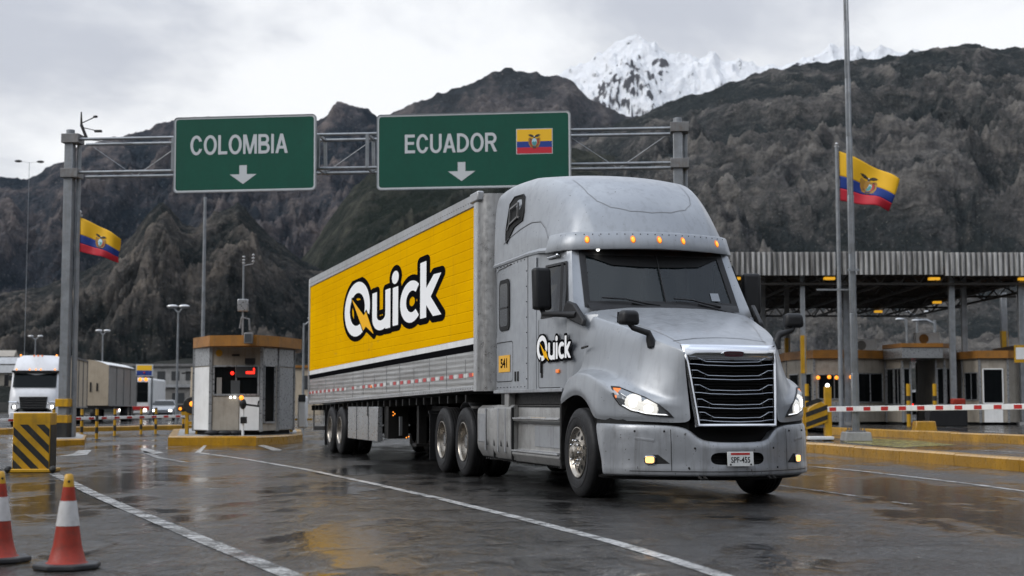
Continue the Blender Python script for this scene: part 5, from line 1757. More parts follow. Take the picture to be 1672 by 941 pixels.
for x0 in (0.0, GLEN):
    b = MB()
    ph = glocal(112, 222)[1]
    b.box((x0, -.05, ph / 2), (.245, .245, ph)); b.cyl((x0 + .20, .12, .0), (x0 + .20, .12, ph - .25), .065, .065, 12)
    b.box((x0, -.05, ph + .01), (.31, .31, .05)); b.cyl((x0, -.05, ph), (x0, -.05, ph + .16), .12, .12, 14)
    post = b.build('post', M['steel'], gantry, bevel=.012)
    for z in (TOPZ + .02, BOTZ - .02):
        b = MB(); b.box((x0 + .05, .0, z), (.50, .48, .26)); b.build('post_clamp', M['steel_rusty'], post, bevel=.01)
    b = MB(); b.box((x0, -.05, .38), (.36, .36, .75)); b.build('post_boot', M['black_paint'], post, bevel=.02)
    for z in (.5, .95):
        b = MB(); b.box((x0, -.05, z + .18), (.375, .375, .22)); b.build('yellow_wrap', M['yellow'], post, bevel=.01)
dep = .75
b = MB()
for y in (-.1, dep):
    for z in (TOPZ, BOTZ):
        b.tube([(.15, y, z), (GLEN - .15, y, z)], .044, 10)
bays = 12
for k in range(bays + 1):
    x = .25 + (GLEN - .5) * k / bays
    if k in (2, 5, 6, 7, 10):
        for y in (-.1, dep): b.bar((x + (.0 if y < 0 else .02), y, BOTZ), (x, y, TOPZ), .085)
        b.bar((x, -.1, TOPZ), (x, dep, TOPZ), .07); b.bar((x, -.1, BOTZ), (x, dep, BOTZ), .07)
    if k < bays:
        x2 = .25 + (GLEN - .5) * (k + 1) / bays
        za, zb = (BOTZ, TOPZ) if k % 2 else (TOPZ, BOTZ)
        b.tube([(x, dep, za), (x2, dep, zb)], .012, 6)
        if k % 3 == 0: b.tube([(x, -.1, TOPZ), (x2, dep, TOPZ)], .010, 6)
b.build('truss', M['steel'], gantry, smooth=50)
b = MB()
b.tube([(.42, .1, TOPZ + .05), (.25, .1, TOPZ + .45)], .045, 8); b.tube([(.25, .1, TOPZ + .4), (.24, .1, TOPZ + .82)], [.04, .02], 8)
b.tube([(.26, .1, TOPZ + .5), (.62, .1, TOPZ + .66)], .016, 6); b.sphere((.66, .1, TOPZ + .68), .075, 6, (1, .6, .5))
b.tube([(.26, .1, TOPZ + .38), (.72, .1, TOPZ + .27)], .014, 6); b.box((.75, .1, TOPZ + .26), (.2, .1, .06))
b.build('weather_mast', M['black_paint'], gantry, smooth=60)

EM = {'gold': principled('crest_gold', (.34, .17, .02), .5)[0], 'sky': principled('crest_sky', (.42, .60, .68), .5)[0], 'teal': principled('crest_teal', (.06, .25, .26), .5)[0],
      'wing': principled('crest_wing', (.035, .03, .022), .6)[0], 'red': principled('flag_red', (.48, .012, .028), .6)[0], 'blue': principled('flag_blue', (.006, .035, .22), .6)[0], 'yel': principled('flag_yellow', (.80, .45, .008), .6)[0], 'brown': principled('crest_brown', (.10, .05, .02), .6)[0]}
def emblem(tf, parent, lift=.004):
    """coat of arms with shield, draped flags and a spread-winged condor; tf(u, v, lift), about 1 wide and 1.15 high round (0, 0)"""
    def el(cx, cy, rx, ry, n=24): return [(cx + rx * math.cos(2 * math.pi * k / n), cy + ry * math.sin(2 * math.pi * k / n)) for k in range(n)]
    items = []
    for s in (1, -1):
        items.append(('gold', [(s * .12, .22), (s * .40, .30), (s * .47, .20), (s * .44, -.20), (s * .30, -.46), (s * .10, -.50), (s * .16, -.2)], 1))
        items.append(('brown', [(s * .22, .20), (s * .33, .24), (s * .37, -.12), (s * .22, -.40), (s * .12, -.44), (s * .24, -.1)], 2))
        items.append(('red', [(s * .26, .12), (s * .31, .14), (s * .32, -.14), (s * .20, -.35), (s * .17, -.33), (s * .25, -.1)], 3))
        items.append(('wing', [(s * .03, .30), (s * .07, .44), (s * .18, .53), (s * .34, .56), (s * .50, .50), (s * .40, .46), (s * .42, .40), (s * .30, .40), (s * .30, .34), (s * .16, .34)], 4))
    items.append(('brown', [(-.16, -.46), (.16, -.46), (.10, -.56), (-.10, -.56)], 4))
    items.append(('gold', el(0, -.06, .235, .345), 4))
    items.append(('sky', el(0, -.06, .195, .30), 5))
    items.append(('teal', [(-.19, -.10), (-.06, .0), (.02, -.06), (.10, .02), (.19, -.08), (.16, -.22), (.08, -.33), (0, -.36), (-.08, -.33), (-.16, -.22)], 6))
    items.append(('wing', el(0, .34, .06, .10, 12), 6))
    items.append(('lettering', el(0, .40, .035, .035, 10), 7))
    root = None
    for nm, pts, lv in items:
        b = MB(); b.poly([tf(u, v, lift * (1 + .5 * lv)) for u, v in pts])
        key = {'gold': 'crest_drape', 'brown': 'crest_branch', 'red': 'crest_sash', 'wing': 'crest_wing', 'sky': 'crest_shield', 'teal': 'crest_landscape', 'lettering': 'crest_collar'}[nm]
        b.build(key, EM.get(nm) or M[nm], parent)

LW = {'C': .74, 'O': .80, 'L': .56, 'M': .84, 'B': .70, 'I': .17, 'A': .76, 'E': .62, 'U': .70, 'D': .72, 'R': .72}
def word_layout(word, gap=.085):
    x, adv = 0.0, []
    for ch in word:
        adv.append(x); x += LW[ch] + gap
    return adv, x - gap
def letter_field(X, Y, ch):
    """road-sign capitals, 1 high, stroke .165"""
    t = .165; w = LW[ch]; h = t / 2
    def ell(cx, cy, rx, ry):
        k = np.hypot((X - cx) / rx, (Y - cy) / ry); g = np.hypot((X - cx) / rx ** 2, (Y - cy) / ry ** 2) + 1e-9
        return (k - 1) * k / g
    bar = lambda a, b_, ww=t: sdf_bar(X, Y, a, b_, ww)
    def bowl(x0, x1, y0, y1, tt=t):          # right-hand bowl: straight, then half round
        r = (y1 - y0) / 2; cy = (y0 + y1) / 2; xc = max(x0, x1 - r * 1.0)
        out = np.where(X < xc, np.abs(Y - cy) - r, ell(xc, cy, x1 - xc, r)); inn = np.where(X < xc, np.abs(Y - cy) - (r - tt * .92), ell(xc, cy, x1 - xc - tt, r - tt * .92))
        return np.maximum(np.maximum(out, -inn), x0 - X)
    if ch in 'OC':
        o = np.maximum(ell(w / 2, .5, w / 2, .51), -ell(w / 2, .5, w / 2 - t * 1.02, .51 - t * .92))
        if ch == 'C': o = np.maximum(o, -sdf_poly(X, Y, [(w * .52, .5), (w * .80, .70), (w * 1.5, .66), (w * 1.5, .34), (w * .80, .30)]))
        return o
    L = bar((h, 0), (h, 1))
    if ch == 'I': return L
    if ch == 'L': return np.minimum(L, bar((0, h), (w, h), t * .92))
    if ch == 'E': return np.minimum(np.minimum(L, bar((0, h), (w, h), t * .92)), np.minimum(bar((0, 1 - h), (w * .97, 1 - h), t * .92), bar((0, .53), (w * .90, .53), t * .88)))
    if ch == 'M':
        d1 = sdf_poly(X, Y, [(0, 1), (t * 1.25, 1), (w / 2 + .07, 0), (w / 2 - .07, 0)]); d2 = sdf_poly(X, Y, [(w, 1), (w - t * 1.25, 1), (w / 2 - .07, 0), (w / 2 + .07, 0)])
        return np.minimum(np.minimum(bar((h * .92, 0), (h * .92, 1), t * .92), bar((w - h * .92, 0), (w - h * .92, 1), t * .92)), np.minimum(d1, d2))
    if ch == 'A':
        d1 = sdf_poly(X, Y, [(0, 0), (t * 1.07, 0), (w / 2 + t * .54, 1), (w / 2 - t * .54, 1)]); d2 = sdf_poly(X, Y, [(w, 0), (w - t * 1.07, 0), (w / 2 - t * .54, 1), (w / 2 + t * .54, 1)])
        return np.minimum(np.minimum(d1, d2), bar((w * .22, .30), (w * .78, .30), t * .88))
    if ch == 'U':
        o = np.where(Y > .36, np.abs(X - w / 2) - w / 2, ell(w / 2, .36, w / 2, .375)); n = np.where(Y > .36, np.abs(X - w / 2) - (w / 2 - t), ell(w / 2, .36, w / 2 - t, .375 - t * .92))
        return np.maximum(np.maximum(o, -n), Y - 1)
    if ch == 'D': return np.minimum(L, bowl(h, w, 0, 1))
    if ch == 'B': return np.minimum(L, np.minimum(bowl(h, w, 0, .56), bowl(h, w * .93, .47, 1)))
    if ch == 'R': return np.minimum(np.minimum(L, bowl(h, w * .95, .42, 1)), sdf_poly(X, Y, [(w * .40, .47), (w * .40 + t * 1.1, .47), (w, 0), (w - t * 1.2, 0)]))
def word_field(X, Y, word):
    f = np.full(X.shape, 9.0)
    for x, ch in zip(word_layout(word)[0], word): f = np.minimum(f, letter_field(X - x, Y, ch))
    return f
def rrect(w, h, r, n=5):
    P = []
    for cx, cz, a0 in ((w / 2 - r, h / 2 - r, 0), (-w / 2 + r, h / 2 - r, 90), (-w / 2 + r, -h / 2 + r, 180), (w / 2 - r, -h / 2 + r, 270)):
        for k in range(n):
            a = R(a0 + 90 * k / (n - 1)); P.append((cx + r * math.cos(a), cz + r * math.sin(a)))
    return P
def road_sign(name, label, px0, py0, px1, py1, word, wx0, wx1, wy0, wy1, ax, ay0, ay1, flag=None, tilt=0.0):
    off = .62
    x0, z1 = glocal(px0, py0, off); x1, z0 = glocal(px1, py1, off)
    w, h = x1 - x0, z1 - z0
    c = Vector((GL.x, GL.y, 0)) + gdir * ((x0 + x1) / 2) - Vector((-gdir.y, gdir.x, 0)) * off
    root = tag(empty(name, (c.x, c.y, (z0 + z1) / 2), GA), label, 'road sign', 'green signs on the gantry')
    root.rotation_euler = (0, tilt, GA)
    def f3(u, v, y): return Vector((u, y, v))
    b = MB(); b.prism([f3(u, v, 0) for u, v in rrect(w, h, .10)], (0, .05, 0)); b.build('panel', M['sign_green'], root)
    o, i = rrect(w, h, .10), rrect(w - .075, h - .075, .08)
    b = MB(); b.grid([[f3(u, v, -.004) for u, v in o], [f3(u, v, -.004) for u, v in i]], close=True); b.build('border', M['sign_white'], root)
    o2 = rrect(w + .05, h + .05, .11)
    b = MB(); b.grid([[f3(u, v, -.012) for u, v in o], [f3(u, v, -.014) for u, v in o2], [f3(u, v, .07) for u, v in o2], [f3(u, v, .07) for u, v in o]], close=True); b.build('edge_trim', M['steel'], root)
    b = MB()
    for u in (-w * .38, -w * .12, w * .14, w * .38): b.box((u, .12, 0), (.08, .12, h * .96)); b.box((u, .36, h * .22), (.06, .5, .06)); b.box((u, .36, -h * .22), (.06, .5, .06))
    b.build('back_rail', M['steel_rusty'], root)
    sc = w / (px1 - px0)
    cx, cy = (px0 + px1) / 2, (py0 + py1) / 2
    def U(px, py): return ((px - cx) * sc, (cy - py) * sc)
    u0, v0 = U(wx0, wy1); u1, v1 = U(wx1, wy0)
    adv, tot = word_layout(word)
    kx, ky = (u1 - u0) / tot, (v1 - v0)
    sdf_mesh(lambda X, Y: word_field(X, Y, word), -.05, tot + .05, -.05, 1.05, 60 * len(word), lambda p, q: f3(u0 + p * kx, v0 + q * ky, -.007), 'lettering', M['sign_white'], root)
    a, v1_ = U(ax, ay0); _, v0_ = U(ax, ay1); hh = v1_ - v0_
    pts = [(a - .20 * hh * 1.0, v1_), (a + .20 * hh, v1_), (a + .20 * hh, v0_ + .52 * hh), (a + .72 * hh, v0_ + .52 * hh), (a, v0_), (a - .72 * hh, v0_ + .52 * hh), (a - .20 * hh, v0_ + .52 * hh)]
    b = MB(); b.poly([f3(u, v, -.006) for u, v in pts]); b.build('arrow', M['sign_white'], root)
    if flag:
        fu0, fv0 = U(flag[0], flag[3]); fu1, fv1 = U(flag[2], flag[1])
        fr = empty('flag_panel', f3((fu0 + fu1) / 2, (fv0 + fv1) / 2, -.006), 0, root)
        fw, fh = fu1 - fu0, fv1 - fv0
        b = MB(); b.poly([f3(u, v, 0) for u, v in ((-fw / 2, -fh / 2), (fw / 2, -fh / 2), (fw / 2, fh / 2), (-fw / 2, fh / 2))]); b.build('flag_edge', M['sign_white'], fr)
        m_ = .02
        for nm, k, a0, a1 in (('yellow_stripe', 'yel', .5, 1), ('blue_stripe', 'blue', .25, .5), ('red_stripe', 'red', 0, .25)):
            z0_, z1_ = -fh / 2 + m_ + (fh - 2 * m_) * a0, -fh / 2 + m_ + (fh - 2 * m_) * a1
            b = MB(); b.poly([f3(-fw / 2 + m_, z0_, -.004), f3(fw / 2 - m_, z0_, -.004), f3(fw / 2 - m_, z1_, -.004), f3(-fw / 2 + m_, z1_, -.004)]); b.build(nm, EM[k], fr)
        emblem(lambda u, v, l: f3(u * fh * .50, v * fh * .50 + .0, -.004 - l), fr, .002)
    return root
road_sign('road_sign', 'green overhead sign reading COLOMBIA with a down arrow', 286, 193, 514, 310, 'COLOMBIA', 312, 470, 221, 252, 398, 270, 300, tilt=R(-.4))
road_sign('road_sign', 'green overhead sign reading ECUADOR with a flag and a down arrow', 617, 188.5, 931, 304, 'ECUADOR', 662, 813, 218, 249, 755, 265, 296, flag=(844, 213, 903, 254.5), tilt=R(-.3))

# ================================================================== FLAGS, POLES, MASTS
def pole(name, px_b, py_top, px_t, Y, r0, r1, label, cat='pole', mat='steel', ball=True, base=None, group=None, ppx=None, zb=0.0):
    """a straight pole from the ground at px_b to its top at (px_t, py_top)"""
    p1 = at(px_t, py_top, Y)
    p0 = Vector((p1.x, Y, zb))
    root = tag(empty(name, p0), label, cat, group)
    h = p1.z - zb
    b = MB(); b.tube([(0, 0, 0), (0, 0, h)], [r0, r1], 14); b.build('shaft', M[mat], root, smooth=60)
    if ball:
        b = MB(); b.sphere((0, 0, h + .06), .065, 8); b.cyl((0, 0, h - .06), (0, 0, h), .09, .09, 10); b.build('finial', M['alu'], root, smooth=60)
    b = MB()
    if base == 'block': pass
    else: b.cyl((0, 0, 0), (0, 0, .06), r0 * 2.2, r0 * 2.0, 14); b.build('foot_plate', M['steel_rusty'], root)
    return root, h
def cloth(name, label, hoist_t, hoist_b, fly_t, fly_b, Y, seed, amp):
    A, B, C, D = at(*hoist_t, Y), at(*hoist_b, Y), at(*fly_t, Y - .25), at(*fly_b, Y - .1)
    root = tag(empty(name, A), label, 'flag', 'tricolour flags flying at the crossing')
    nu, nv = 40, 32
    def P(u, v):
        t = A.lerp(C, u); bt = B.lerp(D, u)
        p = t.lerp(bt, v)
        bow = math.sin(math.pi * u) * .10 * (A - B).length * (1 - v * .6)
        w = math.sin(u * 7.5 + v * 2.2 + seed) * amp * (u ** .7) + math.sin(u * 15 - v * 3.5 + seed * 2) * amp * .35 * u + math.sin(v * 6 + u * 3) * amp * .25 * u
        p = p + Vector((math.sin(v * 5 + seed) * .02 * u, -w, bow * .35 + math.sin(u * 9 + v * 1.5 + seed) * .025 * u * (A - B).length))
        return p - A
    rows = [[P(i / nu, j / nv) for i in range(nu + 1)] for j in range(nv + 1)]
    for nm, k, j0, j1 in (('yellow_band', 'yel', 0, nv // 2), ('blue_band', 'blue', nv // 2, nv * 3 // 4), ('red_band', 'red', nv * 3 // 4, nv)):
        b = MB(); b.grid(rows[j0:j1 + 1]); b.build(nm, EM[k], root, smooth=180, solid=.006)
    H = (A - B).length; Wd = (C - A).length
    cu, cvv = .53, .50
    def tf(u, v, l):
        uu = cu + u * .42 * H / Wd; vv = cvv - v * .42
        p = P(uu, vv); du = P(uu + .01, vv) - p; dv = P(uu, vv + .01) - p
        n = du.cross(dv).normalized()
        if n.y > 0: n = -n
        return p + n * (.008 + l)
    emblem(tf, root, .004)
    return root
pole('flagpole', 122, 350, 129.5, 42.3, .05, .035, 'slim flagpole beside the left gantry post', 'flagpole')
cloth('flag', 'yellow, blue and red flag with crest beside the left gantry post', (131, 355), (130, 411), (197, 390), (193, 428), 42.3, 1.2, .10)
pole('flagpole', 1372, 238, 1366, 60, .10, .07, 'tall flagpole standing before the canopy on the right', 'flagpole')
cloth('flag', 'larger tricolour flag with crest behind the tall leaning mast', (1370, 247), (1372, 328), (1467, 294), (1453, 343), 60, .3, .16)
# tall mast on its concrete foot: leans a little, runs out of the picture
p0 = gnd(1398, 721); YM = p0.y
p1 = at(1373, -60, YM)
mast = tag(empty('lamp_mast', (p0.x, YM, 0)), 'tall grey steel mast on a square concrete foot by the barrier', 'mast')
b = MB()
q = p1 - Vector((p0.x, YM, 0)); q.x += .12
pr = [(0, 0, .25), q]
for k in range(8):
    q0, q1 = Vector(pr[0]).lerp(Vector(pr[1]), k / 8), Vector(pr[0]).lerp(Vector(pr[1]), (k + 1) / 8)
    w0 = .205 - .010 * k
    b.bar(q0, q1, w0, w0 * .8)
b.bar(Vector(pr[0]) + Vector((.04, -.098, 0)), Vector(pr[1]) + Vector((.02, -.062, 0)), .05, .03)
b.build('shaft', M['steel'], mast, bevel=.02)
b = MB(); b.box((0, 0, .14), (.80, .80, .28), taper=.9); b.build('concrete_foot', M['concrete'], mast, bevel=.03)
b = MB(); b.box((0, 0, .30), (.5, .45, .04))
for sx_ in (-.2, .2):
    for sy_ in (-.18, .18): b.cyl((sx_, sy_, .28), (sx_, sy_, .40), .02, .02, 6)
b.build('base_plate', M['steel_rusty'], mast)
b = MB(); b.box(Vector(pr[0]).lerp(Vector(pr[1]), .34) + Vector((0, -.17, 0)), (.34, .06, .06)); b.box(Vector(pr[0]).lerp(Vector(pr[1]), .30) + Vector((-.55, .1, 0)), (1.0, .04, .05)); b.build('bracket', M['steel'], mast)
# slender lighting poles
pole('lamp_pole', 332, 322, 335, 62, .09, .06, 'tall thin grey pole rising behind the toll booth roof', 'pole', ball=False)
def street_lamp(px, py, Y, label, heads=2, span=.9, r=.06, kind='v', tilt=0):
    p = at(px, py, Y); h = p.z
    root = tag(empty('street_lamp', (p.x, Y, 0), tilt), label, 'street lamp', 'street lamps around the plaza')
    b = MB(); b.tube([(0, 0, 0), (0, 0, h)], [r, r * .6], 10); b.build('shaft', M['steel'], root, smooth=60)
    for k in range(heads):
        s = 1 if k == 0 else -1
        b = MB()
        if kind == 'v': b.tube([(0, 0, h - .1), (s * span * .5, 0, h + .08), (s * span * .85, 0, h + .22)], r * .5, 8)
        elif kind == 'hook': b.tube([(0, 0, h - .7), (-s * .1, 0, h - .2), (-s * span * .45, 0, h), (-s * span, 0, h - .02)], r * .6, 8); 
        else: b.tube([(0, 0, h), (s * span, 0, h + .1)], r * .4, 8)
        b.build('arm', M['steel'], root, smooth=60)
        b = MB(); b.sphere((0, 0, 0), .22, 8, (1.3, .6, .45)); hd = b.build('lamp_head', M['alu'] if kind != 'flat' else M['black_paint'], root, smooth=60)
        hd.location = {'v': (s * span * .9, 0, h + .22), 'hook': (-s * span - .1, 0, h - .03), 'flat': (s * span, 0, h + .10)}[kind]
    return root
street_lamp(291, 508, 72, 'twin-headed street lamp on a thin pole left of the toll booth', 2, .32, .07)
street_lamp(168, 545, 112, 'small far twin-headed lamp above the grey trailer', 2, .35, .08)
street_lamp(496, 528, 66, 'grey lamp pole just left of the trailer rear', 1, .5, .07)
street_lamp(48, 266, 110, 'very tall dark twin-arm lamp at the left edge', 2, .8, .028, 'flat', R(10))
street_lamp(58, 553, 140, 'small lamp cluster above the white truck roof', 2, .5, .09)
street_lamp(1480, 521, 95, 'curved single street lamp seen under the canopy', 1, .35, .10, 'hook')
street_lamp(1497, 514, 110, 'forked twin street lamp seen under the canopy', 2, .9, .12)
street_lamp(1526, 523, 100, 'thicker bent lamp post nearest the canopy column', 1, 1.2, .16, 'hook')

# ================================================================== STRIPED BLOCK, CONES, BOLLARDS
def clip_poly(poly, a, b_, c):
    """keep a*x+b*y+c >= 0"""
    out = []
    for p, q in zip(poly, poly[1:] + poly[:1]):
        dp, dq = a * p[0] + b_ * p[1] + c, a * q[0] + b_ * q[1] + c
        if dp >= 0: out.append(p)
        if (dp >= 0) != (dq >= 0):
            t = dp / (dp - dq); out.append((p[0] + (q[0] - p[0]) * t, p[1] + (q[1] - p[1]) * t))
    return out
def hazard(b, w, h, pitch, tf, frac=.5, slope=1.0, off=0.0):
    n = int((w + h) / pitch) + 4
    for k in range(-n, n):
        u0 = k * pitch + off
        P = [(0, 0), (w, 0), (w, h), (0, h)]
        P = clip_poly(P, 1, slope, -u0); P = clip_poly(P, -1, -slope, u0 + pitch * frac) if P else P
        if len(P) >= 3: b.poly([tf(u, v) for u, v in P])
g0 = gnd(47, 772)
blk = tag(empty('barrier_block', (g0.x, g0.y + .25, 0), R(6)), 'yellow concrete block with black hazard stripes behind the cones', 'barrier block')
bw, bh, bd_ = .575, .92, .50
b = MB(); b.box((0, 0, bh / 2 + .02), (bw, bd_, bh)); b.build('body', M['yellow'], blk, bevel=.015)
b = MB()
hazard(b, bw - .02, .70, .255, lambda u, v: (u - bw / 2 + .01, -bd_ / 2 - .004, v + .055), .5, 1.0, .03)
b.build('front_stripes', M['black_paint'], blk)
b = MB(); b.poly([(bw / 2 + .004, -bd_ / 2 + .01, .05), (bw / 2 + .004, bd_ / 2 - .01, .05), (bw / 2 + .004, bd_ / 2 - .01, .75), (bw / 2 + .004, -bd_ / 2 + .01, .75)]); b.build('side_paint', M['black_paint'], blk)
b = MB(); b.box((0, 0, .03), (bw + .14, bd_ + .12, .06)); b.build('foot', M['yellow'], blk, bevel=.015)
b = MB()
for s in (-1, 1): b.sphere((s * (bw / 2 + .05), -bd_ / 2 - .02, .05), .06, 6)
b.build('foot_bolts', M['black_paint'], blk)
def cone(x, y, rz):
    c = empty('traffic_cone', (x, y, 0), rz)
    H = .605
    r = lambda t: .112 * (1 - t) + .026 * t
    for nm, mat, t0, t1 in (('lower_sleeve', M['cone_orange'], .04, .46), ('reflective_collar', M['cone_white'], .46, .725), ('upper_sleeve', M['cone_orange'], .725, .875), ('yellow_tip', M['yellow'], .875, 1.0)):
        b = MB(); e = .003 if nm == 'reflective_collar' else 0
        pr = [(r(t0) + e, t0 * H), (r((t0 + t1) / 2) + e, (t0 + t1) / 2 * H), (r(t1) + e, t1 * H)]
        if nm == 'yellow_tip': pr += [(.018, H + .006), (.012, H)]
        if nm == 'lower_sleeve': pr = [(.135, .04), (.118, .052)] + pr[1:]
        b.lathe((0, 0, 0), (0, 0, 1), pr, 32); o = b.build(nm, mat, c, smooth=60)
    b = MB(); b.sphere((0.006, -.026, H * .93), .010, 6); b.build('tip_hole', M['void'], c)
    b = MB()
    pts = [(.215 * math.cos(R(22.5 + 45 * k)) * (1.02), .215 * math.sin(R(22.5 + 45 * k)), .0) for k in range(8)]
    b.prism([(x_, y_, .004) for x_, y_, z in pts], (0, 0, .036)); b.build('base', M['cone_base'], c, bevel=.010)
    return c
gc1, gc2 = gnd(109, 929), gnd(-3, 918)
c1 = cone(gc1.x, gc1.y, R(5)); tag(c1, 'orange and white traffic cone standing free of the picture edge', 'traffic cone', 'traffic cones in the foreground')
c2 = cone(gc2.x, gc2.y, R(30)); tag(c2, 'orange and white traffic cone cut by the left picture edge', 'traffic cone', 'traffic cones in the foreground')
def bollard(label):
    r_ = tag(empty('bollard'), label, 'bollard', 'yellow and black bollards')
    H = .92
    for k in range(5):
        b = MB(); b.cyl((0, 0, H * k / 5 + .02), (0, 0, H * (k + 1) / 5 + .02), .047, .047, 14, caps=(k == 4)); b.build('yellow_band' if k % 2 == 0 else 'black_band', M['yellow'] if k % 2 == 0 else M['black_paint'], r_, smooth=40)
    b = MB(); b.cyl((0, 0, 0), (0, 0, .03), .15, .13, 16); b.build('foot', M['black_paint'], r_)
    b = MB(); b.cyl((0, 0, H + .02), (0, 0, H + .06), .056, .045, 14); b.build('cap', M['black_paint'], r_, smooth=40)
    return r_
BL = [(87, 719, 'bollard between the striped block and the gantry post'), (133, 717, 'bollard close to the right of the gantry post'), (157.5, 718.5, 'bollard with a pale foot in front of the tan truck body'), (187, 713.5, 'bollard in front of the grey tarpaulin trailer'), (230, 711, 'bollard in front of the bus'), (254, 710.5, 'bollard just right of the bus front'), (299, 710, 'bollard under the amber signal, left of the booth')]
proto = None
for px, py, lab in BL:
    o = bollard('yellow and black ' + lab) if proto is None else copy_tree(proto)
    proto = proto or o
    o['label'] = 'yellow and black ' + lab
    g_ = gnd(px, py); o.location = (g_.x, g_.y, 0)
# kerb island under the gantry post
def island(name, pts, h, mat, top='asphalt'):
    b = MB()
    P = [gnd(x, y) if len(q) == 0 else None for x, y, *q in pts]
    rows = [[(p.x, p.y, z) for p in P] for z in (-.05, h - .03)]
    c = sum(P, Vector()) / len(P)
    rows.append([(c.x + (p.x - c.x) * .99, c.y + (p.y - c.y) * .99, h) for p in P])
    rows.append([(c.x + (p.x - c.x) * .9, c.y + (p.y - c.y) * .9, h) for p in P])
    b.grid(rows, close=True)
    o = struct(b.build(name, mat))
    b = MB(); b.poly([(c.x + (p.x - c.x) * .905, c.y + (p.y - c.y) * .905, h - .004) for p in P]); struct(b.build('island_paving', M['concrete']))
    return o
island('kerb_island', [(62, 729), (138, 727), (141, 720), (120, 713), (60, 714)], .17, M['yellow_kerb'])
island('booth_island', [(274, 727), (418, 727.5), (470, 724.5), (494, 721.5), (492, 713), (470, 709), (330, 708), (282, 712)], .235, M['yellow_kerb'])
kb2 = [gnd(-60, 710), gnd(140, 705), gnd(300, 701.5), gnd(330, 701)]
kerb('kerb', [(p.x, p.y) for p in kb2], .4, .20, M['yellow_kerb'], 2.4)

# ---- barriers ----------------------------------------------------
def barrier(name, label, A, B, n, th, r0=.5, first=0):
    root = tag(empty(name, A), label, 'barrier arm', 'red and white barrier arms')
    d = B - A
    b = MB(); b.bar((0, 0, 0), d, .06, th); b.build('arm', M['white'], root, bevel=.01)
    b = MB()
    for k in range(n):
        a, c = (k + .12) / n, (k + .52) / n
        b.bar(d * a, d * c, .066, th * .72)
    b.build('red_bands', M['red'], root)
    return root
barrier('boom_barrier', 'thin red and white barrier arm across the left lanes', at(-60, 688, 44), at(303, 679.5, 49), 17, .095)
A = at(1352, 668.5, 44); B = at(1720, 663.5, 39)
ba = barrier('boom_barrier', 'thick red and white barrier arm across the right lane', A, B, 12, .155)
# drive housing of the right barrier: yellow frame with striped inclined head
mc = tag(empty('barrier_machine', (at(1337, 700, 44.6).x, 44.6, 0)), 'yellow barrier drive with black hazard stripes beside the grey truck', 'barrier machine')
b = MB()
b.bar((-.42, 0, 0), (-.42, 0, 1.0), .13); b.bar((.28, 0, 0), (.28, 0, 1.62), .20, .20); b.box((-.42, 0, .02), (.25, .25, .04)); b.box((.28, 0, .02), (.3, .3, .04))
b.build('frame', M['yellow'], mc, bevel=.01)
b = MB()
pts = [(-.42, .32), (.26, .55), (.26, 1.05), (.05, 1.18), (-.30, .98), (-.42, .75)]
b.prism([(x, -.12, z) for x, z in pts], (0, .26, 0)); hd = b.build('housing', M['yellow'], mc, bevel=.02)
b = MB()
for k in range(3):
    o_ = k * .30
    P = [(-.41, .40 + o_), (.25, .64 + o_), (.25, .78 + o_), (-.41, .54 + o_)]
    P = clip_poly(P, -.5, -1, 1.25)
    if len(P) > 2: b.poly([(x, -.125, z) for x, z in P])
b.build('housing_stripes', M['black_paint'], hd)
b = MB(); b.sphere((.28, 0, 1.66), .06, 6); b.build('beacon', M['white_lamp'], mc)
b = MB(); b.box((-.02, -.25, .08), (.75, .5, .10)); b.build('plinth', M['white'], mc, bevel=.02)
b = MB(); b.bar((-.7, .3, 0), (-.7, .3, 1.1), .12); b.build('side_post', M['yellow'], mc)
# left amber signal on a yellow stand
sg = tag(empty('signal_stand', (at(313, 700, 42.6).x, 42.6, 0)), 'amber lamp on a yellow stand left of the toll booth', 'signal')
b = MB(); b.bar((-.14, 0, 0), (-.14, 0, .86), .10); b.bar((.16, 0, 0), (.16, 0, .86), .10); b.bar((-.3, 0, .82), (.48, 0, .88), .11); b.bar((-.14, 0, .55), (.16, 0, .55), .09); b.build('stand', M['yellow'], sg, bevel=.01)
b = MB(); b.cyl((0, -.1, 1.06), (0, .12, 1.06), .24, .24, 18); b.box((-.30, 0, .98), (.2, .15, .2)); b.build('lamp_housing', M['black_paint'], sg, bevel=.02)
b = MB(); b.sphere((.02, -.12, 1.10), .075, 8, (1, .4, 1)); b.build('amber_lens', M['amber'], sg)
b = MB(); b.sphere((-.32, -.09, .96), .045, 8, (1, .4, 1)); b.build('amber_repeater', M['amber'], sg)
b = MB(); b.prism([(.1, -.05, .45), (.5, -.05, .85), (.62, -.05, .62), (.62, -.05, .2)], (0, .12, 0)); b.build('guard', M['black_paint'], sg)
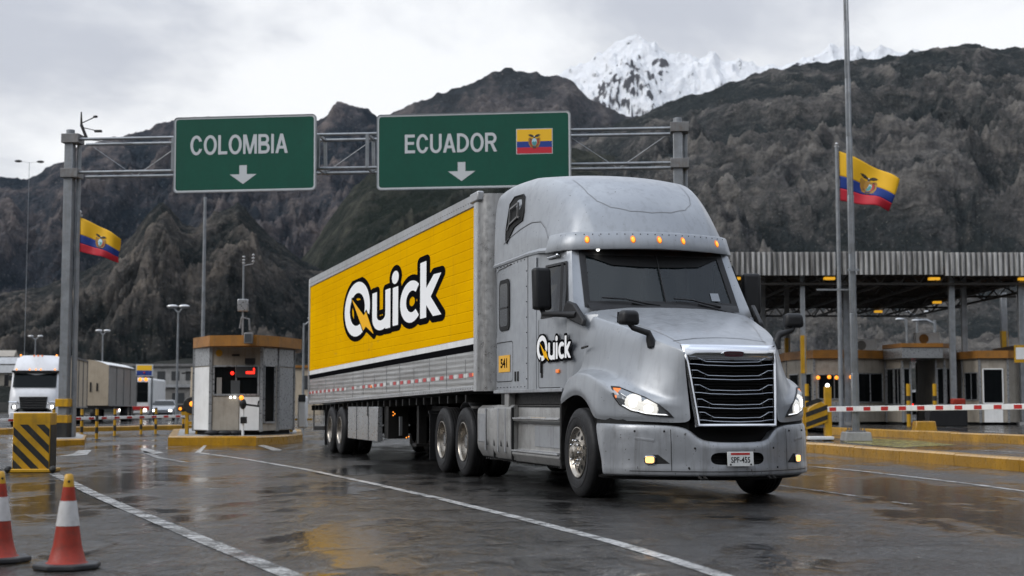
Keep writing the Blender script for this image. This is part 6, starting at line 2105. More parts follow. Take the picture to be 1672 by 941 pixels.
# ================================================================== TOLL BOOTHS
def inset_poly(P, k):
    c = sum((Vector((*p, 0)) for p in P), Vector()) / len(P)
    return [((c.x + (p[0] - c.x) * k), (c.y + (p[1] - c.y) * k)) for p in P]
def booth_root(label, o, group='toll booths'):
    return tag(empty('toll_booth', o), label, 'toll booth', group)
def wall_frame(P, i):
    """origin, along, outward normal and length of wall i of footprint P (counter-clockwise seen from above)"""
    a, c = Vector((*P[i], 0)), Vector((*P[(i + 1) % len(P)], 0))
    d = c - a; L = d.length; d /= L
    n = Vector((d.y, -d.x, 0))
    return a, d, n, L
def wall_box(P, i, u0, u1, z0, z1, lift, th, name, mat, parent, bevel=0.0):
    a, d, n, L = wall_frame(P, i)
    b = MB()
    p = [a + d * (u0 * L) + n * lift, a + d * (u1 * L) + n * lift]
    pts = [p[0] + Vector((0, 0, z0)), p[1] + Vector((0, 0, z0)), p[1] + Vector((0, 0, z1)), p[0] + Vector((0, 0, z1))]
    b.prism(pts, n * th)
    return b.build(name, mat, parent, bevel=bevel)
def wall_window(P, i, u0, u1, z0, z1, parent, frame='booth_steel', mull=1, name='window'):
    a, d, n, L = wall_frame(P, i)
    b = MB(); w = .045
    def q(u, z): return a + d * (u * L) + n * .018 + Vector((0, 0, z))
    du = w / L
    for s, e in ((q(u0, z0), q(u1, z0)), (q(u0, z1), q(u1, z1)), (q(u0, z0), q(u0, z1)), (q(u1, z0), q(u1, z1))): b.bar(s, e, .05, .05)
    for k in range(1, mull + 1):
        u = u0 + (u1 - u0) * k / (mull + 1); b.bar(q(u, z0), q(u, z1), .035, .04)
    f = b.build(name, M[frame], parent)
    b = MB(); b.poly([q(u0, z0) - n * .012, q(u1, z0) - n * .012, q(u1, z1) - n * .012, q(u0, z1) - n * .012]); b.build('pane', M['glass_dark'], f)
    return f
def toll_booth(label, P, z0, z1, roof_k, zr0, zr1, roof_mat, wall_mat, group='toll booths', roofP=None):
    c = sum((Vector((*p, 0)) for p in P), Vector()) / len(P)
    root = booth_root(label, (c.x, c.y, z0))
    Q = [(p[0] - c.x, p[1] - c.y) for p in P]
    b = MB()
    b.grid([[(x, y, z - z0) for x, y in Q] for z in (z0 + .12, z1)], close=True)
    b.build('walls', M[wall_mat], root)
    b = MB()
    q2 = inset_poly(Q, .93)
    b.grid([[(x, y, z) for x, y in q2] for z in (0, .13)], close=True); b.build('plinth', M['void'], root)
    for x, y in Q:
        b = MB(); b.bar((x, y, .1), (x, y, z1 - z0), .085); b.build('corner_post', M['booth_steel'], root)
    rp = [(x - c.x, y - c.y) for x, y in roofP] if roofP else inset_poly(Q, roof_k)
    b = MB()
    b.grid([[(x, y, z - z0) for x, y in rp] for z in (zr0, zr1)], close=True); b.poly([(x, y, zr0 - z0) for x, y in rp]); b.poly([(x, y, zr1 - z0) for x, y in inset_poly(rp, 1.0)])
    b.build('roof', M[roof_mat], root)
    return root, Q, c
# ---- the booth on the left island
def wp(px, Y): return (at(px, 640, Y).x, Y)
P = [wp(317, 42.3), wp(344, 41.05), wp(427, 41.0), wp(453, 41.9), wp(479, 43.3), wp(478, 45.2), wp(440, 46.2), wp(350, 46.2), wp(322, 45)]
RP = [wp(314, 41.9), wp(341, 40.3), wp(418, 40.0), wp(455, 40.9), wp(492, 42.7), wp(490, 45.6), wp(440, 46.8), wp(345, 46.8), wp(318, 45.4)]
Z0 = .232
booth, Q, bc = toll_booth('beige and steel toll booth with orange roof on its island', P, Z0, 2.70, 1, 2.68, 2.97, 'fascia', 'booth', roofP=RP)
H_ = 2.46
for i in (0, 1, 2, 3):
    wall_box(Q, i, .02, .98, 1.94, 2.46, .004, .02, 'upper_panel', M['booth_steel'] if i != 1 else M['booth'], booth)
wall_window(Q, 1, .06, .94, 1.12, 1.92, booth, 'booth_steel', 1, 'window')
wall_box(Q, 1, .05, .56, .14, 1.06, .004, .022, 'lower_panel', M['booth'], booth)
wall_box(Q, 1, .58, .96, .14, 1.06, .004, .024, 'service_door', M['white'], booth)
wall_box(Q, 0, .06, .94, .14, 1.90, .004, .02, 'side_panel', M['white'], booth)
wall_window(Q, 2, .14, .80, .35, 1.94, booth, 'booth_steel', 0, 'glazed_door')
wall_box(Q, 3, .08, .92, .14, 1.90, .004, .02, 'steel_panel', M['booth_steel'], booth)
a, d, n, L = wall_frame(Q, 1)
def wq(u, z, o): return a + d * (u * L) + n * o + Vector((0, 0, z))
b = MB(); b.prism([wq(.50, 1.60, .03), wq(.92, 1.60, .03), wq(.92, 1.90, .03), wq(.50, 1.90, .03)], n * .03); dsp = b.build('display', M['room_dark'], booth)
b = MB()
b.prism([wq(.70, 1.70, .062), wq(.87, 1.70, .062), wq(.87, 1.77, .062), wq(.70, 1.77, .062)], n * .006); b.prism([wq(.84, 1.775, .062), wq(.87, 1.775, .062), wq(.87, 1.86, .062), wq(.84, 1.86, .062)], n * .006)
b.build('red_digits', M['redlamp'], dsp)
b = MB(); b.sphere(wq(.43, 1.72, .06), .05, 8); b.build('red_light', M['redlamp'], booth)
b = MB(); b.prism([wq(.40, 1.12, .02), wq(.58, 1.12, .02), wq(.58, 1.52, .02), wq(.40, 1.52, .02)], n * .02); b.build('counter_screen', M['headlens'], booth)
b = MB(); b.prism([wq(.12, 1.14, .02), wq(.22, 1.14, .02), wq(.22, 1.60, .02), wq(.12, 1.60, .02)], n * .008); b.build('notice', M['tarp'], booth)
for u in (.41, .49):
    b = MB(); b.sphere(wq(u, 1.05, .10), .032, 6); b.build('counter_lamp', M['white_lamp'], booth)
b = MB(); b.box((0, 0, 0), (.2, .10, .05)); o = b.build('camera_arm', M['black'], booth); o.location = wq(.50, 2.22, .10)
b = MB(); b.box((0, 0, 0), (.26, .14, .16)); o = b.build('speaker_box', M['black'], booth); o.location = wq(.78, 2.05, .10)
b = MB(); k = [(.10 * math.cos(R(45 * i + 22)), .10 * math.sin(R(45 * i + 22))) for i in range(8)]
b.prism([wq(.16, 2.28, .03) + d * u + Vector((0, 0, v)) for u, v in k], n * .006); b.build('roundel', M['yellow'], booth)
# things on the roof
rm = tag(empty('antenna_mast', (bc.x - .0 + at(396, 560, 41.6).x - bc.x, 41.6, 2.97)), 'thin antenna mast with grey box on the toll booth roof', 'antenna')
b = MB(); b.tube([(0, 0, 0), (0, 0, 2.2)], .028, 8); b.build('shaft', M['steel'], rm, smooth=60)
b = MB(); b.box((-.0, 0, .92), (.30, .16, .34)); b.build('box', M['booth_steel'], rm, bevel=.02)
b = MB()
for x, z in ((0, 2.2), (.27, 2.25)):
    for k in range(3): b.sphere((x, 0, z - .08 + k * .09), .045, 6, (1, 1, .6))
b.tube([(0, 0, 2.05), (.27, 0, 2.1)], .012, 6); b.tube([(.27, 0, 2.1), (.27, 0, 2.4)], .012, 6)
b.build('insulators', M['alu'], rm, smooth=60)
fl_ = tag(empty('floodlight', (at(406, 560, 39.95).x, 39.93, 2.70)), 'small square floodlight fixed to the orange booth roof edge', 'floodlight')
b = MB(); b.box((0, 0, .18), (.24, .12, .30)); b.build('housing', M['steel_rusty'], fl_, bevel=.02)
b = MB(); b.box((0, -.064, .18), (.18, .006, .22)); b.build('lens', M['headlens'], fl_)
b = MB(); b.tube([(-.25, .05, .45), (-.2, .05, .75), (.0, .05, .70), (.02, .05, .40)], .03, 6); b.build('bracket', M['steel_rusty'], fl_)
# card terminal before the booth
tm = tag(empty('ticket_terminal', (at(396.5, 700, 40.4).x, 40.4, .235)), 'black ticket terminal with yellow lamp before the booth window', 'terminal')
b = MB(); b.tube([(0, 0, 0), (0, 0, .95)], .035, 8); b.build('post', M['white'], tm)
b = MB(); b.sphere((0, -.03, .86), .12, 8, (.8, .8, 1.2)); b.box((.02, 0, .42), (.16, .14, .18)); b.tube([(.05, 0, .85), (.45, -.1, .80)], .03, 6); b.tube([(.42, -.1, .80), (.44, -.1, .95)], .02, 6); b.build('reader', M['black'], tm, smooth=60)
b = MB(); b.sphere((-.04, -.06, 1.03), .065, 8); b.build('lamp', M['amber'], tm)
# clutter under the booth
for px, dz, w_, lab in ((345, .10, .30, 'black bag'), (368, .09, .34, 'dark sack'), (384, .08, .26, 'small dark bundle')):
    o = at(px, 705, 40.55); b = MB(); b.sphere((0, 0, .07), .17, 8, (w_ / .26, .6, .42))
    tag(b.build('sack', M['black'], None, smooth=60, loc=(o.x, 40.62, .235)), lab + ' lying at the foot of the beige booth panel', 'sack')
# ---- white cabinet by the trailer rear
o = at(489, 690, 46); cb = tag(empty('toll_cabinet', (o.x, 46, 0)), 'white toll machine cabinet beside the rear of the long trailer', 'cabinet')
b = MB(); b.box((.1, 0, .85), (.28, .4, 1.0)); b.build('body', M['white'], cb, bevel=.06)
b = MB(); b.box((.1, -.21, 1.28), (.22, .02, .22)); b.build('screen', M['room_dark'], cb)
b = MB(); b.bar((-.25, 0, 0), (-.25, 0, .9), .09); b.bar((-.5, 0, .62), (.4, 0, .62), .06); b.bar((-.5, 0, .86), (-.2, 0, .86), .06); b.build('rail', M['yellow'], cb)

# ---- booths under the canopy --------------------------------------
ZP = .2
def simple_booth(label, pxs, zt, zr0, zr1, fascia, wallm, windows, door=None, kroof=1.12):
    """pxs: [(px, Y)...] footprint of the faces in view, closed at the back"""
    P = [wp(*q) for q in pxs]
    back = max(y for _, y in P) + 2.6
    P = P + [(P[-1][0] + .2, back), (P[0][0] + .2, back)]
    r, Q, c = toll_booth(label, P, ZP, zt, kroof, zr0, zr1, fascia, wallm)
    for i, u0, u1, z0, z1, m in windows: wall_window(Q, i, u0, u1, z0, z1, r, 'booth_steel' if m < 9 else 'white', m % 9)
    return r, Q, c
bA, QA, cA = simple_booth('long beige booth with orange roof edge right behind the truck bonnet', [(1285, 70), (1330, 66.5), (1392, 66.2), (1446, 67.5)], 3.20, 3.18, 3.55, 'fascia', 'booth', [(0, .12, .45, .9, 2.3, 0), (0, .62, .92, .9, 2.3, 0), (1, .10, .95, 1.15, 2.25, 1), (2, .15, .9, 1.0, 2.3, 1)], kroof=1.06)
bB, QB, cB = simple_booth('glazed middle booth under a broad grey roof edge, left of the dark car', [(1447, 67.4), (1474, 65.6), (1487, 65.7)], 3.05, 3.02, 3.30, 'booth', 'booth', [(0, .08, .48, .9, 2.5, 0), (0, .54, .94, .9, 2.5, 1), (1, .12, .9, .9, 2.5, 0)], kroof=1.05)
rp = [(wp(px, Y)[0] - cB.x, wp(px, Y)[1] - cB.y) for px, Y in ((1443, 67.2), (1474, 65.0), (1541, 65.0), (1562, 66.8), (1562, 70.5), (1443, 70.5))]
b = MB(); b.grid([[(x, y, z) for x, y in rp] for z in (2.95, 3.40)], close=True); b.poly([(x, y, 3.40) for x, y in rp]); b.poly([(x, y, 2.95) for x, y in rp]); b.build('roof_edge', M['booth_steel'], bB)
rp2 = inset_poly(rp, 1.02)
b = MB(); b.grid([[(x, y, z) for x, y in rp2] for z in (3.42, 3.60)], close=True); b.poly([(x, y, 3.60) for x, y in rp2]); b.poly([(x, y, 3.42) for x, y in rp2]); b.build('roof_cap', M['fascia'], bB)
bE, QE, cE = simple_booth('narrow booth right of the dark car, behind the canopy column', [(1529, 65.7), (1543, 65.6), (1562, 67)], 3.05, 3.0, 3.2, 'booth', 'booth', [(0, .12, .9, .9, 2.5, 0), (1, .1, .9, .9, 2.5, 1)], kroof=1.0)
bC, QC, cC = simple_booth('right hand grey booth with white framed window under the canopy', [(1572, 66), (1600, 64.6), (1646, 64.4), (1700, 66)], 3.15, 3.12, 3.45, 'fascia', 'booth', [(0, .15, .9, 1.1, 2.3, 1), (1, .12, .82, .95, 2.45, 9)], kroof=1.08)
wall_box(QC, 1, .14, .80, .12, .85, .004, .02, 'lower_panel', M['white'], bC)
wall_box(QA, 1, .08, .95, .12, 1.0, .004, .02, 'lower_panel', M['booth_steel'], bA)
bD, QD, cD = simple_booth('dark far booth at the right picture edge', [(1648, 74), (1668, 72), (1720, 72)], 3.6, 3.55, 4.0, 'fascia', 'booth_steel', [(0, .2, .8, 1, 2.6, 0), (1, .1, .8, 1, 2.6, 1)])
def aircon(px, Y, z, label, mat):
    o = at(px, 600, Y); r = tag(empty('air_conditioner', (o.x, Y, z)), label, 'air conditioner', 'air conditioners on the booth roofs')
    b = MB(); b.box((0, 0, .30), (1.1, .5, .58)); b.build('case', M['white'], r, bevel=.03)
    b = MB(); b.lathe((-.2, -.255, .30), (0, -1, 0), [(.22, 0), (.22, .02), (.02, .02), (0, .02)], 18); b.build('fan_grille', M[mat], r)
    return r
aircon(1412, 69, 3.56, 'white air conditioner on the long booth roof behind the mast', 'tarp')
aircon(1514, 68, 3.82, 'white air conditioner with an orange fan on the middle booth', 'fascia')
for k, (px, py, Y) in enumerate(((1352, 616, 66), (1364, 617, 66.0), (1388, 616, 66.0), (1334, 617, 66.3))):
    o = at(px, py, Y); b = MB(); b.sphere((0, 0, 0), .09, 6); l = b.build('window_lamp', M['amber'], bA); l.location = o - Vector((cA.x, cA.y, ZP)) + Vector((0, -.25, 0))

# ================================================================== CANOPY
def fascia_mat():
    m, nt, b = principled('fascia_metal', (.5, .5, .5), .5, .1)
    co = n_coord(nt); x, y, z = n_sep(nt, co)
    st = n_noise(nt, n_map(nt, co, (3.1, 3, .25)), 1.4, 6, .7)
    bl = n_noise(nt, co, .5, 6, .6)
    c = n_mix(nt, n_range(nt, st, .36, .60), (.11, .105, .10), (.52, .515, .50))
    c = n_mix(nt, n_math(nt, 'MULTIPLY', n_range(nt, bl, .5, .75), .5), c, (.20, .19, .175))
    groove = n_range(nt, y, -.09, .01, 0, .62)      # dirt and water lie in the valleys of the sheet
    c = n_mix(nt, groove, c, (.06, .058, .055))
    setin(nt, b, 'Base Color', c)
    return m
M['fascia_sheet'] = fascia_mat()
CY0, CY1 = 64.0, 88.0
xa, xb = at(1120, 430, CY0).x, at(1760, 430, CY0).x
zt, zb = at(1400, 412, CY0).z, at(1400, 450, CY0).z
canopy = tag(empty('toll_canopy', ((xa + xb) / 2, CY0, ZP)), 'wide flat canopy with corrugated metal fascia over the toll lanes', 'canopy')
CO = Vector(((xa + xb) / 2, CY0, ZP))
joints = [at(x, 430, CY0).x for x in (1120, 1366, 1541, 1760)]
for k in range(3):
    j0, j1 = joints[k] + .03, joints[k + 1] - .03
    b = MB(); rows = [[], []]
    x = j0; i = 0
    dz = (0, .05, 0)[k] * 0 + (.0, .03, -.02)[k]
    while x < j1:
        for u, y in ((0, .02), (.05, -.09), (.13, -.09), (.18, .02)):
            if x + u > j1: break
            rows[0].append(Vector((x + u, CY0 + y - .01 * k, zt + dz)) - CO); rows[1].append(Vector((x + u, CY0 + y - .01 * k, zb + dz)) - CO)
        x += .235
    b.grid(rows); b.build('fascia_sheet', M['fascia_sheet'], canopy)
b = MB(); b.box(Vector(((xa + xb) / 2, (CY0 + CY1) / 2 + .2, zb + .35)) - CO, (xb - xa, CY1 - CY0, .12)); b.build('roof_deck', M['soffit'], canopy)
b = MB()
nx = 9
for k in range(nx):
    x = xa + (xb - xa) * (k + .5) / nx
    for z in (zb + .22, zb - .38): b.bar(Vector((x, CY0 + .5, z)) - CO, Vector((x, CY1, z)) - CO, .10)
    m = 10
    for i in range(m):
        y0, y1 = CY0 + .5 + (CY1 - CY0 - .5) * i / m, CY0 + .5 + (CY1 - CY0 - .5) * (i + 1) / m
        b.bar(Vector((x, y0, zb + .22 if i % 2 else zb - .38)) - CO, Vector((x, y1, zb - .38 if i % 2 else zb + .22)) - CO, .06)
for y in (CY0 + .4, CY0 + 8, CY0 + 16, CY1 - .3):
    for z in (zb + .2, zb - .34): b.bar(Vector((xa, y, z)) - CO, Vector((xb, y, z)) - CO, .10)
    m = 40
    for i in range(m):
        x0, x1 = xa + (xb - xa) * i / m, xa + (xb - xa) * (i + 1) / m
        b.bar(Vector((x0, y, zb + .2 if i % 2 else zb - .34)) - CO, Vector((x1, y, zb - .34 if i % 2 else zb + .2)) - CO, .05)
for k in range(24):
    y = CY0 + .3 + k; b.bar(Vector((xa, y, zb + .27)) - CO, Vector((xb, y, zb + .27)) - CO, .06)
b.build('roof_trusses', worn('truss_dark', (.06, .055, .05), .6, .3, .3, 1, (.03, .025, .02), .5, .2), canopy)
for px, py, Y in ((1354, 455, 64.4), (1525, 455.5, 64.4), (1672, 456, 64.4), (1434, 509, 80), (1200, 455, 64.4), (1530, 494, 74)):
    o = at(px, py, Y) - CO
    b = MB(); b.box(o, (.46 if Y < 70 else .38, .3, .11)); b.build('soffit_lamp', emit('canopy_lamp', (1.0, .50, .03), .65) if 'cl' not in M else M['cl'], canopy)
def column(px, Y, w, y_top, yellow=None, lean=0):
    x = at(px, 600, Y).x
    o = Vector((x, Y, ZP)) - CO; top = zb + .3 - ZP
    b = MB(); b.bar(o + Vector((0, 0, 0)), Vector((o.x, o.y, top)), w, w * .8)
    b.bar(o + Vector((w * .35, -w * .45, 0)), Vector((o.x + w * .35, o.y - w * .45, top)), w * .25, .03)
    c = b.build('column', M['steel'], canopy, bevel=.015)
    b = MB(); b.box(o + Vector((0, 0, .06)), (w * 2, w * 2, .12)); b.build('column_foot', M['concrete'], c)
    if yellow:
        z0, z1 = at(px, yellow[1], Y).z - ZP, at(px, yellow[0], Y).z - ZP
        b = MB(); b.bar(Vector((o.x, o.y, z0)), Vector((o.x, o.y, z1)), w * 1.12, w * .95); b.build('yellow_sleeve', M['yellow'], c)
column(1556, 64.7, .25, 450); column(1576, 66.2, .24, 450); column(1383, 66, .26, 450); column(1670, 64.7, .27, 450)
column(1641, 78, .30, 480, (541, 600)); column(1312, 64.6, .20, 500, (548, 610)); column(1286, 72, .22, 500, (552, 598)); column(1247, 68, .22, 480)
# yellow guard posts at the booths
gp = None
for px, Y, lab in ((1484, 61, 'yellow guard post left of the dark car'), (1527, 61, 'yellow guard post right of the dark car'), (1318, 61.5, 'slim yellow post nearest the barrier machine')):
    x = at(px, 680, Y).x
    if gp is None:
        gp = tag(empty('guard_post'), lab, 'guard post', 'yellow guard posts at the booths')
        b = MB(); b.cyl((0, 0, 0), (0, 0, 1.75), .085, .085, 14); b.build('shaft', M['yellow'], gp, smooth=40)
        b = MB(); b.cyl((0, 0, 1.05), (0, 0, 1.25), .089, .089, 14); b.cyl((0, 0, .5), (0, 0, .68), .089, .089, 14); b.build('black_bands', M['black_paint'], gp, smooth=40)
        o = gp
    else: o = copy_tree(gp)
    o['label'] = lab; o.location = (x, Y, .2)
pg = tag(empty('yellow_nose_block', (at(1509, 700, 50.5).x, 50.5, .0)), 'yellow sloping concrete nose on the far kerb below the dark car', 'kerb block')
b = MB(); b.box((0, 0, .26), (.80, .6, .52), taper=.82); b.build('block', M['yellow_kerb'], pg, bevel=.03)
for px, lab in ((1545, 'dark plastic crate beside the canopy column on the far kerb'),):
    o = at(px, 690, 58); r = tag(empty('crate', (o.x, 58, .2)), lab, 'crate')
    b = MB(); b.box((0, 0, .45), (1.5, .7, .85)); b.build('box', M['black'], r, bevel=.04)
    b = MB(); b.box((.45, -.1, 1.0), (.5, .4, .25)); b.build('orange_lid', M['cone_orange'], r, bevel=.04)
sb = tag(empty('notice_board', (at(1668, 578, 62.8).x, 62.8, at(1668, 578, 62.8).z)), 'yellow framed notice fixed to the canopy column at the right edge', 'notice')
b = MB(); b.box((0, 0, 0), (.62, .04, .75)); b.build('frame', M['yellow'], sb)
b = MB(); b.box((0, -.023, .02), (.5, .006, .5)); b.build('sheet', M['white'], sb)

# ================================================================== OTHER VEHICLES
def simple_wheel(parent, x, y, r, w, out):
    b = MB(); ax = (0, out, 0)
    b.lathe((x, y, r), ax, [(r * .58, 0), (r * .95, .0), (r, -.03), (r, -w + .03), (r * .9, -w)], 24); t = b.build('wheel', M['rubber'], parent, smooth=50)
    b = MB(); b.lathe((x, y, r), ax, [(r * .58, -.01), (r * .5, -.04), (r * .2, -.03), (0, 0)], 20); b.build('rim', M['alu_rim'], t, smooth=50)
def bus_truck(label, o, rz, paint, cat='truck'):
    """front view of a conventional sleeper truck; local +X forward"""
    r = tag(empty('white_truck', o, rz), label, cat)
    W_ = 1.24
    b = MB()
    b.grid([[(-2.6, y, z) for y, z in ((-W_, .9), (-W_, 2.6), (-W_ * .96, 3.1), (-W_ * .86, 3.55), (-W_ * .6, 3.68), (0, 3.7), (W_ * .6, 3.68), (W_ * .86, 3.55), (W_ * .96, 3.1), (W_, 2.6), (W_, .9))],
            [(-.6, y, z) for y, z in ((-W_, .9), (-W_, 2.55), (-W_ * .95, 3.05), (-W_ * .84, 3.5), (-W_ * .6, 3.64), (0, 3.66), (W_ * .6, 3.64), (W_ * .84, 3.5), (W_ * .95, 3.05), (W_, 2.55), (W_, .9))],
            [(.05, y, z) for y, z in ((-W_, .9), (-W_ * .98, 2.1), (-W_ * .94, 2.72), (-W_ * .86, 2.86), (-W_ * .6, 2.9), (0, 2.92), (W_ * .6, 2.9), (W_ * .86, 2.86), (W_ * .94, 2.72), (W_ * .98, 2.1), (W_, .9))],
            [(.55, y, z) for y, z in ((-W_, .9), (-W_ * .97, 1.6), (-W_ * .92, 1.92), (-W_ * .8, 1.95), (-W_ * .6, 1.97), (0, 1.98), (W_ * .6, 1.97), (W_ * .8, 1.95), (W_ * .92, 1.92), (W_ * .97, 1.6), (W_, .9))],
            [(.70, y, z) for y, z in ((-W_ * .98, .62), (-W_ * .96, 1.0), (-W_ * .86, 1.5), (-W_ * .7, 1.72), (-W_ * .5, 1.76), (0, 1.78), (W_ * .5, 1.76), (W_ * .7, 1.72), (W_ * .86, 1.5), (W_ * .96, 1.0), (W_ * .98, .62))],
            [(.84, y, z) for y, z in ((-W_ * .9, .5), (-W_ * .88, .9), (-W_ * .76, 1.35), (-W_ * .62, 1.55), (-W_ * .45, 1.58), (0, 1.6), (W_ * .45, 1.58), (W_ * .62, 1.55), (W_ * .76, 1.35), (W_ * .88, .9), (W_ * .9, .5))],
            [(.88, y, z) for y, z in ((-W_ * .86, .45), (-W_ * .84, .6), (-W_ * .72, .8), (-W_ * .6, .9), (-W_ * .42, .95), (0, 1.0), (W_ * .42, .95), (W_ * .6, .9), (W_ * .72, .8), (W_ * .84, .6), (W_ * .86, .45))]])
    body = b.build('cab', paint, r, smooth=45)
    b = MB(); b.poly([(.12, -1.06, 2.70), (.12, 1.06, 2.70), (.56, 1.08, 1.98), (.56, -1.08, 1.98)])
    for p in b.bm.verts: p.co.x += .04
    b.build('windscreen', M['glass_dark'], r)
    b = MB(); b.box((.14, 0, 2.80), (.35, 2.35, .10)); b.build('visor', M['black'], r, bevel=.02)
    b = MB()
    b.prism([((.86), -.62, .86), ((.86), .62, .86), ((.83), .70, 1.50), ((.83), -.70, 1.50)], (.05, 0, 0)); gr = b.build('grille', M['black'], r)
    b = MB()
    for k in range(5): b.box((.92, 0, .94 + k * .125), (.02, 1.25 + .03 * k, .03))
    b.build('grille_bars', M['chrome'], gr)
    b = MB(); b.box((.84, 0, .55), (.25, 2.3, .35)); b.build('bumper', paint, r, bevel=.06)
    for s in (-1, 1):
        b = MB(); b.box((.78, s * .93, .98), (.2, .32, .22)); b.build('headlight', M['headlens'], r, bevel=.05)
        b = MB(); b.sphere((.89, s * .93, .98), .075, 6); b.build('lamp', M['white_lamp'], r)
        b = MB(); b.box((.1, s * 1.45, 2.35), (.12, .22, .62)); b.build('mirror', M['black'], r, bevel=.04)
        b = MB(); b.tube([(.80, s * .66, 1.12), (.93, s * .80, 1.22), (.90, s * 1.2, 1.22)], .035, 6); b.build('guard_bar', M['chrome'], r)
        simple_wheel(r, -.25, s * 1.2, .5, .3, s); simple_wheel(r, -4.4, s * 1.2, .5, .5, s)
    for y in (-.95, -.3, 0, .25, .95):
        b = MB(); b.sphere((.22, y, 2.90), .045, 6); b.build('marker_light', M['amber'], r)
    for y in (-.2, 0, .2):
        b = MB(); b.sphere((-.55, y, 3.63), .045, 6); b.build('roof_light', M['amber_soft'], r)
    for y in (-.9, .9):
        b = MB(); b.sphere((-.8, y, 3.66), .05, 6); b.build('beacon', M['amber'], r)
    b = MB(); b.box((-3.6, 0, .75), (5.2, .9, .3)); b.build('chassis', M['chassis'], r)
    return r
o = at(58, 660, 76)
RZW = R(-90 + 10.5)
wt = bus_truck('white sleeper truck waiting behind the striped block', (o.x, 76, 0), RZW, worn('white_truck_paint', (.62, .62, .63), .35, 0, .08, 1, (.3, .28, .26), .25, .2, coat=.2))
def box_body(name, label, o, rz, L, W_, z0, z1, side, front, roof=None, cat='trailer', arch=0.0):
    r = tag(empty(name, o, rz), label, cat)
    b = MB()
    rows = []
    for x in (0, -L):
        rows.append([(x, -W_ / 2, z0), (x, -W_ / 2, z1)] + [(x, -W_ / 2 + W_ * k / 8, z1 + arch * math.sin(math.pi * k / 8)) for k in range(1, 8)] + [(x, W_ / 2, z1), (x, W_ / 2, z0)])
    b.grid(rows, close=True); b.build('body', side, r)
    b = MB(); b.poly([Vector(p) + Vector((.004, 0, 0)) for p in rows[0]]); b.build('front_wall', front, r)
    b = MB(); b.poly(rows[1]); b.build('rear_wall', side, r)
    if roof:
        b = MB(); b.grid([[Vector(p) + Vector((.0, 0, .01)) for p in row[1:-1]] for row in rows]); b.build('roof_skin', roof, r)
    b = MB(); b.box((-L / 2, 0, z0 - .12), (L, .9, .24))
    b.build('chassis', M['chassis'], r)
    for s in (-1, 1):
        b = MB(); b.bar((0, s * (W_ / 2 + .02), z1), (-L, s * (W_ / 2 + .02), z1), .08); b.bar((0, s * (W_ / 2 + .02), z0), (-L, s * (W_ / 2 + .02), z0), .08)
        for k in range(5): b.bar((-L * k / 4, s * (W_ / 2 + .02), z0), (-L * k / 4, s * (W_ / 2 + .02), z1), .06)
        b.build('side_frame', M['steel_rusty'], r)
        for x in (-L * .72, -L * .86): simple_wheel(r, x, s * (W_ / 2 - .02), .5, .5, s)
    return r
fw = Vector((math.cos(RZW), math.sin(RZW), 0))
ob = Vector((o.x, 76, 0)) - fw * 2.9
bx = box_body('box_trailer', 'tan box body coupled behind the white truck', ob, RZW, 10.0, 2.55, .95, 3.7, M['tan'], M['tan'], None)
b = MB(); b.box((-2.0, 1.275, 1.9), (.5, .02, .9)); b.box((-1.1, 1.275, 1.2), (.35, .02, .5)); b.build('side_door', M['black'], bx)
o2 = at(141, 650, 92)
RZ2 = R(-90 + 5.5)
tr2 = box_body('tarpaulin_trailer', 'grey tarpaulin trailer with pale arched roof behind the tan box', (o2.x + .1, 92, 0), RZ2, 11, 2.5, 1.05, 3.55, M['tarp'], M['tan'], M['white'], arch=.35)
b = MB(); b.box((.03, .55, 2.2), (.02, .10, .5)); b.box((.03, .15, 2.2), (.02, .10, .6)); b.build('front_handles', M['black'], tr2)
o3 = at(217, 650, 110)
bus = tag(empty('bus', (o3.x, 110, 0), R(-90 + 6)), 'white bus with tall dark windscreen behind the grey trailer', 'bus')
b = MB(); b.box((-4.5, 0, 1.75), (9, 2.5, 2.7)); b.build('body', M['white'], bus, bevel=.15)
b = MB(); b.box((.01, 0, 2.05), (.04, 2.2, 1.5)); b.build('windscreen', M['glass_dark'], bus, bevel=.01)
b = MB(); b.box((.03, 0, 2.05), (.05, 2.2, .05)); b.build('windscreen_bar', M['black'], bus)
b = MB(); b.box((.03, 0, .85), (.05, 2.4, .28)); b.build('red_band', M['red'], bus)
for s in (-1, 1):
    b = MB(); b.sphere((.05, s * .9, .72), .11, 6); b.build('headlight', M['white_lamp'], bus)
    simple_wheel(bus, -2, s * 1.22, .48, .3, s); simple_wheel(bus, -7, s * 1.22, .48, .3, s)
o4 = at(236, 605, 100)
ls = tag(empty('lane_sign', (o4.x, 100, 0)), 'yellow and blue lane sign with two amber lamps above the bus', 'lane sign')
z = o4.z
b = MB(); b.bar((.5, .1, 0), (.5, .1, z), .12); b.build('post', M['steel'], ls)
b = MB(); b.box((0, 0, z), (1.15, .10, .80)); b.build('board', M['sign_white'], ls)
b = MB(); b.box((0, -.055, z + .17), (1.02, .01, .34)); b.build('yellow_field', EM['yel'], ls)
b = MB(); b.box((0, -.055, z - .18), (1.02, .01, .32)); b.build('blue_field', EM['blue'], ls)
b = MB(); b.sphere((0, -.06, z - .16), .07, 6); b.build('red_mark', M['red'], ls)
for x in (-.28, .12):
    b = MB(); b.sphere((x, -.05, z - .62), .12, 8); b.build('amber_lamp', M['amber'], ls)
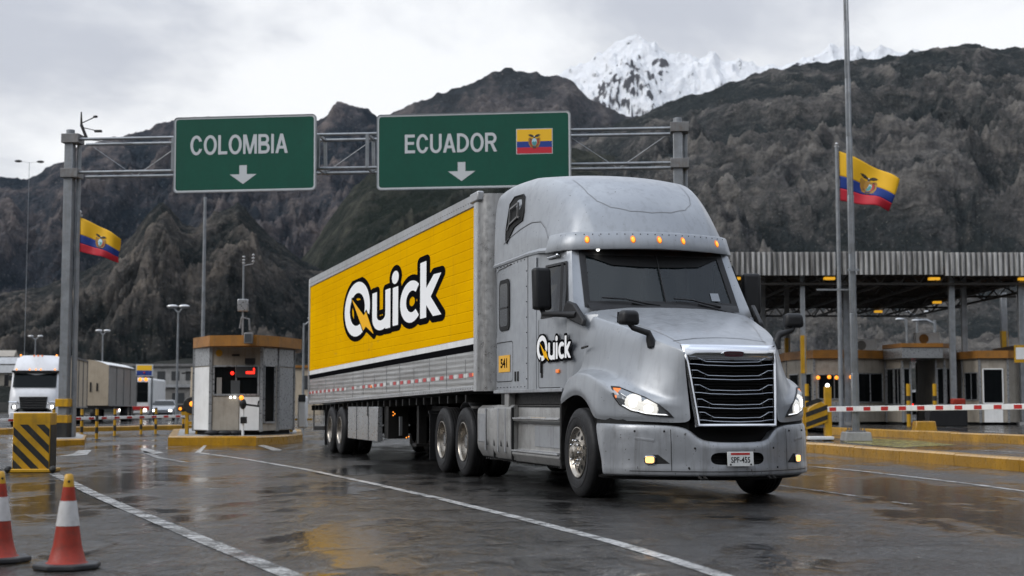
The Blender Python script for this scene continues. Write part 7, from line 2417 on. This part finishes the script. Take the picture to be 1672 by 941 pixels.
def car(label, o, rz, paint, rear=False, suv=False, group=None):
    r = tag(empty('parked_car', o, rz), label, 'car', group)
    h = 1.72 if suv else 1.45
    b = MB()
    st = [(2.1, .45, .75, .55, .70), (1.95, .30, .85, .78, .78), (1.2, .28, .98, .86, .85), (.6, .28, 1.02, .88, .86), (-.1, .28, h - .06, .88, .66), (-1.2, .28, h, .88, .66), (-1.7 - (.2 if suv else 0), .30, h - .15 if suv else 1.1, .88, .68), (-2.1, .40, 1.0, .82, .78), (-2.15, .5, .75, .78, .76)]
    rows = []
    for x, z0, z1, w0, w1 in st:
        zm = min(.95, z1 - .05)
        rows.append([(x, -w0, z0), (x, -w0 * 1.02, (z0 + zm) / 2), (x, -w0, zm), (x, -w1, z1 - .03), (x, -w1 * .7, z1), (x, w1 * .7, z1), (x, w1, z1 - .03), (x, w0, zm), (x, w0 * 1.02, (z0 + zm) / 2), (x, w0, z0)])
    b.grid(rows); b.poly(rows[0]); b.poly(rows[-1]); b.build('body', paint, r, smooth=40)
    b = MB(); b.poly([(.58, -.80, 1.06), (.58, .80, 1.06), (-.04, .62, h - .09), (-.04, -.62, h - .09)])
    for v in b.bm.verts: v.co += Vector((.03, 0, .02))
    b.build('windscreen', M['glass_dark'], r)
    xr = -1.72 - (.2 if suv else 0)
    b = MB(); b.poly([(-2.06, -.72, 1.04), (-2.06, .72, 1.04), (xr - .02, .62, (h if suv else 1.3) - .2), (xr - .02, -.62, (h if suv else 1.3) - .2)])
    for v in b.bm.verts: v.co += Vector((-.03, 0, .02))
    b.build('rear_window', M['glass_dark'], r)
    for s in (-1, 1):
        b = MB(); b.poly([(.45, s * .885, 1.0), (-.1, s * .70, h - .13), (-1.2, s * .70, h - .08), (-1.6, s * .86, 1.0)]); b.build('side_window', M['glass_dark'], r)
        simple_wheel(r, 1.3, s * .88, .33, .22, s); simple_wheel(r, -1.35, s * .88, .33, .22, s)
        b = MB(); b.sphere((2.08, s * .58, .70), .10, 6, (.5, 1.3, .7)); b.build('headlight', M['white_lamp'] if not rear else M['headlens'], r)
        b = MB(); b.box((-2.13, s * .66, .88), (.06, .24, .14)); b.build('tail_light', M['tape_red'] if not rear else M['redlamp'], r)
    b = MB(); b.box((-2.14, 0, .52), (.12, 1.6, .26)); b.build('bumper', M['black'], r, bevel=.03)
    b = MB(); b.box((2.08, 0, .45), (.12, 1.5, .22)); b.build('front_bumper', M['black'], r, bevel=.03)
    return r
o5 = at(268, 690, 104)
car('pale car with lit headlights right of the bus', (o5.x, 104, 0), R(-90 + 8), worn('car_silver', (.35, .36, .38), .3, .4, .1, 1, coat=.3))
o6 = at(1507, 680, 81)
car('dark estate car with red tail lamps seen from behind between guard posts', (o6.x, 81, ZP), R(90 - 14), worn('car_dark', (.03, .035, .037), .25, .3, .1, 1, coat=.4), True, True)

# ================================================================== FAR BUILDINGS
FT = BVHTree.FromObject(foothill, bpy.context.evaluated_depsgraph_get())
def house(label, px, py_base, Y, w, d, h, rz, wallm, roofm, cat='house', group='houses on the slope at the left', flat=False, n=2, st=1):
    if cat == 'house':      # stands where the line of sight meets the hillside
        v = (at(px, py_base, 10) - Vector((0, 0, CAM_Z))).normalized()
        o = FT.ray_cast(Vector((0, 0, CAM_Z)), v)[0] or at(px, py_base, Y)
    else:
        o = at(px, py_base, Y)
    r = tag(empty('house' if cat == 'house' else 'building', o, rz), label, cat, group)
    b = MB(); b.box((0, 0, h / 2 - 1.5), (w, d, h + 3)); b.build('wall', M[wallm], r)
    b = MB()
    if flat: b.box((0, 0, h + .12), (w + .6, d + .6, .3))
    else:
        rg = h + d * .30
        b.prism([(-w / 2 - .4, -d / 2 - .5, h), (-w / 2 - .4, 0, rg), (-w / 2 - .4, d / 2 + .5, h)], (w + .8, 0, 0))
    b.build('roof', M[roofm], r)
    for k in range(n):
        for s_ in range(st):
            x = -w / 2 + w * (k + .5) / n
            b = MB(); b.box((x, -d / 2 - .02, (s_ + .55) * h / st), (min(1.6, w / n * .55), .06, h / st * .42)); b.build('window', M['room_dark'], r)
    return r
house('white house with pale low roof, lowest at the left edge', 7, 628, 170, 6, 6, 2.6, R(12), 'booth', 'concrete')
house('small grey roofed house above the white truck mirror', 19, 610, 185, 6, 6, 2.4, R(-10), 'booth', 'roof_sheet')
house('pale house highest on the slope at the left edge', 3, 596, 200, 8, 7, 2.6, R(8), 'concrete', 'booth')
house('tiny white hut right of the houses on the slope', 38, 597, 210, 4, 4, 2.0, R(0), 'concrete', 'booth')
house('long grey two-storey building far behind the lane sign', 292, 668, 190, 11, 9, 5.4, R(-5), 'concrete', 'steel_rusty', 'building', 'far buildings behind the toll booth', True, 6, 2)
house('low dark shed with pale edge left of the booth', 262, 672, 160, 7, 6, 2.6, R(4), 'tarp', 'roof_sheet', 'building', 'far buildings behind the toll booth', True, 3)
house('low far building right of the toll booth', 492, 655, 180, 5, 6, 4.0, R(4), 'tan', 'fascia', 'building', 'far buildings behind the toll booth', True, 2)
pl_ = at(315, 600, 120)
up = tag(empty('utility_pole', (pl_.x, 120, 0)), 'pale wooden utility pole just left of the toll booth', 'pole')
b = MB(); b.tube([(0, 0, 0), (0, 0, pl_.z)], [.22, .14], 10); b.build('shaft', M['tan'], up, smooth=60)
b = MB(); b.bar((-.9, 0, pl_.z - .5), (.9, 0, pl_.z - .3), .12); b.box((.3, 0, pl_.z - .7), (.5, .5, .8)); b.build('crossarm', M['chassis'], up)
